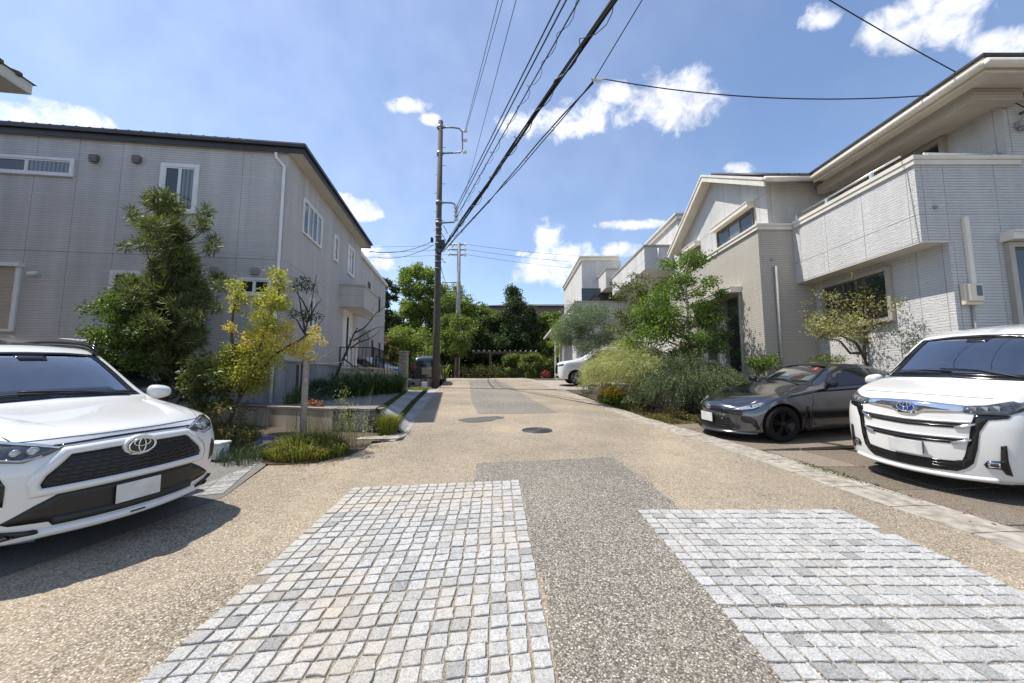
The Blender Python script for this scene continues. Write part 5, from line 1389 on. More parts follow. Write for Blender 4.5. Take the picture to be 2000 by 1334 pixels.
    # headlamps
    for sd in (1, -1):
        m = lambda P: [(a * sd, b) for a, b in P] if sd > 0 else [(a * sd, b) for a, b in P][::-1]
        h = feat(c, 'headlight', m([(.45, .965), (.58, 1.005), (.72, 1.035), (.80, 1.03), (.815, .965), (.77, .895), (.66, .875), (.53, .92)]), 'lens_dark', off=.010)
        feat(c, 'lamp_trim', m([(.455, .962), (.58, 1.0), (.72, 1.03), (.80, 1.026), (.80, 1.012), (.72, 1.014), (.58, .985), (.48, .955)]), 'chrome', off=.014, parent=h)
        mb = MB()
        for (y, z, r_) in ((.60, .955, .034), (.68, .95, .03)):
            q, nn = proj(c, 'front', y * sd, z); mb.lathe([(0, .012), (r_ * .7, .015), (r_, .008), (r_ * 1.1, -.01)], q + Vector((.006, 0, 0)), 'x', 18)
        mb.build('projector', 'lens_clear', h, local=True)
        feat(c, 'indicator', m([(.56, .905), (.66, .882), (.76, .902), (.76, .915), (.66, .897), (.57, .918)]), 'lens_clear', off=.014, parent=h)
    emblem(c, 0, .905, .098, .066, off=.05, back='gloss_black')
    mb = MB(); b_, _ = proj(c, 'front', 0, .905)
    mb.prism([Vector((b_.x + .030, .125 * math.cos(t), .905 + .092 * math.sin(t))) for t in np.linspace(0, 2 * math.pi, 32)[:-1]], (-.05, 0, 0)); mb.build('emblem_mount', 'paint_pearl', root, local=True, bevel=.006)
    plate(c, 0, .50, off=.035)
    mb = MB(); b_, _ = proj(c, 'front', .0, .31); mb.box(b_.x + .04, b_.x + .047, -.055, .055, .303, .317); mb.build('lip_badge', 'black_plastic', root, local=True)
    # bonnet: raised side ridges framing a sunken centre
    for sd in (1, -1):
        m = [(.34, .36 * sd), (.34, .60 * sd), (.8, .70 * sd), (1.22, .72 * sd), (1.20, .60 * sd), (.75, .50 * sd)]
        n_ = len(m); mb = MB(); P = line_on(c, m + [m[0]], 'top', .0, n=5)[:-1]; I = [(a + (.78 - a) * .16, b + (.55 * sd - b) * .34) for a, b in m]; Q = line_on(c, I + [I[0]], 'top', .009, n=5)[:-1]
        N = len(P); V = [p - Vector((0, 0, .01)) for p in P] + Q; F = [(k, (k + 1) % N, N + (k + 1) % N, N + k) for k in range(N)] + [tuple(range(N, 2 * N))]
        if sd > 0: F = [f for f in F]
        a_ = (Vector(V[F[0][1]]) - Vector(V[F[0][0]])).cross(Vector(V[F[0][2]]) - Vector(V[F[0][0]]))
        if a_.z < 0: F = [f[::-1] for f in F]
        mb.add(V, F, 0, True); mb.build('bonnet_ridge', 'paint_pearl', root, local=True)
    # bonnet shut line
    mb = MB(); mb.tube(line_on(c, [(-.66, 1.022), (-.4, 1.034), (0, 1.04), (.4, 1.034), (.66, 1.022)], 'front', .0005, n=6), .004, 5); mb.build('shut_line', 'black_plastic', root, local=True)
    for sd in (1, -1):
        mb = MB(); mb.tube(line_on(c, [(.30, .66 * sd), (.6, .735 * sd), (1.0, .75 * sd), (1.3, .755 * sd)], 'top', .0005, n=6), .004, 5); mb.build('shut_line', 'black_plastic', root, local=True)
    # glass
    ws = [(-.70, 1.225), (-.3, 1.245), (0, 1.25), (.3, 1.245), (.70, 1.225), (.655, 1.40), (.60, 1.56), (.562, 1.645), (.3, 1.67), (0, 1.675), (-.3, 1.67), (-.562, 1.645), (-.60, 1.56), (-.655, 1.40)]
    w_ = feat(c, 'windscreen', ws, 'screen_glass', off=.003, skirt=.0); frit(c, ws, w_); open_screen(c, ws)
    feat(c, 'screen_band', [(-.72, 1.20), (0, 1.226), (.72, 1.20), (.70, 1.24), (0, 1.265), (-.70, 1.24)], 'gloss_black', off=.006, parent=w_)
    feat(c, 'sensor_housing', [(-.13, 1.668), (.13, 1.668), (.10, 1.585), (-.10, 1.585)], 'gloss_black', off=.006, parent=w_)
    feat(c, 'side_window', [(1.62, 1.10), (3.75, 1.13), (3.85, 1.2), (3.5, 1.56), (2.45, 1.61), (2.2, 1.57), (1.8, 1.28)], 'car_glass_dark', axis='side', mirror=True, off=.004)
    feat(c, 'sunroof', [(2.34, -.47), (2.34, .47), (3.5, .47), (3.5, -.47)], 'car_glass_dark', axis='top', off=.004)
    for sd in (1, -1):
        P = line_on(c, [(2.12, .575 * sd), (2.3, .585 * sd), (2.7, .59 * sd), (3.3, .58 * sd), (4.05, .555 * sd)], 'top', .05, n=5); P[0].z -= .05; P[-1].z -= .05
        mb = MB(); mb.tube(P, .028, 8); mb.build('roof_rail', 'gloss_black', root, local=True)
        feat(c, 'lower_cladding', [(1.4, .25), (3.15, .25), (3.15, .40), (1.4, .40)], 'black_plastic', axis='side', side=sd, off=.01)
        mb = MB()
        for s_ in (1.62, 2.55, 3.3): mb.tube(line_on(c, [(s_, .45), (s_ - .03, .8), (s_, 1.03)], 'side', .001, sd, 5), .004, 5)
        mb.build('door_seam', 'black_plastic', root, local=True)
        mb = MB()
        for s_ in (2.25, 3.1): mb.tube(line_on(c, [(s_, .98), (s_ + .2, .985)], 'side', .03, sd, 4), .014, 8)
        mb.build('door_handle', 'paint_pearl', root, local=True)
    mirror_pair(c, 1.66, .90, 1.19, 'paint_pearl', (.13, .25, .18))
    wiper(c, [(1.42, .60), (1.46, .1), (1.49, -.25)]); wiper(c, [(1.44, -.05), (1.48, -.45), (1.51, -.64)])
    feat(c, 'tail_light', [(.45, .95), (.84, 1.0), (.84, 1.1), (.45, 1.05)], 'red_plastic', axis='rear', mirror=True, off=.01)
    feat(c, 'rear_window', [(-.55, 1.2), (.55, 1.2), (.48, 1.48), (-.48, 1.48)], 'car_glass_dark', axis='rear', off=.004)
suv()

# ---------------------------------------------------------------- white people carrier on the right
def mpv():
    L = 4.695; root = car_root('parked_van', 'white people carrier with a chrome nose band and slatted grille, at the right edge', 'van', (4.70, 4.61), (math.cos(-2.86), math.sin(-2.86)), L, cs=.945, tilt=.06, dz=-.045)
    c = Car(root, L)
    bo = [(.78, .20), (.86, .30), (.875, .55), (.88, .86), (.865, 1.12)]
    def rw(k5, a=bo): return a + [k5]
    st = [(0, [(.68, .19), (.78, .28), (.82, .52), (.82, .82), (.80, 1.02), (.70, 1.125)], 1.155, [.27, .28, .27, .26, .27, .26], [.05, .0, 0, .015, .035, .10], 0),
          (.26, [(.74, .18), (.84, .28), (.865, .55), (.87, .86), (.845, 1.07), (.74, 1.175)], 1.20, .17, [0, 0, 0, 0, 0, .02], 0),
          (.55, [(.76, .19), (.855, .29), (.875, .55), (.88, .87), (.86, 1.10), (.755, 1.215)], 1.24, .07, None, 0),
          (.80, rw((.765, 1.25)), 1.275, .06, None, 0),
          (.98, rw((.765, 1.29)), 1.32, .10, None, 0),
          (1.36, rw((.735, 1.57)), 1.61, .09, None, 0),
          (1.72, rw((.70, 1.82)), 1.865, .07, None, 0),
          (2.02, rw((.685, 1.885)), 1.945, .03, None, 0),
          (2.8, rw((.68, 1.915)), 1.985, 0, None, 0),
          (3.8, rw((.675, 1.90)), 1.965, 0, None, 0),
          (4.45, rw((.665, 1.83)), 1.89, -.03, None, 0),
          (4.62, [(.76, .26), (.83, .36), (.85, .55), (.85, .86), (.84, 1.12), (.66, 1.6)], 1.64, -.06, None, 0),
          (4.695, [(.72, .3), (.78, .38), (.80, .55), (.80, .86), (.79, 1.1), (.64, 1.5)], 1.54, -.08, None, 0)]
    car_body(c, st, 'paint_white', [(.95, .325, .875), (3.80, .325, .875)], [rowk(4, .4, 2, 12), rowk(5, .5), rowk(1, .5), rowk(3, .3), (lambda a, b: a[0] == b[0] == 0 and a[2] == b[2] and a[2] in (5, 1), .6)], sub=3)
    wheels_all(c, .95, 3.80, .325, .875, spokes=6)
    # chrome nose band dipping under the emblem
    nb = [(-.46, 1.075), (-.2, 1.098), (0, 1.105), (.2, 1.098), (.46, 1.075), (.46, 1.005), (.2, .985), (.13, .975), (.07, .935), (0, .925), (-.07, .935), (-.13, .975), (-.2, .985), (-.46, 1.005)]
    ch = feat(c, 'chrome_band', nb, 'chrome', off=.012, res=.04)
    emblem(c, 0, 1.025, .085, .058, off=.035, back='emblem_blue')
    # headlamps
    for sd in (1, -1):
        m = lambda P: [(a * sd, b) for a, b in P] if sd > 0 else [(a * sd, b) for a, b in P][::-1]
        h = feat(c, 'headlight', m([(.465, 1.072), (.60, 1.085), (.72, 1.125), (.80, 1.15), (.81, 1.03), (.74, .985), (.60, .985), (.465, 1.0)]), 'lens_dark', off=.010)
        feat(c, 'lamp_trim', m([(.475, 1.02), (.60, 1.005), (.74, 1.005), (.80, 1.04), (.80, 1.028), (.74, .99), (.60, .99), (.475, 1.004)]), 'dark_chrome', off=.014, parent=h)
        mb = MB()
        for (y, z, r_) in ((.53, 1.045, .026), (.60, 1.048, .028), (.67, 1.058, .030)):
            q, nn = proj(c, 'front', y * sd, z); mb.prism([q + Vector((.012, dy * r_, dz * r_)) for dy, dz in ((-1, -.8), (.8, -1), (1, .8), (-.8, 1))], (-.02, 0, 0))
        mb.build('projector', 'lens_clear', h, local=True)
        # side of the black frame running down beside the grille
        feat(c, 'grille_frame', m([(.54, .985), (.76, .985), (.745, .955), (.63, .93), (.575, .80), (.555, .60), (.52, .44), (.47, .37), (.43, .42), (.465, .52), (.50, .70), (.52, .88)]), 'gloss_black', off=.007, res=.05)
        f = feat(c, 'fog_lamp', m([(.70, .66), (.735, .67), (.735, .50), (.745, .34), (.71, .355), (.69, .405), (.60, .405), (.585, .44), (.61, .485), (.69, .495)]), 'gloss_black', off=.012, res=.04)
        feat(c, 'lamp_ring', m([(.61, .475), (.685, .48), (.685, .42), (.61, .42)]), 'chrome', off=.018, parent=f)
        feat(c, 'lamp_lens', m([(.625, .467), (.675, .47), (.675, .43), (.625, .43)]), 'lens_dark', off=.022, parent=f)
    # two slots with bright ends, lower intake
    for z in (.835, .655):
        k = (.835 - z) * .17
        s_ = feat(c, 'grille_slot', [(-.51 + k, z + .045), (0, z + .028), (.51 - k, z + .045), (.47 - k, z - .012), (0, z - .029), (-.47 + k, z - .012)], 'grille_black', off=.006)
        mb = MB(); mb.tube(line_on(c, [(-.46 + k, z + .012), (0, z - .003), (.46 - k, z + .012)], 'front', .008, n=10), .0045, 5); mb.build('slot_bar', 'dark_chrome', s_, local=True)
        for sd in (1, -1):
            m = [(sd * a, b) for a, b in ((.40 - k, z + .006), (.55 - k, z + .055), (.545 - k, z + .035), (.47 - k, z - .014), (.40 - k, z - .016))]
            feat(c, 'slot_end', m if sd > 0 else m[::-1], 'chrome', off=.02, parent=s_)
        mb = MB(); P = line_on(c, [(-.52 + k, z + .062), (0, z + .045), (.52 - k, z + .062)], 'front', .008, n=10); mb.tube(P, .012, 8); mb.build('slot_lip', 'paint_white', s_, local=True)
    li = feat(c, 'lower_intake', [(-.45, .46), (-.2, .43), (.2, .43), (.45, .46), (.475, .375), (.40, .325), (.2, .31), (0, .305), (-.2, .31), (-.40, .325), (-.475, .375)], 'grille_black', off=.006)
    mb = MB()
    for z in (.35, .385, .42): mb.tube(line_on(c, [(-.43, z + .02), (0, z), (.43, z + .02)], 'front', .009, n=8), .005, 5)
    mb.build('intake_bars', 'gloss_black', li, local=True)
    mb = MB(); mb.tube(line_on(c, [(-.66, .275), (-.4, .262), (0, .258), (.4, .262), (.66, .275)], 'front', .004, n=8), .028, 10); mb.build('bumper_lip', 'paint_white', root, local=True)
    plate(c, 0, .545, off=.06)
    # glass
    ws = [(-.69, 1.33), (-.3, 1.345), (0, 1.35), (.3, 1.345), (.69, 1.33), (.665, 1.54), (.63, 1.73), (.61, 1.80), (.3, 1.84), (0, 1.85), (-.3, 1.84), (-.61, 1.80), (-.63, 1.73), (-.665, 1.54)]
    w_ = feat(c, 'windscreen', ws, 'screen_glass', off=.003, skirt=.0); frit(c, ws, w_); open_screen(c, ws)
    feat(c, 'screen_band', [(-.69, 1.30), (0, 1.318), (.69, 1.30), (.68, 1.335), (0, 1.362), (-.68, 1.335)], 'gloss_black', off=.006, parent=w_)
    feat(c, 'screen_band', [(-.61, 1.80), (-.3, 1.84), (0, 1.85), (.3, 1.84), (.61, 1.80), (.62, 1.78), (.3, 1.815), (0, 1.825), (-.3, 1.815), (-.62, 1.78)], 'gloss_black', off=.006, parent=w_)
    for sd in (1, -1):
        m = [(a * sd, b) for a, b in ((.71, 1.31), (.67, 1.54), (.615, 1.80), (.635, 1.80), (.695, 1.54), (.74, 1.31))]
        feat(c, 'pillar_trim', m if sd > 0 else m[::-1], 'gloss_black', off=.005)
    feat(c, 'sensor_housing', [(-.12, 1.835), (.12, 1.835), (.10, 1.755), (-.10, 1.755)], 'gloss_black', off=.006, parent=w_)
    feat(c, 'quarter_window', [(.92, 1.20), (1.40, 1.20), (1.55, 1.55), (1.45, 1.58)], 'car_glass_dark', axis='side', mirror=True, off=.004)
    feat(c, 'side_window', [(1.5, 1.16), (4.35, 1.18), (4.3, 1.69), (1.95, 1.75), (1.68, 1.66)], 'car_glass_dark', axis='side', mirror=True, off=.004)
    mb = MB(); mb.tube(line_on(c, [(-.62, 1.155), (-.3, 1.17), (0, 1.175), (.3, 1.17), (.62, 1.155)], 'front', .0005, n=6), .004, 5); mb.build('shut_line', 'black_plastic', root, local=True)
    wiper(c, [(1.03, .6), (1.08, .2), (1.10, -.15)]); wiper(c, [(1.04, -.02), (1.09, -.4), (1.12, -.62)])
    mirror_pair(c, 1.18, .86, 1.22, 'paint_white', (.12, .22, .18))
    for sd in (1, -1):
        mb = MB()
        for s_ in (1.45, 2.5, 3.3): mb.tube(line_on(c, [(s_, .4), (s_, .8), (s_, 1.12)], 'side', .001, sd, 5), .004, 5)
        mb.build('door_seam', 'black_plastic', root, local=True)
    feat(c, 'tail_light', [(.62, .95), (.78, .95), (.72, 1.45), (.62, 1.45)], 'red_plastic', axis='rear', mirror=True, off=.01)
mpv()

# ---------------------------------------------------------------- dark grey sports coupe
def coupe():
    L = 4.265; root = car_root('parked_car', 'dark grey sports coupe with black wheels parked between the white van and shrubs', 'car', (3.815, 7.51), (math.cos(-3.02), math.sin(-3.02)), L, cs=1.0, tilt=.05, dz=-.02)
    c = Car(root, L)
    bo = [(.76, .14), (.86, .22), (.88, .42), (.885, .66), (.85, .88)]
    def rw(k5, a=bo): return a + [k5]
    st = [(0, [(.60, .13), (.76, .18), (.80, .34), (.78, .52), (.74, .62), (.58, .655)], .675, [.40, .42, .42, .42, .42, .40], [.06, -.02, .03, .02, .05, .10], 0),
          (.34, [(.70, .13), (.84, .19), (.86, .38), (.86, .58), (.83, .71), (.66, .745)], .765, .26, None, 0),
          (.75, [(.74, .13), (.86, .2), (.885, .42), (.89, .66), (.86, .80), (.70, .82)], .825, .12, None, 0),
          (1.15, [(.75, .13), (.86, .2), (.885, .42), (.89, .66), (.86, .83), (.70, .865)], .865, .06, None, 0),
          (1.42, rw((.70, .90)), .915, .10, None, 0),
          (1.60, rw((.68, .95)), .975, .12, None, 0),
          (1.98, rw((.59, 1.15)), 1.18, .09, None, 0),
          (2.28, rw((.53, 1.255)), 1.29, .04, None, 0),
          (2.65, rw((.515, 1.275)), 1.31, 0, None, 0),
          (3.05, rw((.51, 1.235)), 1.27, 0, None, 0),
          (3.55, [(.76, .16), (.86, .24), (.89, .45), (.90, .72), (.87, .93), (.55, 1.05)], 1.07, 0, None, 0),
          (3.95, [(.74, .2), (.84, .3), (.87, .5), (.875, .75), (.84, .93), (.62, .99)], 1.0, -.04, None, 0),
          (4.265, [(.66, .26), (.76, .34), (.80, .5), (.80, .72), (.76, .88), (.62, .93)], .94, -.14, None, 0)]
    car_body(c, st, 'paint_grey', [(.86, .315, .885), (3.435, .315, .895)], [rowk(4, .45), rowk(5, .35), rowk(1, .5), rowk(3, .3), (lambda a, b: a[0] == b[0] == 0 and a[2] == b[2] and a[2] in (5, 1), .5)], sub=3, well=.05)
    wheels_all(c, .86, 3.435, .315, .885, spokes=5, rim='wheel_black', width=.22)
    gi = feat(c, 'grille', [(-.40, .47), (.40, .47), (.50, .30), (.46, .205), (0, .19), (-.46, .205), (-.50, .30)], 'grille_black', off=.006)
    mb = MB()
    for z in (.25, .30, .35, .40): mb.tube(line_on(c, [(-.44, z), (0, z), (.44, z)], 'front', .010, n=8), .006, 5)
    mb.build('grille_bars', 'gloss_black', gi, local=True)
    mb = MB(); b_, _ = proj(c, 'front', -.33, .40); mb.box(b_.x + .012, b_.x + .018, .27, .33, .385, .41); mb.build('grille_badge', 'chrome', gi, local=True)
    mb = MB(); n = 26; P = []
    for i in range(n + 1):
        y = -.76 + 1.52 * i / n; h, nn = proj(c, 'front', y, .175); P.append(h)
    V = [p + Vector((-.04, 0, .02)) for p in P] + [p + Vector((.045, 0, -.005)) for p in P] + [p + Vector((.04, 0, -.028)) for p in P] + [p + Vector((-.06, 0, -.035)) for p in P]; m = n + 1
    mb.add(V, [(r_ * m + k, (r_ + 1) * m + k, (r_ + 1) * m + k + 1, r_ * m + k + 1) for r_ in range(3) for k in range(n)], 0, True); mb.build('front_splitter', 'paint_grey', root, local=True)
    emblem(c, 0, .585, .062, .042, off=.02, r=.005)
    plate(c, 0, .395, off=.05)
    for sd in (1, -1):
        m = lambda P: [(a * sd, b) for a, b in P] if sd > 0 else [(a * sd, b) for a, b in P][::-1]
        h = feat(c, 'headlight', m([(.47, .565), (.56, .615), (.70, .685), (.775, .70), (.775, .63), (.70, .575), (.60, .555)]), 'lens_clear', off=.008, res=.04)
        feat(c, 'lamp_trim', m([(.49, .562), (.60, .568), (.70, .590), (.765, .635), (.765, .62), (.70, .572), (.60, .552)]), 'gloss_black', off=.011, parent=h, res=.04)
        mb = MB(); q, nn = proj(c, 'front', .66 * sd, .625); mb.lathe([(0, .02), (.022, .018), (.03, .0)], q, 'x', 16); mb.build('projector', 'lens_dark', h, local=True)
        feat(c, 'side_vent', m([(.60, .47), (.70, .455), (.765, .40), (.79, .24), (.765, .235), (.715, .34), (.63, .355), (.59, .40)]), 'gloss_black', off=.007, res=.04)
        mb = MB()
        for s_ in (1.46, 2.78): mb.tube(line_on(c, [(s_, .25), (s_ - .04, .55), (s_ + .02, .84)], 'side', .001, sd, 5), .004, 5)
        mb.tube(line_on(c, [(1.46, .25), (2.78, .25)], 'side', .001, sd, 12), .004, 5)
        mb.build('door_seam', 'black_plastic', root, local=True)
        feat(c, 'fender_vent', [(1.22, .22), (1.42, .24), (1.36, .60), (1.30, .60), (1.28, .42)], 'gloss_black', axis='side', side=sd, off=.006, res=.04)
        feat(c, 'side_skirt', [(1.28, .13), (3.0, .15), (3.0, .21), (1.28, .19)], 'gloss_black', axis='side', side=sd, off=.02)
        mb = MB(); mb.tube(line_on(c, [(2.45, .80), (2.62, .805)], 'side', .02, sd, 4), .012, 8); mb.build('door_handle', 'paint_grey', root, local=True)
    ws = [(-.60, .985), (0, 1.01), (.60, .985), (.555, 1.10), (.475, 1.245), (.25, 1.265), (0, 1.272), (-.25, 1.265), (-.475, 1.245), (-.555, 1.10)]
    w_ = feat(c, 'windscreen', ws, 'screen_glass', off=.003, skirt=.0); frit(c, ws, w_); open_screen(c, ws)
    feat(c, 'inspection_sticker', [(.30, 1.225), (.36, 1.222), (.36, 1.19), (.30, 1.19)], 'sticker_red', off=.006, parent=w_)
    feat(c, 'side_window', [(1.78, .90), (2.85, .915), (2.85, 1.19), (2.42, 1.20), (2.1, 1.10)], 'car_glass_dark', axis='side', mirror=True, off=.004)
    feat(c, 'quarter_window', [(2.90, .92), (3.45, .96), (3.2, 1.13), (2.90, 1.185)], 'car_glass_dark', axis='side', mirror=True, off=.004)
    feat(c, 'rear_window', [(3.1, -.42), (3.1, .42), (3.62, .46), (3.62, -.46)], 'car_glass_dark', axis='top', off=.004)
    mirror_pair(c, 1.82, .83, .97, 'gloss_black', (.10, .20, .12))
    for sd in (1, -1):
        mb = MB(); mb.tube(line_on(c, [(.28, .60 * sd), (.7, .665 * sd), (1.2, .68 * sd), (1.42, .67 * sd)], 'top', .0005, n=6), .004, 5); mb.build('shut_line', 'black_plastic', root, local=True)
    feat(c, 'tail_light', [(.42, .74), (.76, .76), (.76, .86), (.42, .82)], 'red_plastic', axis='rear', mirror=True, off=.01)
    wiper(c, [(1.60, .45), (1.66, .05), (1.67, -.3)])
coupe()

# ---------------------------------------------------------------- other vehicles further off
def box_car(name, label, cat, nose, head, mat, L=4.6, Wd=.90, H=1.85, hood=.95, glass='car_glass_dark', short=True, z=None, slope=True, front='chrome', rear_plate=None, silver_line=False, cs=.95, tilt=0):
    root = car_root(name, label, cat, nose, head, L, slope=slope, z=z, cs=cs, tilt=tilt); c = Car(root, L); k = H / 1.85
    bo = [(Wd * .87, .20), (Wd * .97, .30), (Wd * .99, .55), (Wd, .86 * k), (Wd * .97, 1.08 * k)]
    rw = lambda k5: bo + [k5]
    hz = 1.15 * k
    st = [(0, [(Wd * .76, .2), (Wd * .88, .28), (Wd * .92, .52), (Wd * .92, .8 * k), (Wd * .88, .98 * k), (Wd * .76, 1.04 * k)], 1.07 * k, .26, [.06, 0, 0, .0, .04, .12]),
          (.3, [(Wd * .84, .19), (Wd * .95, .29), (Wd * .98, .55), (Wd * .98, .86 * k), (Wd * .94, 1.04 * k), (Wd * .83, 1.11 * k)], 1.13 * k, .14, None),
          (hood, rw((Wd * .86, hz + .04)), hz + .06, .05, None), (hood + .2, rw((Wd * .86, hz + .11)), hz + .14, .09, None),
          (hood + .85, rw((Wd * .77, H - .16)), H - .12, .07, None), (hood + 1.2, rw((Wd * .76, H - .08)), H - .03, .02, None),
          (L * .6, rw((Wd * .76, H - .06)), H, 0, None), (L - .35, rw((Wd * .75, H - .12)), H - .06, -.02, None),
          (L - .08, [(Wd * .85, .26), (Wd * .93, .36), (Wd * .96, .55), (Wd * .96, .86 * k), (Wd * .93, 1.08 * k), (Wd * .74, H - .35)], H - .3, -.06, None),
          (L, [(Wd * .8, .3), (Wd * .88, .38), (Wd * .9, .55), (Wd * .9, .84 * k), (Wd * .88, 1.04 * k), (Wd * .72, H - .5)], H - .45, -.10, None)]
    car_body(c, st, mat, [(.92, .335, Wd), (L - .9, .335, Wd)], [rowk(4, .4), rowk(5, .4), rowk(1, .5)])
    wheels_all(c, .92, L - .9, .335, Wd, spokes=5)
    b = hood + .2
    feat(c, 'windscreen', [(-Wd * .76, hz + .16), (Wd * .76, hz + .16), (Wd * .68, H - .2), (-Wd * .68, H - .2)], glass, off=.004)
    feat(c, 'side_window', [(b + .25, 1.12 * k), (L - .3, 1.14 * k), (L - .45, H - .24), (b + 1.0, H - .2)], 'car_glass_dark', axis='side', mirror=True, off=.004)
    feat(c, 'rear_window', [(-Wd * .68, 1.12 * k), (Wd * .68, 1.12 * k), (Wd * .62, H - .24), (-Wd * .62, H - .24)], glass, axis='rear', off=.004)
    feat(c, 'grille', [(-.42, .95 * k), (.42, .95 * k), (.48, .5), (-.48, .5)], 'grille_black' if front != 'chrome' else 'chrome', off=.008)
    feat(c, 'headlight', [(.46, .93 * k), (.80 * Wd / .9, .99 * k), (.80 * Wd / .9, .88 * k), (.5, .85 * k)], 'lens_dark', mirror=True, off=.01)
    feat(c, 'lower_intake', [(-.5, .44), (.5, .44), (.55, .3), (-.55, .3)], 'grille_black', off=.006)
    feat(c, 'tail_light', [(.60 * Wd / .9, .95 * k), (.80 * Wd / .9, .97 * k), (.76 * Wd / .9, 1.25 * k), (.62 * Wd / .9, 1.25 * k)], 'red_plastic', axis='rear', mirror=True, off=.01)
    feat(c, 'rear_bumper', [(-.7, .32), (.7, .32), (.7, .42), (-.7, .42)], 'black_plastic', axis='rear', off=.02)
    mirror_pair(c, hood + .45, Wd * .98, 1.14 * k, mat, (.11, .2, .16))
    plate(c, 0, .48, off=.03)
    plate(c, 0, rear_plate[0] if rear_plate else .75, axis='rear', off=.03, mat=rear_plate[1] if rear_plate else 'plate_white', w_=rear_plate[2] if rear_plate else .33, h_=rear_plate[3] if rear_plate else .165)
    if silver_line:
        for sd in (1, -1):
            P = line_on(c, [(b + .75, Wd * .75 * sd), (b + 1.4, Wd * .76 * sd), (L - .5, Wd * .74 * sd)], 'top', .05, n=6); P[0].z -= .06
            mb = MB(); mb.tube(P, .035, 8); mb.build('roof_rail', 'alu', root, local=True)
    if rear_plate:
        mb = MB(); mb.tube(line_on(c, [(-.32, .98 * k), (.32, .98 * k)], 'rear', .012, n=8), .012, 6); mb.build('tailgate_trim', 'chrome', root, local=True)
    return c
box_car('parked_van', 'large white van with a chrome nose, half hidden by bushes up the road', 'van', (2.42, 21.2), (-1, 0), 'paint_pearl', L=4.95, Wd=.925, H=1.95, hood=1.0, z=1.16, slope=False, cs=1.06)
box_car('parked_van', 'black van parked with its tailgate and tan number plate facing the road', 'van', (-5.31, 25.4), (-.129, .992), 'paint_black', L=4.5, Wd=.86, H=1.76, z=1.12, slope=False, rear_plate=(.74, 'plate_yellow', .5, .34), cs=.98)
box_car('parked_car', 'black car behind the white SUV, only its roof and bright roof rail showing', 'car', (-6.35, 6.3), (.975, -.22), 'paint_black', L=4.7, Wd=.9, H=1.88, silver_line=True, front='black', tilt=.05)
box_car('parked_car', 'silver car parked beside the stone gate post behind the iron railing', 'car', (-5.75, 20.6), (.97, -.2), 'paint_silver', L=4.4, Wd=.87, H=1.62, z=1.16, slope=False, glass='car_glass', front='black')
box_car('parked_car', 'black car parked close against the house porch behind the iron railing', 'car', (-6.6, 18.9), (.99, .1), 'paint_black', L=3.6, Wd=.80, H=1.55, z=1.06, slope=False, glass='car_glass', front='black', hood=.7)
# ================================================================ POLES AND WIRES
PY = 19.6; pb = gr(851, 757)
pole = thing('utility_pole', 'tall dark concrete utility pole at the left kerb with two bracket frames', 'utility pole', (pb.x, PY, zg(PY)))
ptop = atY(852, 237, PY).z
mb = MB(); mb.tube([(pb.x, PY, zg(PY) - .3), (pb.x, PY, 4), (pb.x, PY, 9), (pb.x, PY, ptop)], [.195, .18, .155, .125], 20); mb.build('pole', 'pole_concrete', pole)
q = lambda u, v: atY(u, v, PY)
def frame(pts, ins):
    mb = MB(); mb.tube([q(*p) for p in pts], .045, 8)
    for p in (pts[0], pts[-1]):
        c = q(*p); mb.lathe([(.18, -.07), (.185, -.07), (.185, .07), (.18, .07)], (pb.x, PY, c.z), n=18)
    f = mb.build('bracket', 'galvanised', pole)
    mb = MB()
    for u, v in ins:
        c = q(u, v); mb.tube([c + Vector((-.12, 0, 0)), c + Vector((-.05, 0, 0)), c, c + Vector((.05, 0, 0)), c + Vector((.12, 0, 0))], [.05, .10, .06, .10, .05], 12)
    mb.build('insulator', 'porcelain', f)
frame([(853, 249), (885, 249), (897, 251), (903, 258), (903, 292), (899, 298), (855, 300)], [(909, 256), (909, 274), (908, 297)])
frame([(854, 396), (880, 396), (887, 398), (890, 404), (890, 430), (887, 434), (855, 436)], [(891, 405), (891, 413), (891, 421), (891, 429)])
mb = MB()
for k in range(18):
    z = 5.2 + k * .52; s_ = 1 if k % 2 else -1
    if z < ptop - .4: mb.tube([(pb.x + s_ * .12, PY, z), (pb.x + s_ * .32, PY, z)], .012, 6)
mb.build('step_bolt', 'galvanised', pole)
mb = MB(); c = q(862, 478); mb.box(c.x - .06, c.x + .2, PY - .25, PY + .05, c.z - .22, c.z + .2); c = q(846, 470); mb.box(c.x - .1, c.x + .02, PY - .2, PY, c.z - .12, c.z + .12)
mb.build('junction_box', 'black_plastic', pole, bevel=.02)
mb = MB()
for v in (430, 447, 462, 476, 489, 500, 512, 525): mb.lathe([(.165, -.025), (.18, -.02), (.18, .02), (.165, .025)], (pb.x, PY, q(851, v).z), n=18)
for (u, v, e, f) in ((862, 455, 870, 470), (866, 440, 872, 455), (858, 500, 870, 512)): mb.tube([q(u, v), q((u + e) / 2 + 5, (v + f) / 2 + 8), q(e, f)], .02, 6)
mb.build('pole_band', 'galvanised', pole)
P2Y = 34.0; p2 = atY(893, 735, P2Y)
pole2 = thing('utility_pole', 'pale thinner utility pole with crossarms standing before the far trees', 'utility pole', (p2.x, P2Y, zg(P2Y)))
z2 = atY(889, 475, P2Y).z; q2 = lambda u, v: atY(u, v, P2Y)
mb = MB(); mb.tube([(p2.x, P2Y, zg(P2Y) - .3), (p2.x, P2Y, 7), (p2.x, P2Y, z2)], [.24, .2, .15], 16); mb.build('pole', 'pole_grey', pole2)
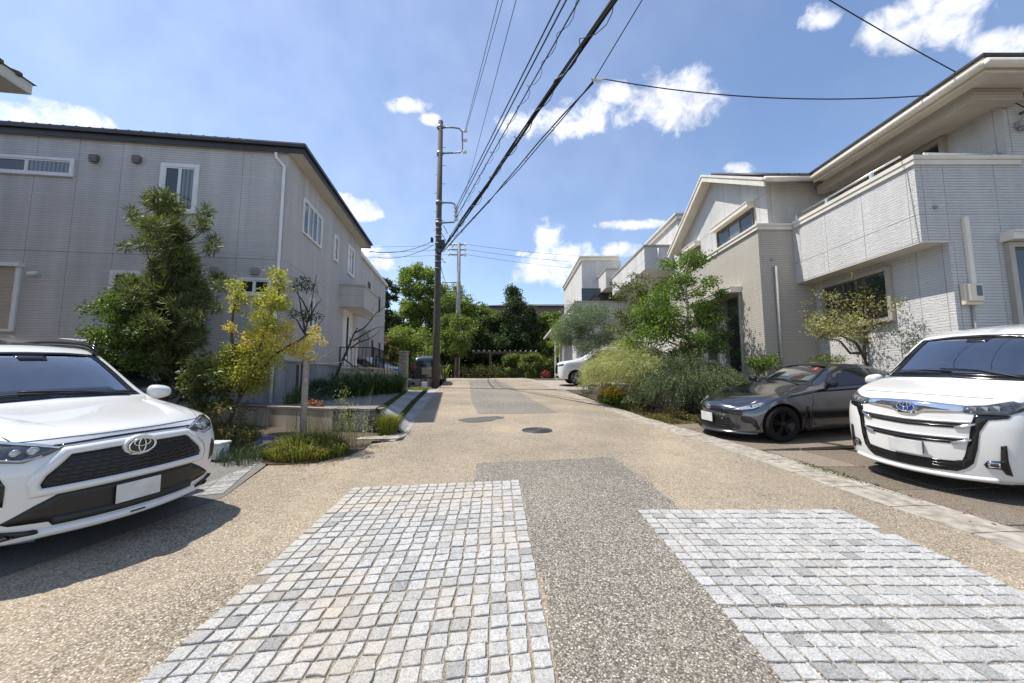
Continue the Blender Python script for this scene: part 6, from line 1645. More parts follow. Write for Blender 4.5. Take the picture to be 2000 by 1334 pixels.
for (u0, u1, v) in ((882, 909, 477), (876, 909, 487), (876, 909, 497), (866, 900, 551), (872, 905, 568)): mb = MB(); mb.tube([q2(u0, v), q2(u1, v + 1)], .055, 6); ar = mb.build('crossarm', 'galvanised', pole2)
mb = MB()
for (u, v) in ((909, 478), (909, 488), (909, 498), (880, 477), (877, 487), (877, 497), (884, 480)): p = q2(u, v); mb.tube([p + Vector((0, 0, -.15)), p, p + Vector((0, 0, .15))], [.06, .11, .06], 8)
mb.build('insulator', 'porcelain', ar)

def cable(name, label, pts, r, group=None, sag=0.0, n=14, strands=1, wrap=0.0, wraps=0):
    """hanging line through given points, each span sagging a little"""
    mb = MB(); P = []
    for a, b in zip(pts, pts[1:]):
        for k in range(n):
            t = k / n; p = a.lerp(b, t); p.z -= sag * 4 * t * (1 - t); P.append(p)
    P.append(pts[-1])
    rg = random.Random(len(name) + int(abs(pts[0].x * 100)))
    if strands == 1: mb.tube(P, r, 6)
    else:
        for s_ in range(strands):
            ph = rg.uniform(0, 6.28); rad = rg.uniform(.2, 1.0) * .085; lag = rg.uniform(.4, .9)
            mb.tube([p + Vector((math.cos(ph + i * lag) * rad, 0, math.sin(ph + i * lag) * rad - rg.uniform(0, .05))) for i, p in enumerate(P)], r * rg.uniform(.7, 1.2), 5)
    if wraps:
        tot = sum((b - a).length for a, b in zip(P, P[1:])); m = int(tot * 7); H_ = []
        for i in range(m + 1):
            t = i / m * (len(P) - 1); k = min(int(t), len(P) - 2); p = P[k].lerp(P[k + 1], t - k)
            a = i / m * tot / wraps * 2 * math.pi; w_ = wrap * (.75 + .5 * math.sin(i * .37) * math.sin(i * .11))
            H_.append(p + Vector((math.cos(a) * w_, 0, math.sin(a) * w_ - wrap * .3)))
        mb.tube(H_, r * .45, 4)
    o = mb.build(name, 'cable'); place(o, pts[0]); return tag(o, label, 'cable', group)
def far(u, z, p0, k=2.6):
    p1 = atZ(u, 0, z); return p0 + (p1 - p0) * k
HVL = 'thin high wire running overhead from the upper bracket of the near pole'
for (u, v, ut, z) in ((909, 253, 973, 14.6), (910, 256, 982, 14.55), (908, 380, 1008, 13.0)):
    p0 = q(u, v) if v < 300 else atY(u, v, 30)
    cable('overhead_wire', HVL if v < 300 else 'thin high wire coming over from the far pole, right of the two upper ones', [p0, far(ut, z, p0, 2.0)], .012, 'thin high wires' if v < 300 else None, n=4)
p0 = q(891, 405); cable('overhead_wire', 'left line of the three power cables from the lower bracket', [p0, far(1094, 9.9, p0)], .02, n=6)
p0 = q(891, 413); cable('overhead_wire', 'middle line of the three power cables from the lower bracket', [p0, far(1106, 9.8, p0)], .02, n=6)
p0 = q(891, 425); cable('overhead_wire', 'power cable wrapped in a looping thin wire from the lower bracket', [p0, far(1131, 9.6, p0)], .018, n=8, wrap=.11, wraps=.9)
p0 = q(858, 496); cable('cable_bundle', 'thick black bundle of tangled telephone cables crossing overhead', [p0, far(1196, 8.3, p0)], .024, strands=6, wrap=.13, wraps=1.1, n=26)
p0 = q(866, 492); nd = atY(1160, 156, 8.0)
cable('overhead_wire', 'twin wires with spacer rings rising to the drop clamp, right of the bundle', [p0, nd], .016, n=10, strands=2)
mb = MB()
for t in (.12, .25, .38, .5, .62, .74, .86): p = p0.lerp(nd, t); mb.tube([p + Vector((.05 * math.cos(a), 0, -.05 + .06 * math.sin(a))) for a in np.linspace(0, 6.0, 9)], .008, 5)
rg_ = mb.build('spacer_ring', 'galvanised'); place(rg_, p0.lerp(nd, .5)); tag(rg_, 'row of small metal rings clipped along the twin wires', 'ring')
p1 = atZ(1254, 0, 8.8); cable('overhead_wire', 'single wire running on upward from the drop clamp', [nd, nd + (p1 - nd) * 3], .012, n=4)
cl = MB(); cl.tube([nd + Vector((-.06, 0, .03)), nd + Vector((.03, 0, .0)), nd + Vector((.14, 0, -.01)), nd + Vector((.22, -.02, .02))], [.03, .035, .02, .035], 8); cl.tube([nd + Vector((0, 0, .05)), nd + Vector((.08, 0, -.07)), nd + Vector((.2, 0, -.04))], .01, 5)
o = cl.build('drop_clamp', 'porcelain'); place(o, nd); tag(o, 'small pale drop clamp where the house cable leaves the overhead wires', 'clamp')
e1 = Ws.P(Ws.px(1999, 168)[0] + .1, .05, Ws.px(1999, 168)[1]); s0 = nd + Vector((.24, 0, .02))
cable('overhead_wire', 'sagging black house cable from the drop clamp to the right house', [s0, e1], .012, n=24, sag=.40)
e2 = Ws.P(Ws.px(1993, 222)[0], .12, Ws.px(1993, 222)[1]); s1 = atZ(1657, 0, 8.6)
cable('overhead_wire', 'steep cable crossing the top right corner down to the house wall', [s1 + (s1 - e2) * 1.2, e2], .011, n=16, sag=.25)
mb = MB(); mb.tube([e2 + Vector((0, .12, 0)), e2, e2 + Vector((0, -.02, -.12))], .03, 8); o = mb.build('wall_bracket', 'galvanised', RH)
for (u, v, eu, ev, ey, lab) in ((847, 470, 722, 491, 17.6, 'upper service cable from the near pole to the grey house'), (847, 478, 738, 503, 20.5, 'lower service cable from the near pole to the beige house')):
    cable('overhead_wire', lab, [q(u, v), atY(eu, ev, ey)], .014, n=12, sag=.28)
for k, v in enumerate((477, 487, 497)):
    cable('overhead_wire', 'distant level wire passing through the crossarms of the far pole', [atY(640, v + 4, 34), q2(878 if k else 882, v), q2(909, v), atY(1180, v + 26 + 3 * k, 34)], .013, 'distant level wires', n=8, sag=.15)
cable('overhead_wire', 'black cable sloping down from the near pole to the far pole', [q(858, 545), q2(890, 600)], .03, n=10, sag=.5)
cable('overhead_wire', 'slack cable looping between the near pole and the far crossarm', [q(858, 508), q2(884, 560)], .016, n=10, sag=.7)

# ================================================================ RAILING, POSTS, FENCES
def rail(name, label, cat, pts, h, mat, gap=.13, r=.014, rt=.02):
    t = thing(name, label, cat, pts[0], 0)
    mb = MB(); mb.tube([p + Vector((0, 0, h)) for p in pts], rt, 6); mb.tube([p + Vector((0, 0, .06)) for p in pts], rt * .8, 6)
    for p in pts: mb.tube([p + Vector((0, 0, -.15)), p + Vector((0, 0, h + .02))], rt * 1.25, 8)
    mb.build('frame', mat, t); mb = MB()
    for a, b in zip(pts, pts[1:]):
        n = max(1, int((b - a).length / gap))
        for k in range(1, n): p = a.lerp(b, k / n); mb.tube([p + Vector((0, 0, .06)), p + Vector((0, 0, h))], r * .75, 5)
    mb.build('balusters', mat, t)
    return t
ZP = FT - .08; GP = Vector((-4.95, 17.35, 0))
rail('iron_railing', 'black iron railing round the porch of the grey house', 'railing', [WS.P(sb0 + .2, .06, ZP), WS.P(sb0 + .2, 1.32, ZP), WS.P(sb0 + 2.3, 1.32, ZP), Vector((-5.95, 16.6, 1.65)), Vector((GP.x - .2, GP.y - .1, 1.25))], .80, 'black_metal')
gp = thing('gate_post', 'square stone gate post at the end of the iron railing', 'post', (GP.x, GP.y, zg(GP.y)))
mb = MB(); z = zg(GP.y) - .1; k = 0
while z < 2.6:
    h = .17
    for i in range(2):
        jx = rs.normal() * .008; mb.box(GP.x - .17 + i * .17 + .004 * i + jx * 0, GP.x - .17 + (i + 1) * .17, GP.y - .17 + rs.normal() * .008, GP.y + .17, z, z + h - .008)
    z += h; k += 1
mb.build('shaft', 'ashlar', gp, bevel=.008)
mb = MB(); mb.box(GP.x - .2, GP.x + .2, GP.y - .2, GP.y + .2, z, z + .06); mb.build('cap', 'ashlar', gp, bevel=.01)
w0, w1 = atY(803, 750, 20.3), atY(848, 752, 20.3)
lw_ = thing('block_wall', 'low weathered block wall in front of the black van', 'wall', (w0.x, 20.3, zg(20.3)))
mb = MB()
for r_ in range(3):
    x = w0.x + (.2 if r_ % 2 else 0)
    while x < w1.x: mb.box(x, min(x + .395, w1.x), 20.2 + rs.normal() * .005, 20.4, zg(20.3) - .1 + r_ * .17, zg(20.3) - .1 + r_ * .17 + .165); x += .4
mb.build('block', 'stained_block', lw_, bevel=.006)
wb = atY(829, 748, 19.3); mb = MB(); mb.box(wb.x - .13, wb.x + .13, 19.2, 19.4, zg(19.3), zg(19.3) + .28); mb.box(wb.x - .14, wb.x + .14, 19.19, 19.41, zg(19.3) + .281, zg(19.3) + .31)
o = mb.build('plastic_box', 'white_plastic', bevel=.015); place(o, (wb.x, 19.3, zg(19.3))); tag(o, 'small white box standing at the foot of the low block wall', 'box')
# pergola
pg = thing('pergola', 'dark timber pergola with pale rafter ends before the far trees', 'pergola', (-.6, 38, zg(38)))
pq = lambda u, v: atY(u, v, 38)
x0, x1, zt = pq(925, 690).x, pq(1048, 690).x, pq(985, 688).z
for y in (37.0, 39.2): mb = MB(); mb.box(x0, x1, y, y + .12, zt - .12, zt); mb.build('beam', 'pergola_wood', pg)
for u in (958, 1015):
    x = pq(u, 700).x
    for y in (37.06, 39.26): mb = MB(); mb.box(x - .08, x + .08, y - .08, y + .08, 1.3, zt - .12); mb.build('post', 'pergola_wood', pg)
mb = MB(); n = 13
for k in range(n): x = x0 + .1 + (x1 - x0 - .2) * k / (n - 1); mb = MB(); mb.para((x - .05, 36.3, zt + .002), (.1, 0, 0), (0, 3.8, .0), (0, 0, .10)); mb.build('rafter', 'pergola_pale', pg)
for (u0, u1, y, lab) in ((905, 1062, 36.0, 'low dark post and rail fence along the far end of the road'),):
    a, b = atY(u0, 720, y), atY(u1, 720, y); t = thing('fence', lab, 'fence', (a.x, y, zg(y)))
    n = 9
    for k in range(n + 1): x = a.x + (b.x - a.x) * k / n; mb = MB(); mb.box(x - .04, x + .04, y - .04, y + .04, 1.2, 2.45); mb.build('post', 'pergola_wood', t)
    for z in (1.85, 2.1, 2.35): mb = MB(); mb.box(a.x, b.x, y - .065, y - .041, z - .03, z + .03); mb.build('rail', 'pergola_wood', t)
# stone bed wall on the right
t = thing('stone_wall', 'low rough stone wall holding the shrub bed behind the yellow flowers', 'wall', (3.7, 11.6, zg(11.6)))
mb = MB()
SWL = [(3.28, 14.2), (3.72, 11.9), (4.35, 10.35)]
for (a, b) in zip(SWL, SWL[1:]):
    a, b = Vector((*a, 0)), Vector((*b, 0)); d = (b - a).normalized(); nn = Vector((-abs(d.y), -abs(d.x) * .2, 0)).normalized(); Lw = (b - a).length
    for r_ in range(4):
        p = 0
        while p < Lw - .05:
            wl = min(rs.uniform(.12, .30), Lw - p); hh = .155; y0 = a + d * p
            jit = rs.normal() * .018
            mb.para(y0 + nn * (.02 + jit) + Vector((0, 0, zg(y0.y) - .05 + r_ * .16)), d * (wl - .012), -nn * .25, (0, 0, hh - .008 + rs.normal() * .005)); p += wl
mb.build('stone', 'ashlar', t, bevel=.015)
# soil held by the wall
mb = MB(); V = [(3.35, 14.2), (3.8, 11.9), (4.42, 10.4), (7.0, 10.3), (7.0, 16.5), (3.3, 16.5)]
mb.prism([(x, y, zg(10)) for x, y in V], (0, 0, .62)); o = mb.build('raised_bed_soil', 'soil'); o['kind'] = 'structure'
# kerb stone beside the far white van
b_ = gr(1128, 752); mb = MB(); mb.box(b_.x, b_.x + .9, b_.y - .15, b_.y + .15, zg(b_.y), zg(b_.y) + .28); o = mb.build('kerb_stone', 'kerb_concrete', bevel=.02); place(o, b_); tag(o, 'grey concrete block by the front wheel of the far white van', 'block')
# grey weathered post in the weeds, twiggy at the top
wp = Vector((-3.36, 6.2, 0)); zp = atY(597, 702, 6.2).z
t = thing('wooden_post', 'weathered grey tree stump post rising from the tall weeds', 'post', (wp.x, wp.y, zg(6.2)))
mb = MB(); mb.tube([(wp.x + .02, wp.y, .25), (wp.x, wp.y, .9), (wp.x - .005, wp.y, zp - .02), (wp.x, wp.y, zp)], [.058, .05, .045, .038], 12); mb.build('trunk', 'old_wood', t)
mb = MB(); rg2 = np.random.default_rng(5)
for (dx, dz) in ((.45, .05), (.55, -.02), (-.35, .12), (.30, .28), (-.2, .3), (.5, .16)): limb(mb, (wp.x, wp.y, zp - .06), (wp.x + dx, wp.y + rg2.normal() * .2, zp + dz), .010, .003, rg2, .2)
mb.build('twig', 'bark_pale', t)
# two support stakes by the thin dark tree
for (u, lab) in ((579, 'left dark wooden stake by the thin tree against the house'), (588, 'right dark wooden stake by the thin tree against the house')):
    p = atY(u, 760, 10.4); mb = MB(); mb.tube([(p.x, 10.4, .7), (p.x + .01, 10.4, 1.5), (p.x, 10.4, atY(u, 712, 10.4).z)], .035, 8); o = mb.build('wooden_stake', 'bark_dark'); place(o, (p.x, 10.4, SLAB)); tag(o, lab, 'stake')
# litter by the weeds: plastic toy, white box
c = gr(528, 884); t = thing('plastic_toy', 'small blue and red plastic toy lying beside the weeds', 'toy', (c.x, c.y, c.z), R(20))
mb = MB(); mb.prism([(-.20, -.09, .09), (.16, -.09, .09), (.19, -.09, .15), (.10, -.09, .20), (.06, -.09, .25), (-.12, -.09, .25), (-.20, -.09, .17)], (0, .18, 0)); mb.build('body', 'blue_plastic', t, local=True, bevel=.012)
mb = MB(); mb.box(-.19, .15, -.095, .095, .045, .088); mb.build('base', 'red_plastic', t, local=True, bevel=.008)
mb = MB(); mb.box(-.09, .03, -.0945, -.0905, .15, .205); mb.build('label', 'white_plastic', t, local=True)
for x in (-.13, .10):
    mb = MB(); mb.lathe([(0, -.11), (.05, -.11), (.055, -.09), (.055, .09), (.05, .11), (0, .11)], (x, 0, .055), 'y', 18); mb.build('wheel', 'rubber', t, local=True)
c = Vector((-4.22, 5.6, zg(5.6))); mb = MB(); mb.box(c.x - .2, c.x + .07, c.y - .1, c.y + .1, c.z + .05, c.z + .26); mb.box(c.x - .22, c.x + .09, c.y - .12, c.y + .12, c.z + .261, c.z + .30)
o = mb.build('planter_box', 'white_plastic', bevel=.02); place(o, c); tag(o, 'white plastic box just behind the nose of the white SUV', 'box')
# ================================================================ PLANTS
def P_(u, v, Y): p = atY(u, v, Y); return (p.x, p.y, p.z)
def sz(px, Y): return px / FPX * Y
def clumps_px(lst, Y, spread=.5, seed=0, squash=.75, dup=1):
    """leaf masses from (u, v, radius px) seen at depth Y, scattered in depth"""
    r = np.random.default_rng(seed); out = []
    for (u, v, rad) in lst:
        for k in range(dup):
            y = Y + r.normal() * spread; p = atY(u + r.normal() * rad * .25 * (dup > 1), v + r.normal() * rad * .25 * (dup > 1), y); q = sz(rad, Y) * (1 if dup == 1 else .85); out.append((p.x, p.y, p.z, q, q * squash))
    return out
rg = np.random.default_rng(21)
# --- dark narrow-leaved evergreen in front of the grey house
Yp = 7.9; bx_ = atY(322, 760, Yp).x
L_ = []
for (v, hw) in ((394, 4), (417, 13), (442, 34), (467, 40), (492, 50), (520, 56), (550, 66), (580, 76), (610, 74), (640, 66), (670, 64), (700, 54)):
    n = 3 + int(hw / 6.5)
    for k in range(n): L_.append((322 + rg.uniform(-1, 1) * hw + (v - 560) * .02, v + 10 + rg.normal() * 10, 9 + rg.uniform(0, 10)))
L_ += [(404, 410, 6), (400, 424, 9), (394, 440, 12), (258, 412, 5), (264, 424, 8), (274, 438, 10), (418, 470, 9), (412, 486, 10), (428, 545, 10), (432, 560, 9), (222, 590, 8), (230, 600, 11), (420, 600, 10), (247, 482, 7), (322, 396, 8), (318, 410, 10)]
cl = clumps_px(L_, Yp, .55, 3)
t = tree('evergreen_tree', 'dark dense evergreen tree with narrow leaves in front of the grey house', 'tree', (bx_, Yp, zg(Yp)), [(bx_, Yp, .3), (bx_ + .05, Yp, 1.8), (bx_, Yp, 3.3), (bx_ - .03, Yp, 4.7)], .075, cl, 'leaf_podocarp', 'bark_dark', n_per=330, L=.15, Wd=.020, seed=3, shell=.7, droop=-.25)
# --- bright bushy shrub left of it
L_ = [(215 + rg.uniform(-1, 1) * w_, v + rg.normal() * 8, 15 + rg.uniform(0, 9)) for v, w_ in ((600, 26), (620, 45), (645, 58), (670, 60), (695, 55), (715, 48)) for k in range(6)]
b = atY(225, 720, 7.3); tree('shrub', 'bright green fine leaved bush behind the white SUV', 'shrub', (b.x, 7.3, zg(7.3)), [(b.x, 7.3, .35), (b.x + .05, 7.3, 1.3), (b.x, 7.3, 2.3)], .04, clumps_px(L_, 7.3, .35, 5), 'leaf_bright', 'bark_dark', n_per=190, L=.06, Wd=.034, seed=5)
# --- yellow-green slanting tree behind the SUV's nose
Yy = 6.5
gL = [(468, 560, 11), (462, 578, 13), (458, 600, 8), (545, 535, 12), (552, 555, 13), (540, 575, 17), (530, 600, 18), (548, 590, 14), (515, 625, 18), (505, 650, 20), (530, 640, 16), (500, 590, 7),
      (470, 690, 22), (490, 715, 26), (520, 700, 22), (450, 720, 22), (475, 745, 26), (505, 735, 22), (440, 750, 20), (520, 675, 16), (445, 690, 16)]
bt = (P_(432, 850, Yy)[0], Yy, zg(Yy))
stems = [[bt, P_(455, 800, Yy), P_(490, 745, Yy), P_(512, 660, Yy), P_(540, 590, Yy), P_(548, 540, Yy)], [P_(470, 775, Yy), P_(455, 690, Yy - .1), P_(452, 630, Yy - .1), P_(466, 565, Yy - .1)], [P_(495, 740, Yy), P_(540, 690, Yy), P_(590, 660, Yy - .1), P_(625, 640, Yy - .1)]]
t = tree('slanting_tree', 'yellow green small tree leaning right with golden leaves on one side', 'tree', bt, stems, .036, clumps_px([(u, v, r_ * 1.35) for u, v, r_ in gL], Yy, .24, 8, dup=2), 'leaf_yellow_green', 'bark_dark', n_per=330, L=.048, Wd=.025, seed=8, shell=.6)
oL = [(560, 640, 12), (545, 668, 16), (570, 672, 15), (590, 680, 11), (605, 668, 9), (612, 650, 6), (617, 640, 6), (490, 660, 14), (520, 655, 12), (450, 640, 9), (575, 690, 13), (600, 695, 12), (618, 660, 8), (630, 668, 6), (555, 655, 12)]
cl = clumps_px([(u, v, r_ * 1.25) for u, v, r_ in oL], Yy - .1, .2, 9, dup=2); V, F = clump_leaves(np.random.default_rng(9), cl, 75, .046, .023, .1, .6); arrays_mesh('golden_crown', V, F, 'leaf_golden', t)
# --- broad low leaves under it
L_ = [(400 + rg.uniform(-1, 1) * 38, 745 + rg.uniform(-1, 1) * 50, 14) for k in range(26)]
b = atY(400, 800, 6.4); tree('shrub', 'low olive leafy shrub beside the SUV bonnet', 'shrub', (b.x, 6.4, zg(6.4)), [(b.x, 6.4, .3), (b.x, 6.4, .9), (b.x + .05, 6.4, 1.5)], .025, clumps_px(L_, 6.4, .25, 11), 'leaf_olive', 'bark_dark', n_per=55, L=.085, Wd=.05, seed=11)
L_ = [(440 + rg.uniform(-1, 1) * 55, 825 + rg.uniform(-1, 1) * 30, 11) for k in range(22)]
b = atY(440, 850, 6.3); tree('undergrowth_plant', 'scrappy brown and green plant at the foot of the leaning tree', 'plant', (b.x, 6.3, zg(6.3)), [(b.x, 6.3, .3), (b.x, 6.3, .6), (b.x + .05, 6.3, .9)], .015, clumps_px(L_, 6.2, .3, 12), 'leaf_rust', 'bark_dark', n_per=30, L=.07, Wd=.03, seed=12)
# dark shade plants between SUV and wall
L_ = [(300 + rg.uniform(-1, 1) * 90, 745 + rg.uniform(-1, 1) * 30, 18) for k in range(30)]
b = atY(310, 790, 8.0); tree('shrub', 'dark leafy shrub in the shade under the evergreen', 'shrub', (b.x, 8.0, zg(8)), [(b.x, 8, .4), (b.x, 8, .9), (b.x, 8, 1.4)], .03, clumps_px(L_, 8.1, .4, 13), 'leaf_dark', 'bark_dark', n_per=80, L=.09, Wd=.035, seed=13)
# --- thin, nearly leafless tree against the side wall
Yb = 10.6
st = [[P_(590, 775, Yb), P_(592, 690, Yb), P_(598, 640, Yb), P_(608, 590, Yb), P_(618, 538, Yb)], [P_(596, 650, Yb), P_(588, 600, Yb), P_(580, 560, Yb)], [P_(600, 630, Yb), P_(615, 600, Yb), P_(628, 585, Yb)], [P_(593, 690, Yb), P_(606, 655, Yb), P_(632, 622, Yb)], [P_(602, 610, Yb), P_(590, 585, Yb), P_(578, 570, Yb)], [P_(597, 655, Yb), P_(580, 625, Yb), P_(566, 615, Yb)]]
tree('thin_tree', 'thin dark nearly bare tree against the side of the grey house', 'tree', (st[0][0][0], Yb, SLAB), st, .03, clumps_px([(590, 550, 14), (604, 560, 12), (582, 562, 9), (575, 612, 9), (600, 620, 10), (620, 618, 10), (592, 612, 9)], Yb, .2, 14), 'leaf_dark', 'bark_dark', n_per=60, L=.09, Wd=.035, seed=14, shell=.7)
# --- crooked bare tree by the porch
Yc = 13.0
st = [[P_(655, 740, Yc), P_(664, 715, Yc), P_(680, 680, Yc), P_(690, 655, Yc), P_(698, 640, Yc)], [P_(690, 665, Yc), P_(708, 655, Yc), P_(725, 645, Yc), P_(735, 640, Yc)], [P_(684, 680, Yc), P_(702, 668, Yc), P_(722, 662, Yc), P_(738, 650, Yc)], [P_(693, 650, Yc), P_(712, 640, Yc), P_(725, 625, Yc), P_(734, 612, Yc)], [P_(684, 675, Yc), P_(683, 658, Yc)], [P_(670, 700, Yc), P_(690, 715, Yc), P_(715, 725, Yc)]]
t = thing('bare_tree', 'crooked leafless small tree leaning beside the iron railing', 'tree', (st[0][0][0], Yc, SLAB)); mb = MB()
for i, s_ in enumerate(st): n = len(s_); r0 = .055 if i == 0 else .03; mb.tube(s_, [r0 * (1 - .7 * k / (n - 1)) for k in range(n)], 7)
mb.build('trunk', 'bark_dark', t); mb = MB(); r2 = np.random.default_rng(4)
for k in range(16):
    s_ = st[r2.integers(1, 4)]; a = Vector(s_[r2.integers(1, len(s_))]); limb(mb, a, a + Vector((r2.normal() * .35 + .1, r2.normal() * .3, r2.uniform(-.05, .45))), .009, .003, r2, .15)
mb.build('twig', 'bark_dark', t)
# --- strap-leaved border along the porch, each plant its own
def strap_plant(c, h, n, seed, label, group, leaf='strap_leaf', wd=.035, lean=.9, kind=None, flop=.75):
    r = np.random.default_rng(seed); b = np.stack([c[0] + r.normal(size=n) * .05, c[1] + r.normal(size=n) * .05, np.full(n, c[2])], 1)
    V, F = blades(r, b, h, wd, lean, flop=flop); o = arrays_mesh('strap_leaf_plant', V, F, leaf); place(o, c); tag(o, label, 'plant', group, kind); return o
row = [(u, v, Y) for u, v, Y in ((662, 758, 12.2), (675, 762, 12.6), (688, 765, 13.0), (700, 764, 13.4), (712, 764, 13.8), (724, 762, 14.3), (736, 762, 14.7), (748, 761, 15.2), (759, 759, 15.7), (770, 757, 16.2), (780, 756, 16.7), (706, 752, 14.2), (732, 750, 15.2), (756, 749, 16.0))]
for i, (u, v, Y) in enumerate(row):
    p = atY(u, v, Y); strap_plant((p.x, Y, SLAB), 1.05, 70, 40 + i, 'arching strap leaved plant in the border below the iron railing', 'strap leaved border plants')
L_ = [(u, 760 + rg.normal() * 5, 9) for u in range(600, 668, 5)] + [(u, 750 + rg.normal() * 4, 9) for u in range(612, 668, 6)]
b = atY(635, 775, 11.3); tree('low_hedge', 'low clipped green border plant along the side of the grey house', 'shrub', (b.x, 11.3, SLAB), [(b.x, 11.3, .8), (b.x, 11.3, 1.0)], .01, clumps_px(L_, 11.4, .25, 17), 'leaf_dark', 'bark_dark', n_per=150, L=.05, Wd=.025, seed=17, limbs=False)
p = atY(578, 782, 9.6); strap_plant((p.x, 9.6, SLAB), .55, 70, 77, 'grassy dark tuft at the corner of the grey house', None, wd=.012, lean=.6)
p = atY(560, 790, 9.3); strap_plant((p.x, 9.3, SLAB), .4, 50, 78, 'small grassy tuft by the downpipe', None, wd=.012, lean=.6)
# orange-brown dried plant on the slab edge
p = atY(610, 795, 8.6); cl = [(p.x + dx, 8.6 + dy, SLAB + .07 + dz, .06, .05) for dx, dy, dz in ((-.14, 0, 0), (-.05, .05, .03), (.05, 0, .02), (.12, .04, 0), (0, -.05, -.02), (.18, 0, -.02), (-.2, .02, -.03))]
V, F = clump_leaves(np.random.default_rng(6), cl, 40, .05, .03); o = arrays_mesh('dried_plant', V, F, 'petal_rust'); place(o, (p.x, 8.6, SLAB)); tag(o, 'orange brown dried plant on the edge of the concrete slab', 'plant')
# --- tall weeds round the post
r = np.random.default_rng(31); n = 3600
ang = r.uniform(0, 2 * math.pi, n); q = np.sqrt(r.uniform(0, 1, n)); cx, cy = -3.2 + q * np.cos(ang) * .62, 6.05 + q * np.sin(ang) * .50
cz = np.array([zg(y) for y in cy])
V, F = blades(r, np.stack([cx, cy, cz], 1), .34 * (1.15 - .5 * q ** 2) * (1 + .35 * np.sin(cx * 9) * np.sin(cy * 11)), .009, 1.0, flop=.6)
n2 = 130; ang = r.uniform(0, 6.28, n2); q = np.sqrt(r.uniform(0, 1, n2)); b2 = np.stack([-3.1 + q * np.cos(ang) * .6, 6.25 + q * np.sin(ang) * .4, np.full(n2, .31)], 1)
V2, F2_ = blades(r, b2, .75, .006, .45, flop=.4); V, F = join([(V, F), (V2, F2_)])
o = arrays_mesh('grass', V, F, 'grass_blade'); o['kind'] = 'stuff'; tag(o, 'long green and straw coloured weeds round the grey post', 'grass')
cl = [(x, y, z, .10, .2) for x, y, z in ((-2.95, 6.6, .75), (-2.85, 6.7, .95), (-3.05, 6.65, .6), (-2.75, 6.6, .7), (-2.6, 6.7, .65), (-2.95, 6.6, 1.15), (-2.45, 6.6, .6))]
V, F = clump_leaves(np.random.default_rng(33), cl, 90, .035, .012, 0, .6); b2 = np.array([[x, y, .32] for x, y, *_ in cl for k in range(2)]) + np.random.default_rng(3).normal(size=(14, 3)) * [.04, .04, 0]
V2, F2_ = blades(r, b2, .9, .007, .25, flop=.2); V, F = join([(V, F), (V2, F2_)]); o = arrays_mesh('tall_weed', V, F, 'leaf_pale'); place(o, (-2.8, 6.6, zg(6.6))); tag(o, 'tall grey green weed before the stained block wall', 'weed')
def tuft(c, rad, n, h, seed, label, mat='grass_blade', wd=.008, lean=.6):
    r = np.random.default_rng(seed); a = r.uniform(0, 6.28, n); q = np.sqrt(r.uniform(0, 1, n)) * rad
    x, y = c[0] + q * np.cos(a), c[1] + q * np.sin(a); V, F = blades(r, np.stack([x, y, np.array([zg(k) for k in y])], 1), h, wd, lean)
    o = arrays_mesh('weed_tuft', V, F, mat); place(o, (c[0], c[1], zg(c[1]))); tag(o, label, 'weed')
tuft((-2.5, 7.75), .20, 900, .42, 50, 'yellow green weed tuft at the end of the stained block wall')
tuft((-3.9, 5.6), .30, 300, .28, 51, 'dark weed tuft behind the white box', 'leaf_dark'); tuft((-4.5, 6.2), .4, 500, .4, 52, 'dull weeds below the leaning tree', 'leaf_rust')
tuft((-5.2, 7.0), .5, 600, .4, 53, 'shaded weeds along the rendered garden wall', 'leaf_olive'); 
# grassy strips between the paver lanes
for qa, qb, sd in ((.0, .13, 61), (.60, .74, 62)):
    r = np.random.default_rng(sd); n = 9000; y = r.uniform(7.9, 18.4, n); qq = r.uniform(qa, qb, n)
    x = np.array([pl(IN, a) + (pl(LX, a) - .10 - pl(IN, a)) * b for a, b in zip(y, qq)]); z = np.array([lanez(a, b) - .02 for a, b in zip(y, qq)])
    V, F = blades(r, np.stack([x, y, z], 1), .07, .014, .8); o = arrays_mesh('grass_strip', V, F, 'moss'); o['kind'] = 'stuff'; tag(o, 'mossy grass strip between the paver lanes', 'grass')
p = gr(835, 760); tuft((p.x - .3, 18.2), .5, 700, .16, 63, 'dry grass at the foot of the near utility pole')
# spiky plant beyond the near pole
p = atY(868, 725, 25); strap_plant((p.x, 25, zg(25)), 1.3, 40, 65, 'spiky pale green plant just right of the near pole', None, 'leaf_forest_light', .06, .6, flop=.3)

# --- right side
# grey-pale shrub spilling over the stone wall
def sprig_bush(name, label, cat, c, n, rad, h, mat, seed, length, leaf_n, L, Wd, droop, up=.35, leanx=-.5):
    r = np.random.default_rng(seed); a = r.uniform(0, 6.28, n); q = np.sqrt(r.uniform(0, 1, n))
    b = np.stack([c[0] + q * np.cos(a) * rad[0], c[1] + q * np.sin(a) * rad[1], c[2] + h * (1 - q * .55) * r.uniform(.25, 1, n)], 1)
    d = np.stack([np.cos(a) * q + leanx * r.uniform(0, 1, n), np.sin(a) * q - .2 * r.uniform(0, 1, n), r.uniform(.0, 1.0, n) * up * 2], 1) + r.normal(size=(n, 3)) * .25
    V, F = sprigs(r, b, d, length, leaf_n, L, Wd, droop); t = thing(name, label, cat, c); arrays_mesh('crown', V, F, mat, t)
    mb = MB()
    for k in range(10): limb(mb, (c[0] + r.normal() * .1, c[1] + r.normal() * .1, c[2] - .05), tuple(b[k]), .02, .006, r)
    mb.build('trunk', 'bark_dark', t); return t
c = atY(1225, 735, 12.6)
sprig_bush('shrub', 'pale grey green feathery shrub spilling over the stone wall', 'shrub', (c.x + .1, 12.6, 1.1), 5600, (1.2, 1.8), 1.75, 'leaf_pale', 70, .55, 22, .042, .014, .35, .4)
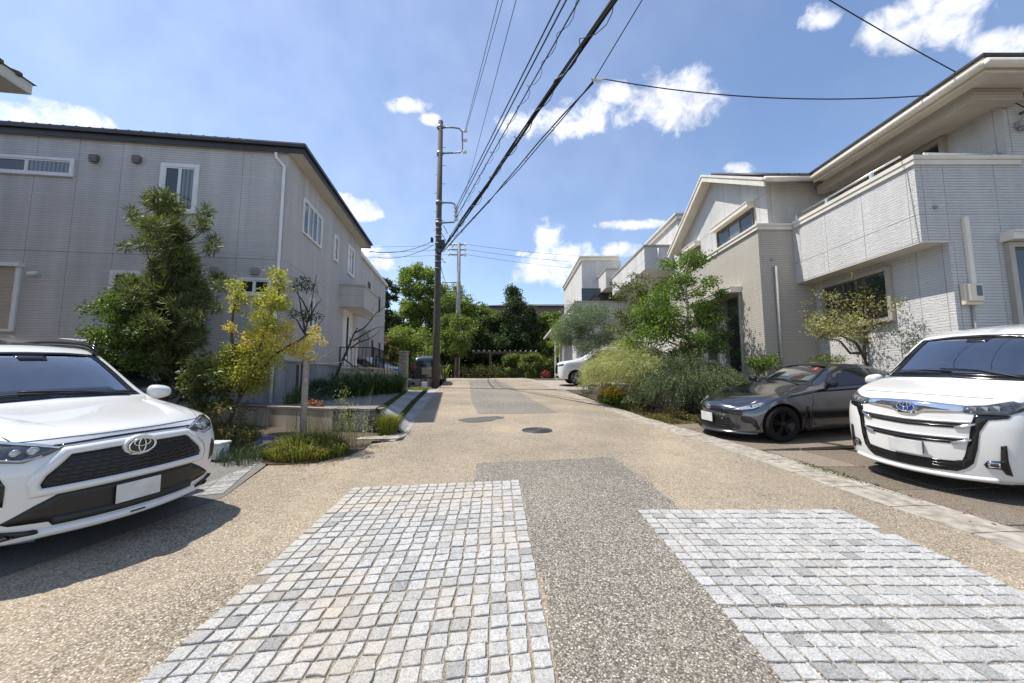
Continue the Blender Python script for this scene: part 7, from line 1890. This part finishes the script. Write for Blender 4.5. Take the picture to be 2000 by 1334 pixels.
c = atY(1345, 760, 10.6)
sprig_bush('shrub', 'dark trailing rosemary like shrub hanging beside the grey coupe', 'shrub', (c.x + .1, 10.7, .95), 5200, (1.25, .85), 1.3, 'leaf_rosemary', 71, .50, 22, .040, .014, .8, .25, -.45)
c = atY(1420, 740, 10.3)
sprig_bush('shrub', 'dark bush filling the gap between the trailing shrub and the coupe', 'shrub', (c.x, 10.4, .7), 600, (.55, .5), 1.1, 'leaf_rosemary', 72, .35, 18, .032, .012, .5, .3, 0)
c = gr(1140, 770); sprig_bush('lavender', 'small silvery lavender clump at the kerb', 'plant', (c.x + .15, c.y, c.z), 160, (.30, .35), .35, 'leaf_lavender', 73, .22, 14, .03, .008, .1, .8, 0)
c = gr(1165, 770); sprig_bush('heather_plant', 'dusky pink grey clump between the lavender and yellow flowers', 'plant', (c.x + .45, c.y + .3, c.z), 200, (.35, .5), .45, 'leaf_lavender', 74, .25, 14, .026, .009, .1, .8, 0)
def flowers(name, label, c, rad, n, h, leaf, petal, seed, fsz=.032):
    r = np.random.default_rng(seed); a = r.uniform(0, 6.28, n); q = np.sqrt(r.uniform(0, 1, n)); b = np.stack([c[0] + q * np.cos(a) * rad[0], c[1] + q * np.sin(a) * rad[1], c[2] + h * (1 - .5 * q ** 2) * r.uniform(.2, 1, n)], 1)
    V, F = leaf_arrays(r, b, r.normal(size=(n, 3)) + [0, 0, .6], .06, .03); t = thing(name, label, 'flowers', c); arrays_mesh('foliage', V, F, leaf, t)
    m = n // 5; a = r.uniform(0, 6.28, m); q = np.sqrt(r.uniform(0, 1, m)); b = np.stack([c[0] + q * np.cos(a) * rad[0] * .9, c[1] + q * np.sin(a) * rad[1] * .9, c[2] + h * (1.05 - .5 * q ** 2) + r.normal(size=m) * .03], 1)
    b = np.repeat(b, 6, 0); V, F = leaf_arrays(r, b, r.normal(size=(m * 6, 3)) * [1, 1, .4] + [0, 0, .3], fsz, fsz * .8); arrays_mesh('petals', V, F, petal, t)
c = gr(1180, 790); flowers('flower_clump', 'clump of yellow flowers along the right kerb', (c.x + .25, c.y - .1, c.z), (.45, .8), 2600, .5, 'leaf_bright', 'petal_yellow', 80)
c = gr(1215, 800); flowers('flower_clump', 'clump of creamy white flowers nearest the kerb', (c.x + .30, c.y, c.z), (.32, .45), 1500, .38, 'leaf_bright', 'petal_white', 81, .038)
def groundcover(name, label, poly, n, h, mat, seed, L=.05, Wd=.02):
    r = np.random.default_rng(seed); xs = [p[0] for p in poly]; ys = [p[1] for p in poly]; pts = []
    while len(pts) < n:
        x, y = r.uniform(min(xs), max(xs)), r.uniform(min(ys), max(ys)); c = False; j = len(poly) - 1
        for i in range(len(poly)):
            if (poly[i][1] > y) != (poly[j][1] > y) and x < (poly[j][0] - poly[i][0]) * (y - poly[i][1]) / (poly[j][1] - poly[i][1]) + poly[i][0]: c = not c
            j = i
        if c: pts.append((x, y, zg(y) + r.uniform(0, 1) ** 1.5 * h * (.6 + .6 * math.sin(x * 5) * math.sin(y * 4))))
    pts = np.array(pts); V, F = leaf_arrays(r, pts, r.normal(size=(n, 3)) * [1, 1, .4] + [0, 0, .7], L, Wd); o = arrays_mesh(name, V, F, mat); o['kind'] = 'stuff'; tag(o, label, 'ground cover')
groundcover('groundcover', 'reddish low ground cover between kerb and shrubs', [(3.35, 9.4), (4.6, 9.3), (4.6, 10.6), (3.6, 11.6), (3.25, 10.8)], 5200, .22, 'ground_red', 90)
groundcover('groundcover', 'green low ground cover along the right kerb', [(3.45, 9.2), (5.5, 9.2), (5.2, 10.0), (4.2, 10.6), (3.55, 12.2), (2.95, 13.4), (2.85, 15.5), (2.7, 15.5), (3.2, 11.2)], 7000, .16, 'moss', 91)
groundcover('groundcover', 'dry brownish plants in front of the coupe nose', [(3.5, 8.75), (4.4, 8.85), (4.4, 9.5), (3.4, 9.6)], 2200, .14, 'leaf_rust', 92)
# maple by the gable
Ym = 11.6
mL = [(1348, 495, 14), (1335, 515, 20), (1360, 512, 18), (1310, 520, 14), (1320, 545, 20), (1345, 545, 16), (1385, 555, 14), (1400, 570, 12), (1300, 570, 20), (1280, 590, 22), (1310, 600, 22), (1270, 615, 24), (1295, 630, 24), (1265, 650, 22), (1300, 660, 22), (1330, 640, 18), (1360, 600, 16), (1380, 590, 14), (1370, 625, 18), (1350, 655, 20), (1390, 640, 18), (1410, 655, 16), (1385, 670, 18), (1340, 680, 16), (1310, 690, 14), (1405, 615, 12), (1365, 570, 12), (1250, 600, 14), (1325, 575, 14), (1250, 670, 18), (1275, 690, 14), (1425, 645, 8), (1355, 690, 14)]
tree('maple_tree', 'airy bright green maple with a slim pale trunk before the gable', 'tree', (*P_(1348, 745, Ym)[:2], zg(Ym)), [P_(1348, 760, Ym), P_(1346, 680, Ym), P_(1343, 600, Ym), P_(1338, 540, Ym), P_(1348, 495, Ym)], .05, clumps_px([(u, v, r_ * 1.3) for u, v, r_ in mL], Ym, .5, 100, .6, dup=2), 'leaf_maple', 'bark_pale', n_per=210, L=.08, Wd=.05, seed=100, shell=.6, droop=.2)
# sparse darker tree left of the maple
sL = [(1240, 540, 8), (1225, 560, 12), (1250, 560, 10), (1212, 580, 11), (1240, 585, 14), (1260, 580, 10), (1225, 610, 14), (1250, 612, 14), (1205, 610, 9), (1235, 640, 14), (1215, 645, 13), (1255, 645, 12), (1200, 560, 6), (1195, 640, 8), (1265, 545, 7), (1230, 670, 14)]
tree('thin_tree', 'sparse olive leaved tree between the maple and the blue green tree', 'tree', (*P_(1240, 740, 14.5)[:2], zg(14.5)), [P_(1240, 760, 14.5), P_(1238, 660, 14.5), P_(1240, 600, 14.5), P_(1240, 540, 14.5)], .04, clumps_px([(u, v, r_ * 1.3) for u, v, r_ in sL], 14.5, .5, 101, .7, dup=2), 'leaf_olive', 'bark_pale', n_per=110, L=.10, Wd=.05, seed=101, shell=.7)
# feathery blue-green tree over the far van
aL = [(1150 + rg.uniform(-1, 1) * w_, v + rg.normal() * 6, 12 + rg.uniform(0, 7)) for v, w_ in ((605, 35), (618, 48), (632, 58), (646, 62), (660, 60), (672, 50)) for k in range(9)] + [(1110, 625, 14), (1098, 640, 14), (1092, 655, 12)]
tree('feathery_tree', 'soft blue green feathery tree above the far white van', 'tree', (*P_(1178, 725, 17.5)[:2], zg(17.5)), [P_(1178, 735, 17.5), P_(1172, 690, 17.5), P_(1160, 655, 17.5), P_(1150, 615, 17.5)], .06, clumps_px(aL, 17.5, .7, 102, .7), 'leaf_blue', 'bark_pale', n_per=420, L=.12, Wd=.022, seed=102, shell=.6)
aL = [(1095, 630, 10), (1090, 645, 12), (1085, 660, 11), (1100, 650, 10), (1094, 672, 9), (1078, 670, 8), (1105, 668, 9), (1088, 690, 8)]
tree('thin_tree', 'yellow green young tree at the porch of the stepped house', 'tree', (*P_(1094, 735, 24)[:2], zg(24)), [P_(1094, 740, 24), P_(1094, 690, 24), P_(1093, 640, 24)], .05, clumps_px(aL, 24, .5, 103, .8, dup=2), 'leaf_forest_light', 'bark_pale', n_per=80, L=.12, Wd=.06, seed=103)
# variegated tree by the balcony
Yv = 8.95
vL = [(1690 + rg.uniform(-1, 1) * w_, v + rg.normal() * 8, 14 + rg.uniform(0, 9)) for v, w_ in ((565, 45), (580, 85), (597, 100), (614, 108), (630, 105), (642, 95), (655, 80)) for k in range(12)] + [(1660, 548, 8), (1690, 552, 7), (1720, 558, 8), (1760, 570, 10), (1600, 570, 8), (1575, 590, 8), (1770, 590, 8), (1665, 540, 6), (1567, 610, 7), (1780, 625, 8)]
st = [[P_(1692, 735, Yv), P_(1690, 690, Yv), P_(1688, 650, Yv), P_(1685, 600, Yv), P_(1680, 560, Yv)], [P_(1690, 700, Yv), P_(1672, 670, Yv), P_(1640, 655, Yv), P_(1610, 630, Yv)], [P_(1689, 670, Yv), P_(1710, 640, Yv), P_(1740, 600, Yv)], [P_(1690, 690, Yv), P_(1660, 690, Yv), P_(1640, 665, Yv), P_(1600, 660, Yv)]]
tree('variegated_tree', 'small spreading tree with yellowish variegated leaves under the balcony', 'tree', (*P_(1692, 735, Yv)[:2], zg(Yv)), st, .035, clumps_px(vL, Yv, .40, 104, .7), 'leaf_variegated', 'bark_dark', n_per=120, L=.058, Wd=.026, seed=104, shell=.65)
L_ = [(1490, 705, 14), (1475, 712, 12), (1505, 712, 12), (1485, 720, 12), (1510, 700, 10), (1465, 705, 9)]
c = atY(1490, 730, 10.0); tree('shrub', 'fresh green shrub against the beige wall behind the coupe', 'shrub', (c.x, 10, zg(10)), [(c.x, 10, .5), (c.x, 10, 1.2), (c.x, 10, 1.7)], .02, clumps_px(L_ * 2, 10, .15, 105), 'leaf_bright', 'bark_dark', n_per=110, L=.06, Wd=.035, seed=105)
L_ = [(1610, 700, 12), (1595, 706, 11), (1625, 705, 10), (1640, 700, 9), (1585, 712, 8)]
c = atY(1610, 725, 9.6); tree('shrub', 'olive low shrub below the variegated tree', 'shrub', (c.x, 9.6, zg(9.6)), [(c.x, 9.6, .5), (c.x, 9.6, 1.2), (c.x, 9.6, 1.6)], .02, clumps_px(L_ * 2, 9.6, .15, 106), 'leaf_olive', 'bark_dark', n_per=80, L=.06, Wd=.02, seed=106)
L_ = [(1800 + rg.uniform(-1, 1) * 50, 660 + rg.uniform(-1, 1) * 26, 10) for k in range(14)]  # dark leaves added in place of the plant shadow on the white wall
c = atY(1790, 715, 8.6)
tree('shrub', 'thin dark leaves standing in for a shadow on the white wall behind the van', 'shrub', (8.15, 7.9, zg(7.9)), [(8.15, 7.9, .4), (8.15, 7.9, 1.4), (8.15, 7.9, 2.2)], .02, clumps_px(L_, 7.7, .12, 107), 'leaf_dark', 'bark_dark', n_per=45, L=.05, Wd=.018, seed=107, shell=.8)
# moss and weeds in the gutter joints
groundcover('gutter_weeds', 'dry moss and tiny weeds in the gutter joints', [(4.18, 4.2), (4.32, 4.2), (4.1, 6.3), (3.95, 6.3)], 900, .035, 'moss', 93, .03, .012)

r = np.random.default_rng(95); n = 420
n = 360; y = np.concatenate([r.normal(6.0, .6, 200), r.uniform(3.5, 13, 160)]); x = np.concatenate([r.normal(-2.8, .4, 200), np.array([pl(GO, k) for k in y[200:]]) + r.normal(0, .10, 160)])
V, F = leaf_arrays(r, np.stack([x, y, np.array([zg(k) + .02 for k in y])], 1), r.normal(size=(n, 3)) * [1, 1, .08], .035, .02, up=2); o = arrays_mesh('fallen_leaves', V, F, 'petal_rust'); o['kind'] = 'stuff'; tag(o, 'small dry leaves blown along the kerbs', 'leaves')
# ================================================================ BACKGROUND TREES
def far_tree(name, label, u, v0, v1, wpx, Y, mat, seed, n=26, npc=120, L=.30, dens=1.75, group=None, conic=.6, base_v=735, bark='bark_dark'):
    """crown from v0 (top) to v1 (bottom), half width wpx pixels at depth Y"""
    r = np.random.default_rng(seed); cl = []
    for k in range(int(n * 1.5)):
        t = r.uniform(0, 1); env = (math.sin(math.pi * (1 - t) ** conic * .92 + .10) ** .7) if conic >= .5 else (.08 + .92 * (1 - t) ** .9); w_ = wpx * env
        uu = u + r.uniform(-1, 1) * w_; v = v1 + (v0 - v1) * t; y = Y + r.normal() * sz(wpx, Y) * .35; p = atY(uu, v, y); q = sz(wpx, Y) * r.uniform(.17, .34); cl.append((p.x, p.y, min(p.z, atY(u, v0, Y).z - q * .7), q, q * .8))
    p = atY(u, v0 + 4, Y); q = sz(wpx, Y) * .14; cl.append((p.x, p.y, p.z - q, q, q * 1.6))
    x = atY(u, 700, Y).x
    return tree(name, label, 'tree', (x, Y, zg(Y)), [(x, Y, 1.2), (x + .1, Y, atY(u, (v1 + base_v) / 2, Y).z), (x, Y, atY(u, (v0 * .4 + v1 * .6), Y).z), (x, Y, atY(u, v0 + 6, Y).z)], .16, cl, mat, bark, n_per=npc * dens, L=L, Wd=L * .55, seed=seed, group=group, shell=.5, twig=.015)
FT_ = [('broadleaf_tree', 'tall light green tree rising highest left of the near pole', 815, 520, 660, 34, 40, 'leaf_forest_light', 36),
       ('broadleaf_tree', 'dark tree close behind the beige house at the far left', 752, 550, 690, 26, 37, 'leaf_dark', 26),
       ('broadleaf_tree', 'broad mid green tree just right of the near pole', 885, 575, 690, 44, 39, 'leaf_forest', 40),
       ('broadleaf_tree', 'light green tree behind the far pole', 872, 555, 640, 34, 45, 'leaf_forest_light', 30),
       ('broadleaf_tree', 'rounded olive tree left of the tall pointed conifer', 930, 596, 700, 40, 43, 'leaf_forest', 40),
       ('conifer_tree', 'dark pointed conifer standing above the pergola', 1003, 560, 720, 38, 42, 'leaf_dark', 44),
       ('conifer_tree', 'shorter dark conifer right of the pointed one', 1036, 600, 715, 24, 41, 'leaf_dark', 30),
       ('broadleaf_tree', 'olive green tree next to the stepped house', 1072, 612, 715, 26, 41, 'leaf_forest', 30),
       ('broadleaf_tree', 'green tree between the tall light one and the near pole', 838, 590, 690, 30, 42, 'leaf_forest', 32),
       ('broadleaf_tree', 'deep green tree behind the pergola centre', 965, 610, 735, 42, 44, 'leaf_dark', 40),
       ('broadleaf_tree', 'dark green tree filling behind the left end of the pergola', 915, 620, 735, 40, 41, 'leaf_dark', 40),
       ('broadleaf_tree', 'dark tree in the far shade below the light trees', 860, 640, 735, 36, 40, 'leaf_dark', 36),
       ('broadleaf_tree', 'shaded tree behind the yellow green bushes', 785, 600, 700, 30, 43, 'leaf_forest', 30),
       ('broadleaf_tree', 'shaded green tree behind the right end of the pergola', 1040, 640, 735, 34, 45, 'leaf_dark', 34)]
for i, (n_, lab, u, v0, v1, w_, Y, m, k) in enumerate(FT_):
    far_tree(n_, lab, u, v0, v1, w_, Y, m, 200 + i, n=k, npc=120, L=.27, conic=.6 if 'broad' in n_ else .42)
far_tree('round_bush', 'large yellow green rounded bush behind the parked cars at left', 800, 640, 715, 48, 33, 'leaf_forest_light', 230, n=34, npc=120, L=.17, conic=.9)
far_tree('round_bush', 'rusty green bush beside the beige house', 755, 655, 715, 22, 31, 'leaf_rust', 231, n=20, npc=90, L=.17, conic=.9)
far_tree('round_bush', 'pale green bush under the right half of the pergola', 1040, 690, 735, 24, 35, 'leaf_forest', 232, n=24, npc=90, L=.15, conic=.9)
far_tree('round_bush', 'pale green bush under the pergola centre', 1003, 692, 735, 20, 36.6, 'leaf_forest', 233, n=20, npc=80, L=.15, conic=.9)
far_tree('round_bush', 'small tree leafy in front of the far pole base', 892, 615, 690, 34, 32.5, 'leaf_forest', 234, n=30, npc=90, L=.17)
far_tree('hedge', 'low shaded hedge behind the far fence', 945, 715, 740, 48, 37.2, 'leaf_olive', 235, n=30, npc=80, L=.15, conic=1.0)
p = atY(1066, 730, 28); V, F = clump_leaves(np.random.default_rng(9), [(p.x, 28, p.z + .05, .22, .25), (p.x - .15, 28, p.z - .1, .16, .2), (p.x + .15, 28.1, p.z - .05, .16, .2)], 45, .14, .07); o = arrays_mesh('red_shrub', V, F, 'petal_red'); place(o, (p.x, 28, zg(28))); tag(o, 'small red leaved plant near the nose of the far white van', 'plant')
# wooded backdrop closing the view beyond the individual trees
r = np.random.default_rng(300); n = 26000
x = r.uniform(-26, 24, n); y = r.uniform(48, 58, n); z = 1.2 + r.uniform(0, 1, n) ** .7 * (5.6 + 1.0 * np.sin(x * .7) + .8 * np.sin(x * 1.9))
V, F = leaf_arrays(r, np.stack([x, y, z], 1), r.normal(size=(n, 3)), .55, .33); o = arrays_mesh('woods', V, F, 'leaf_dark'); o['kind'] = 'stuff'; tag(o, 'dark mass of woods behind the nearer trees', 'woods')
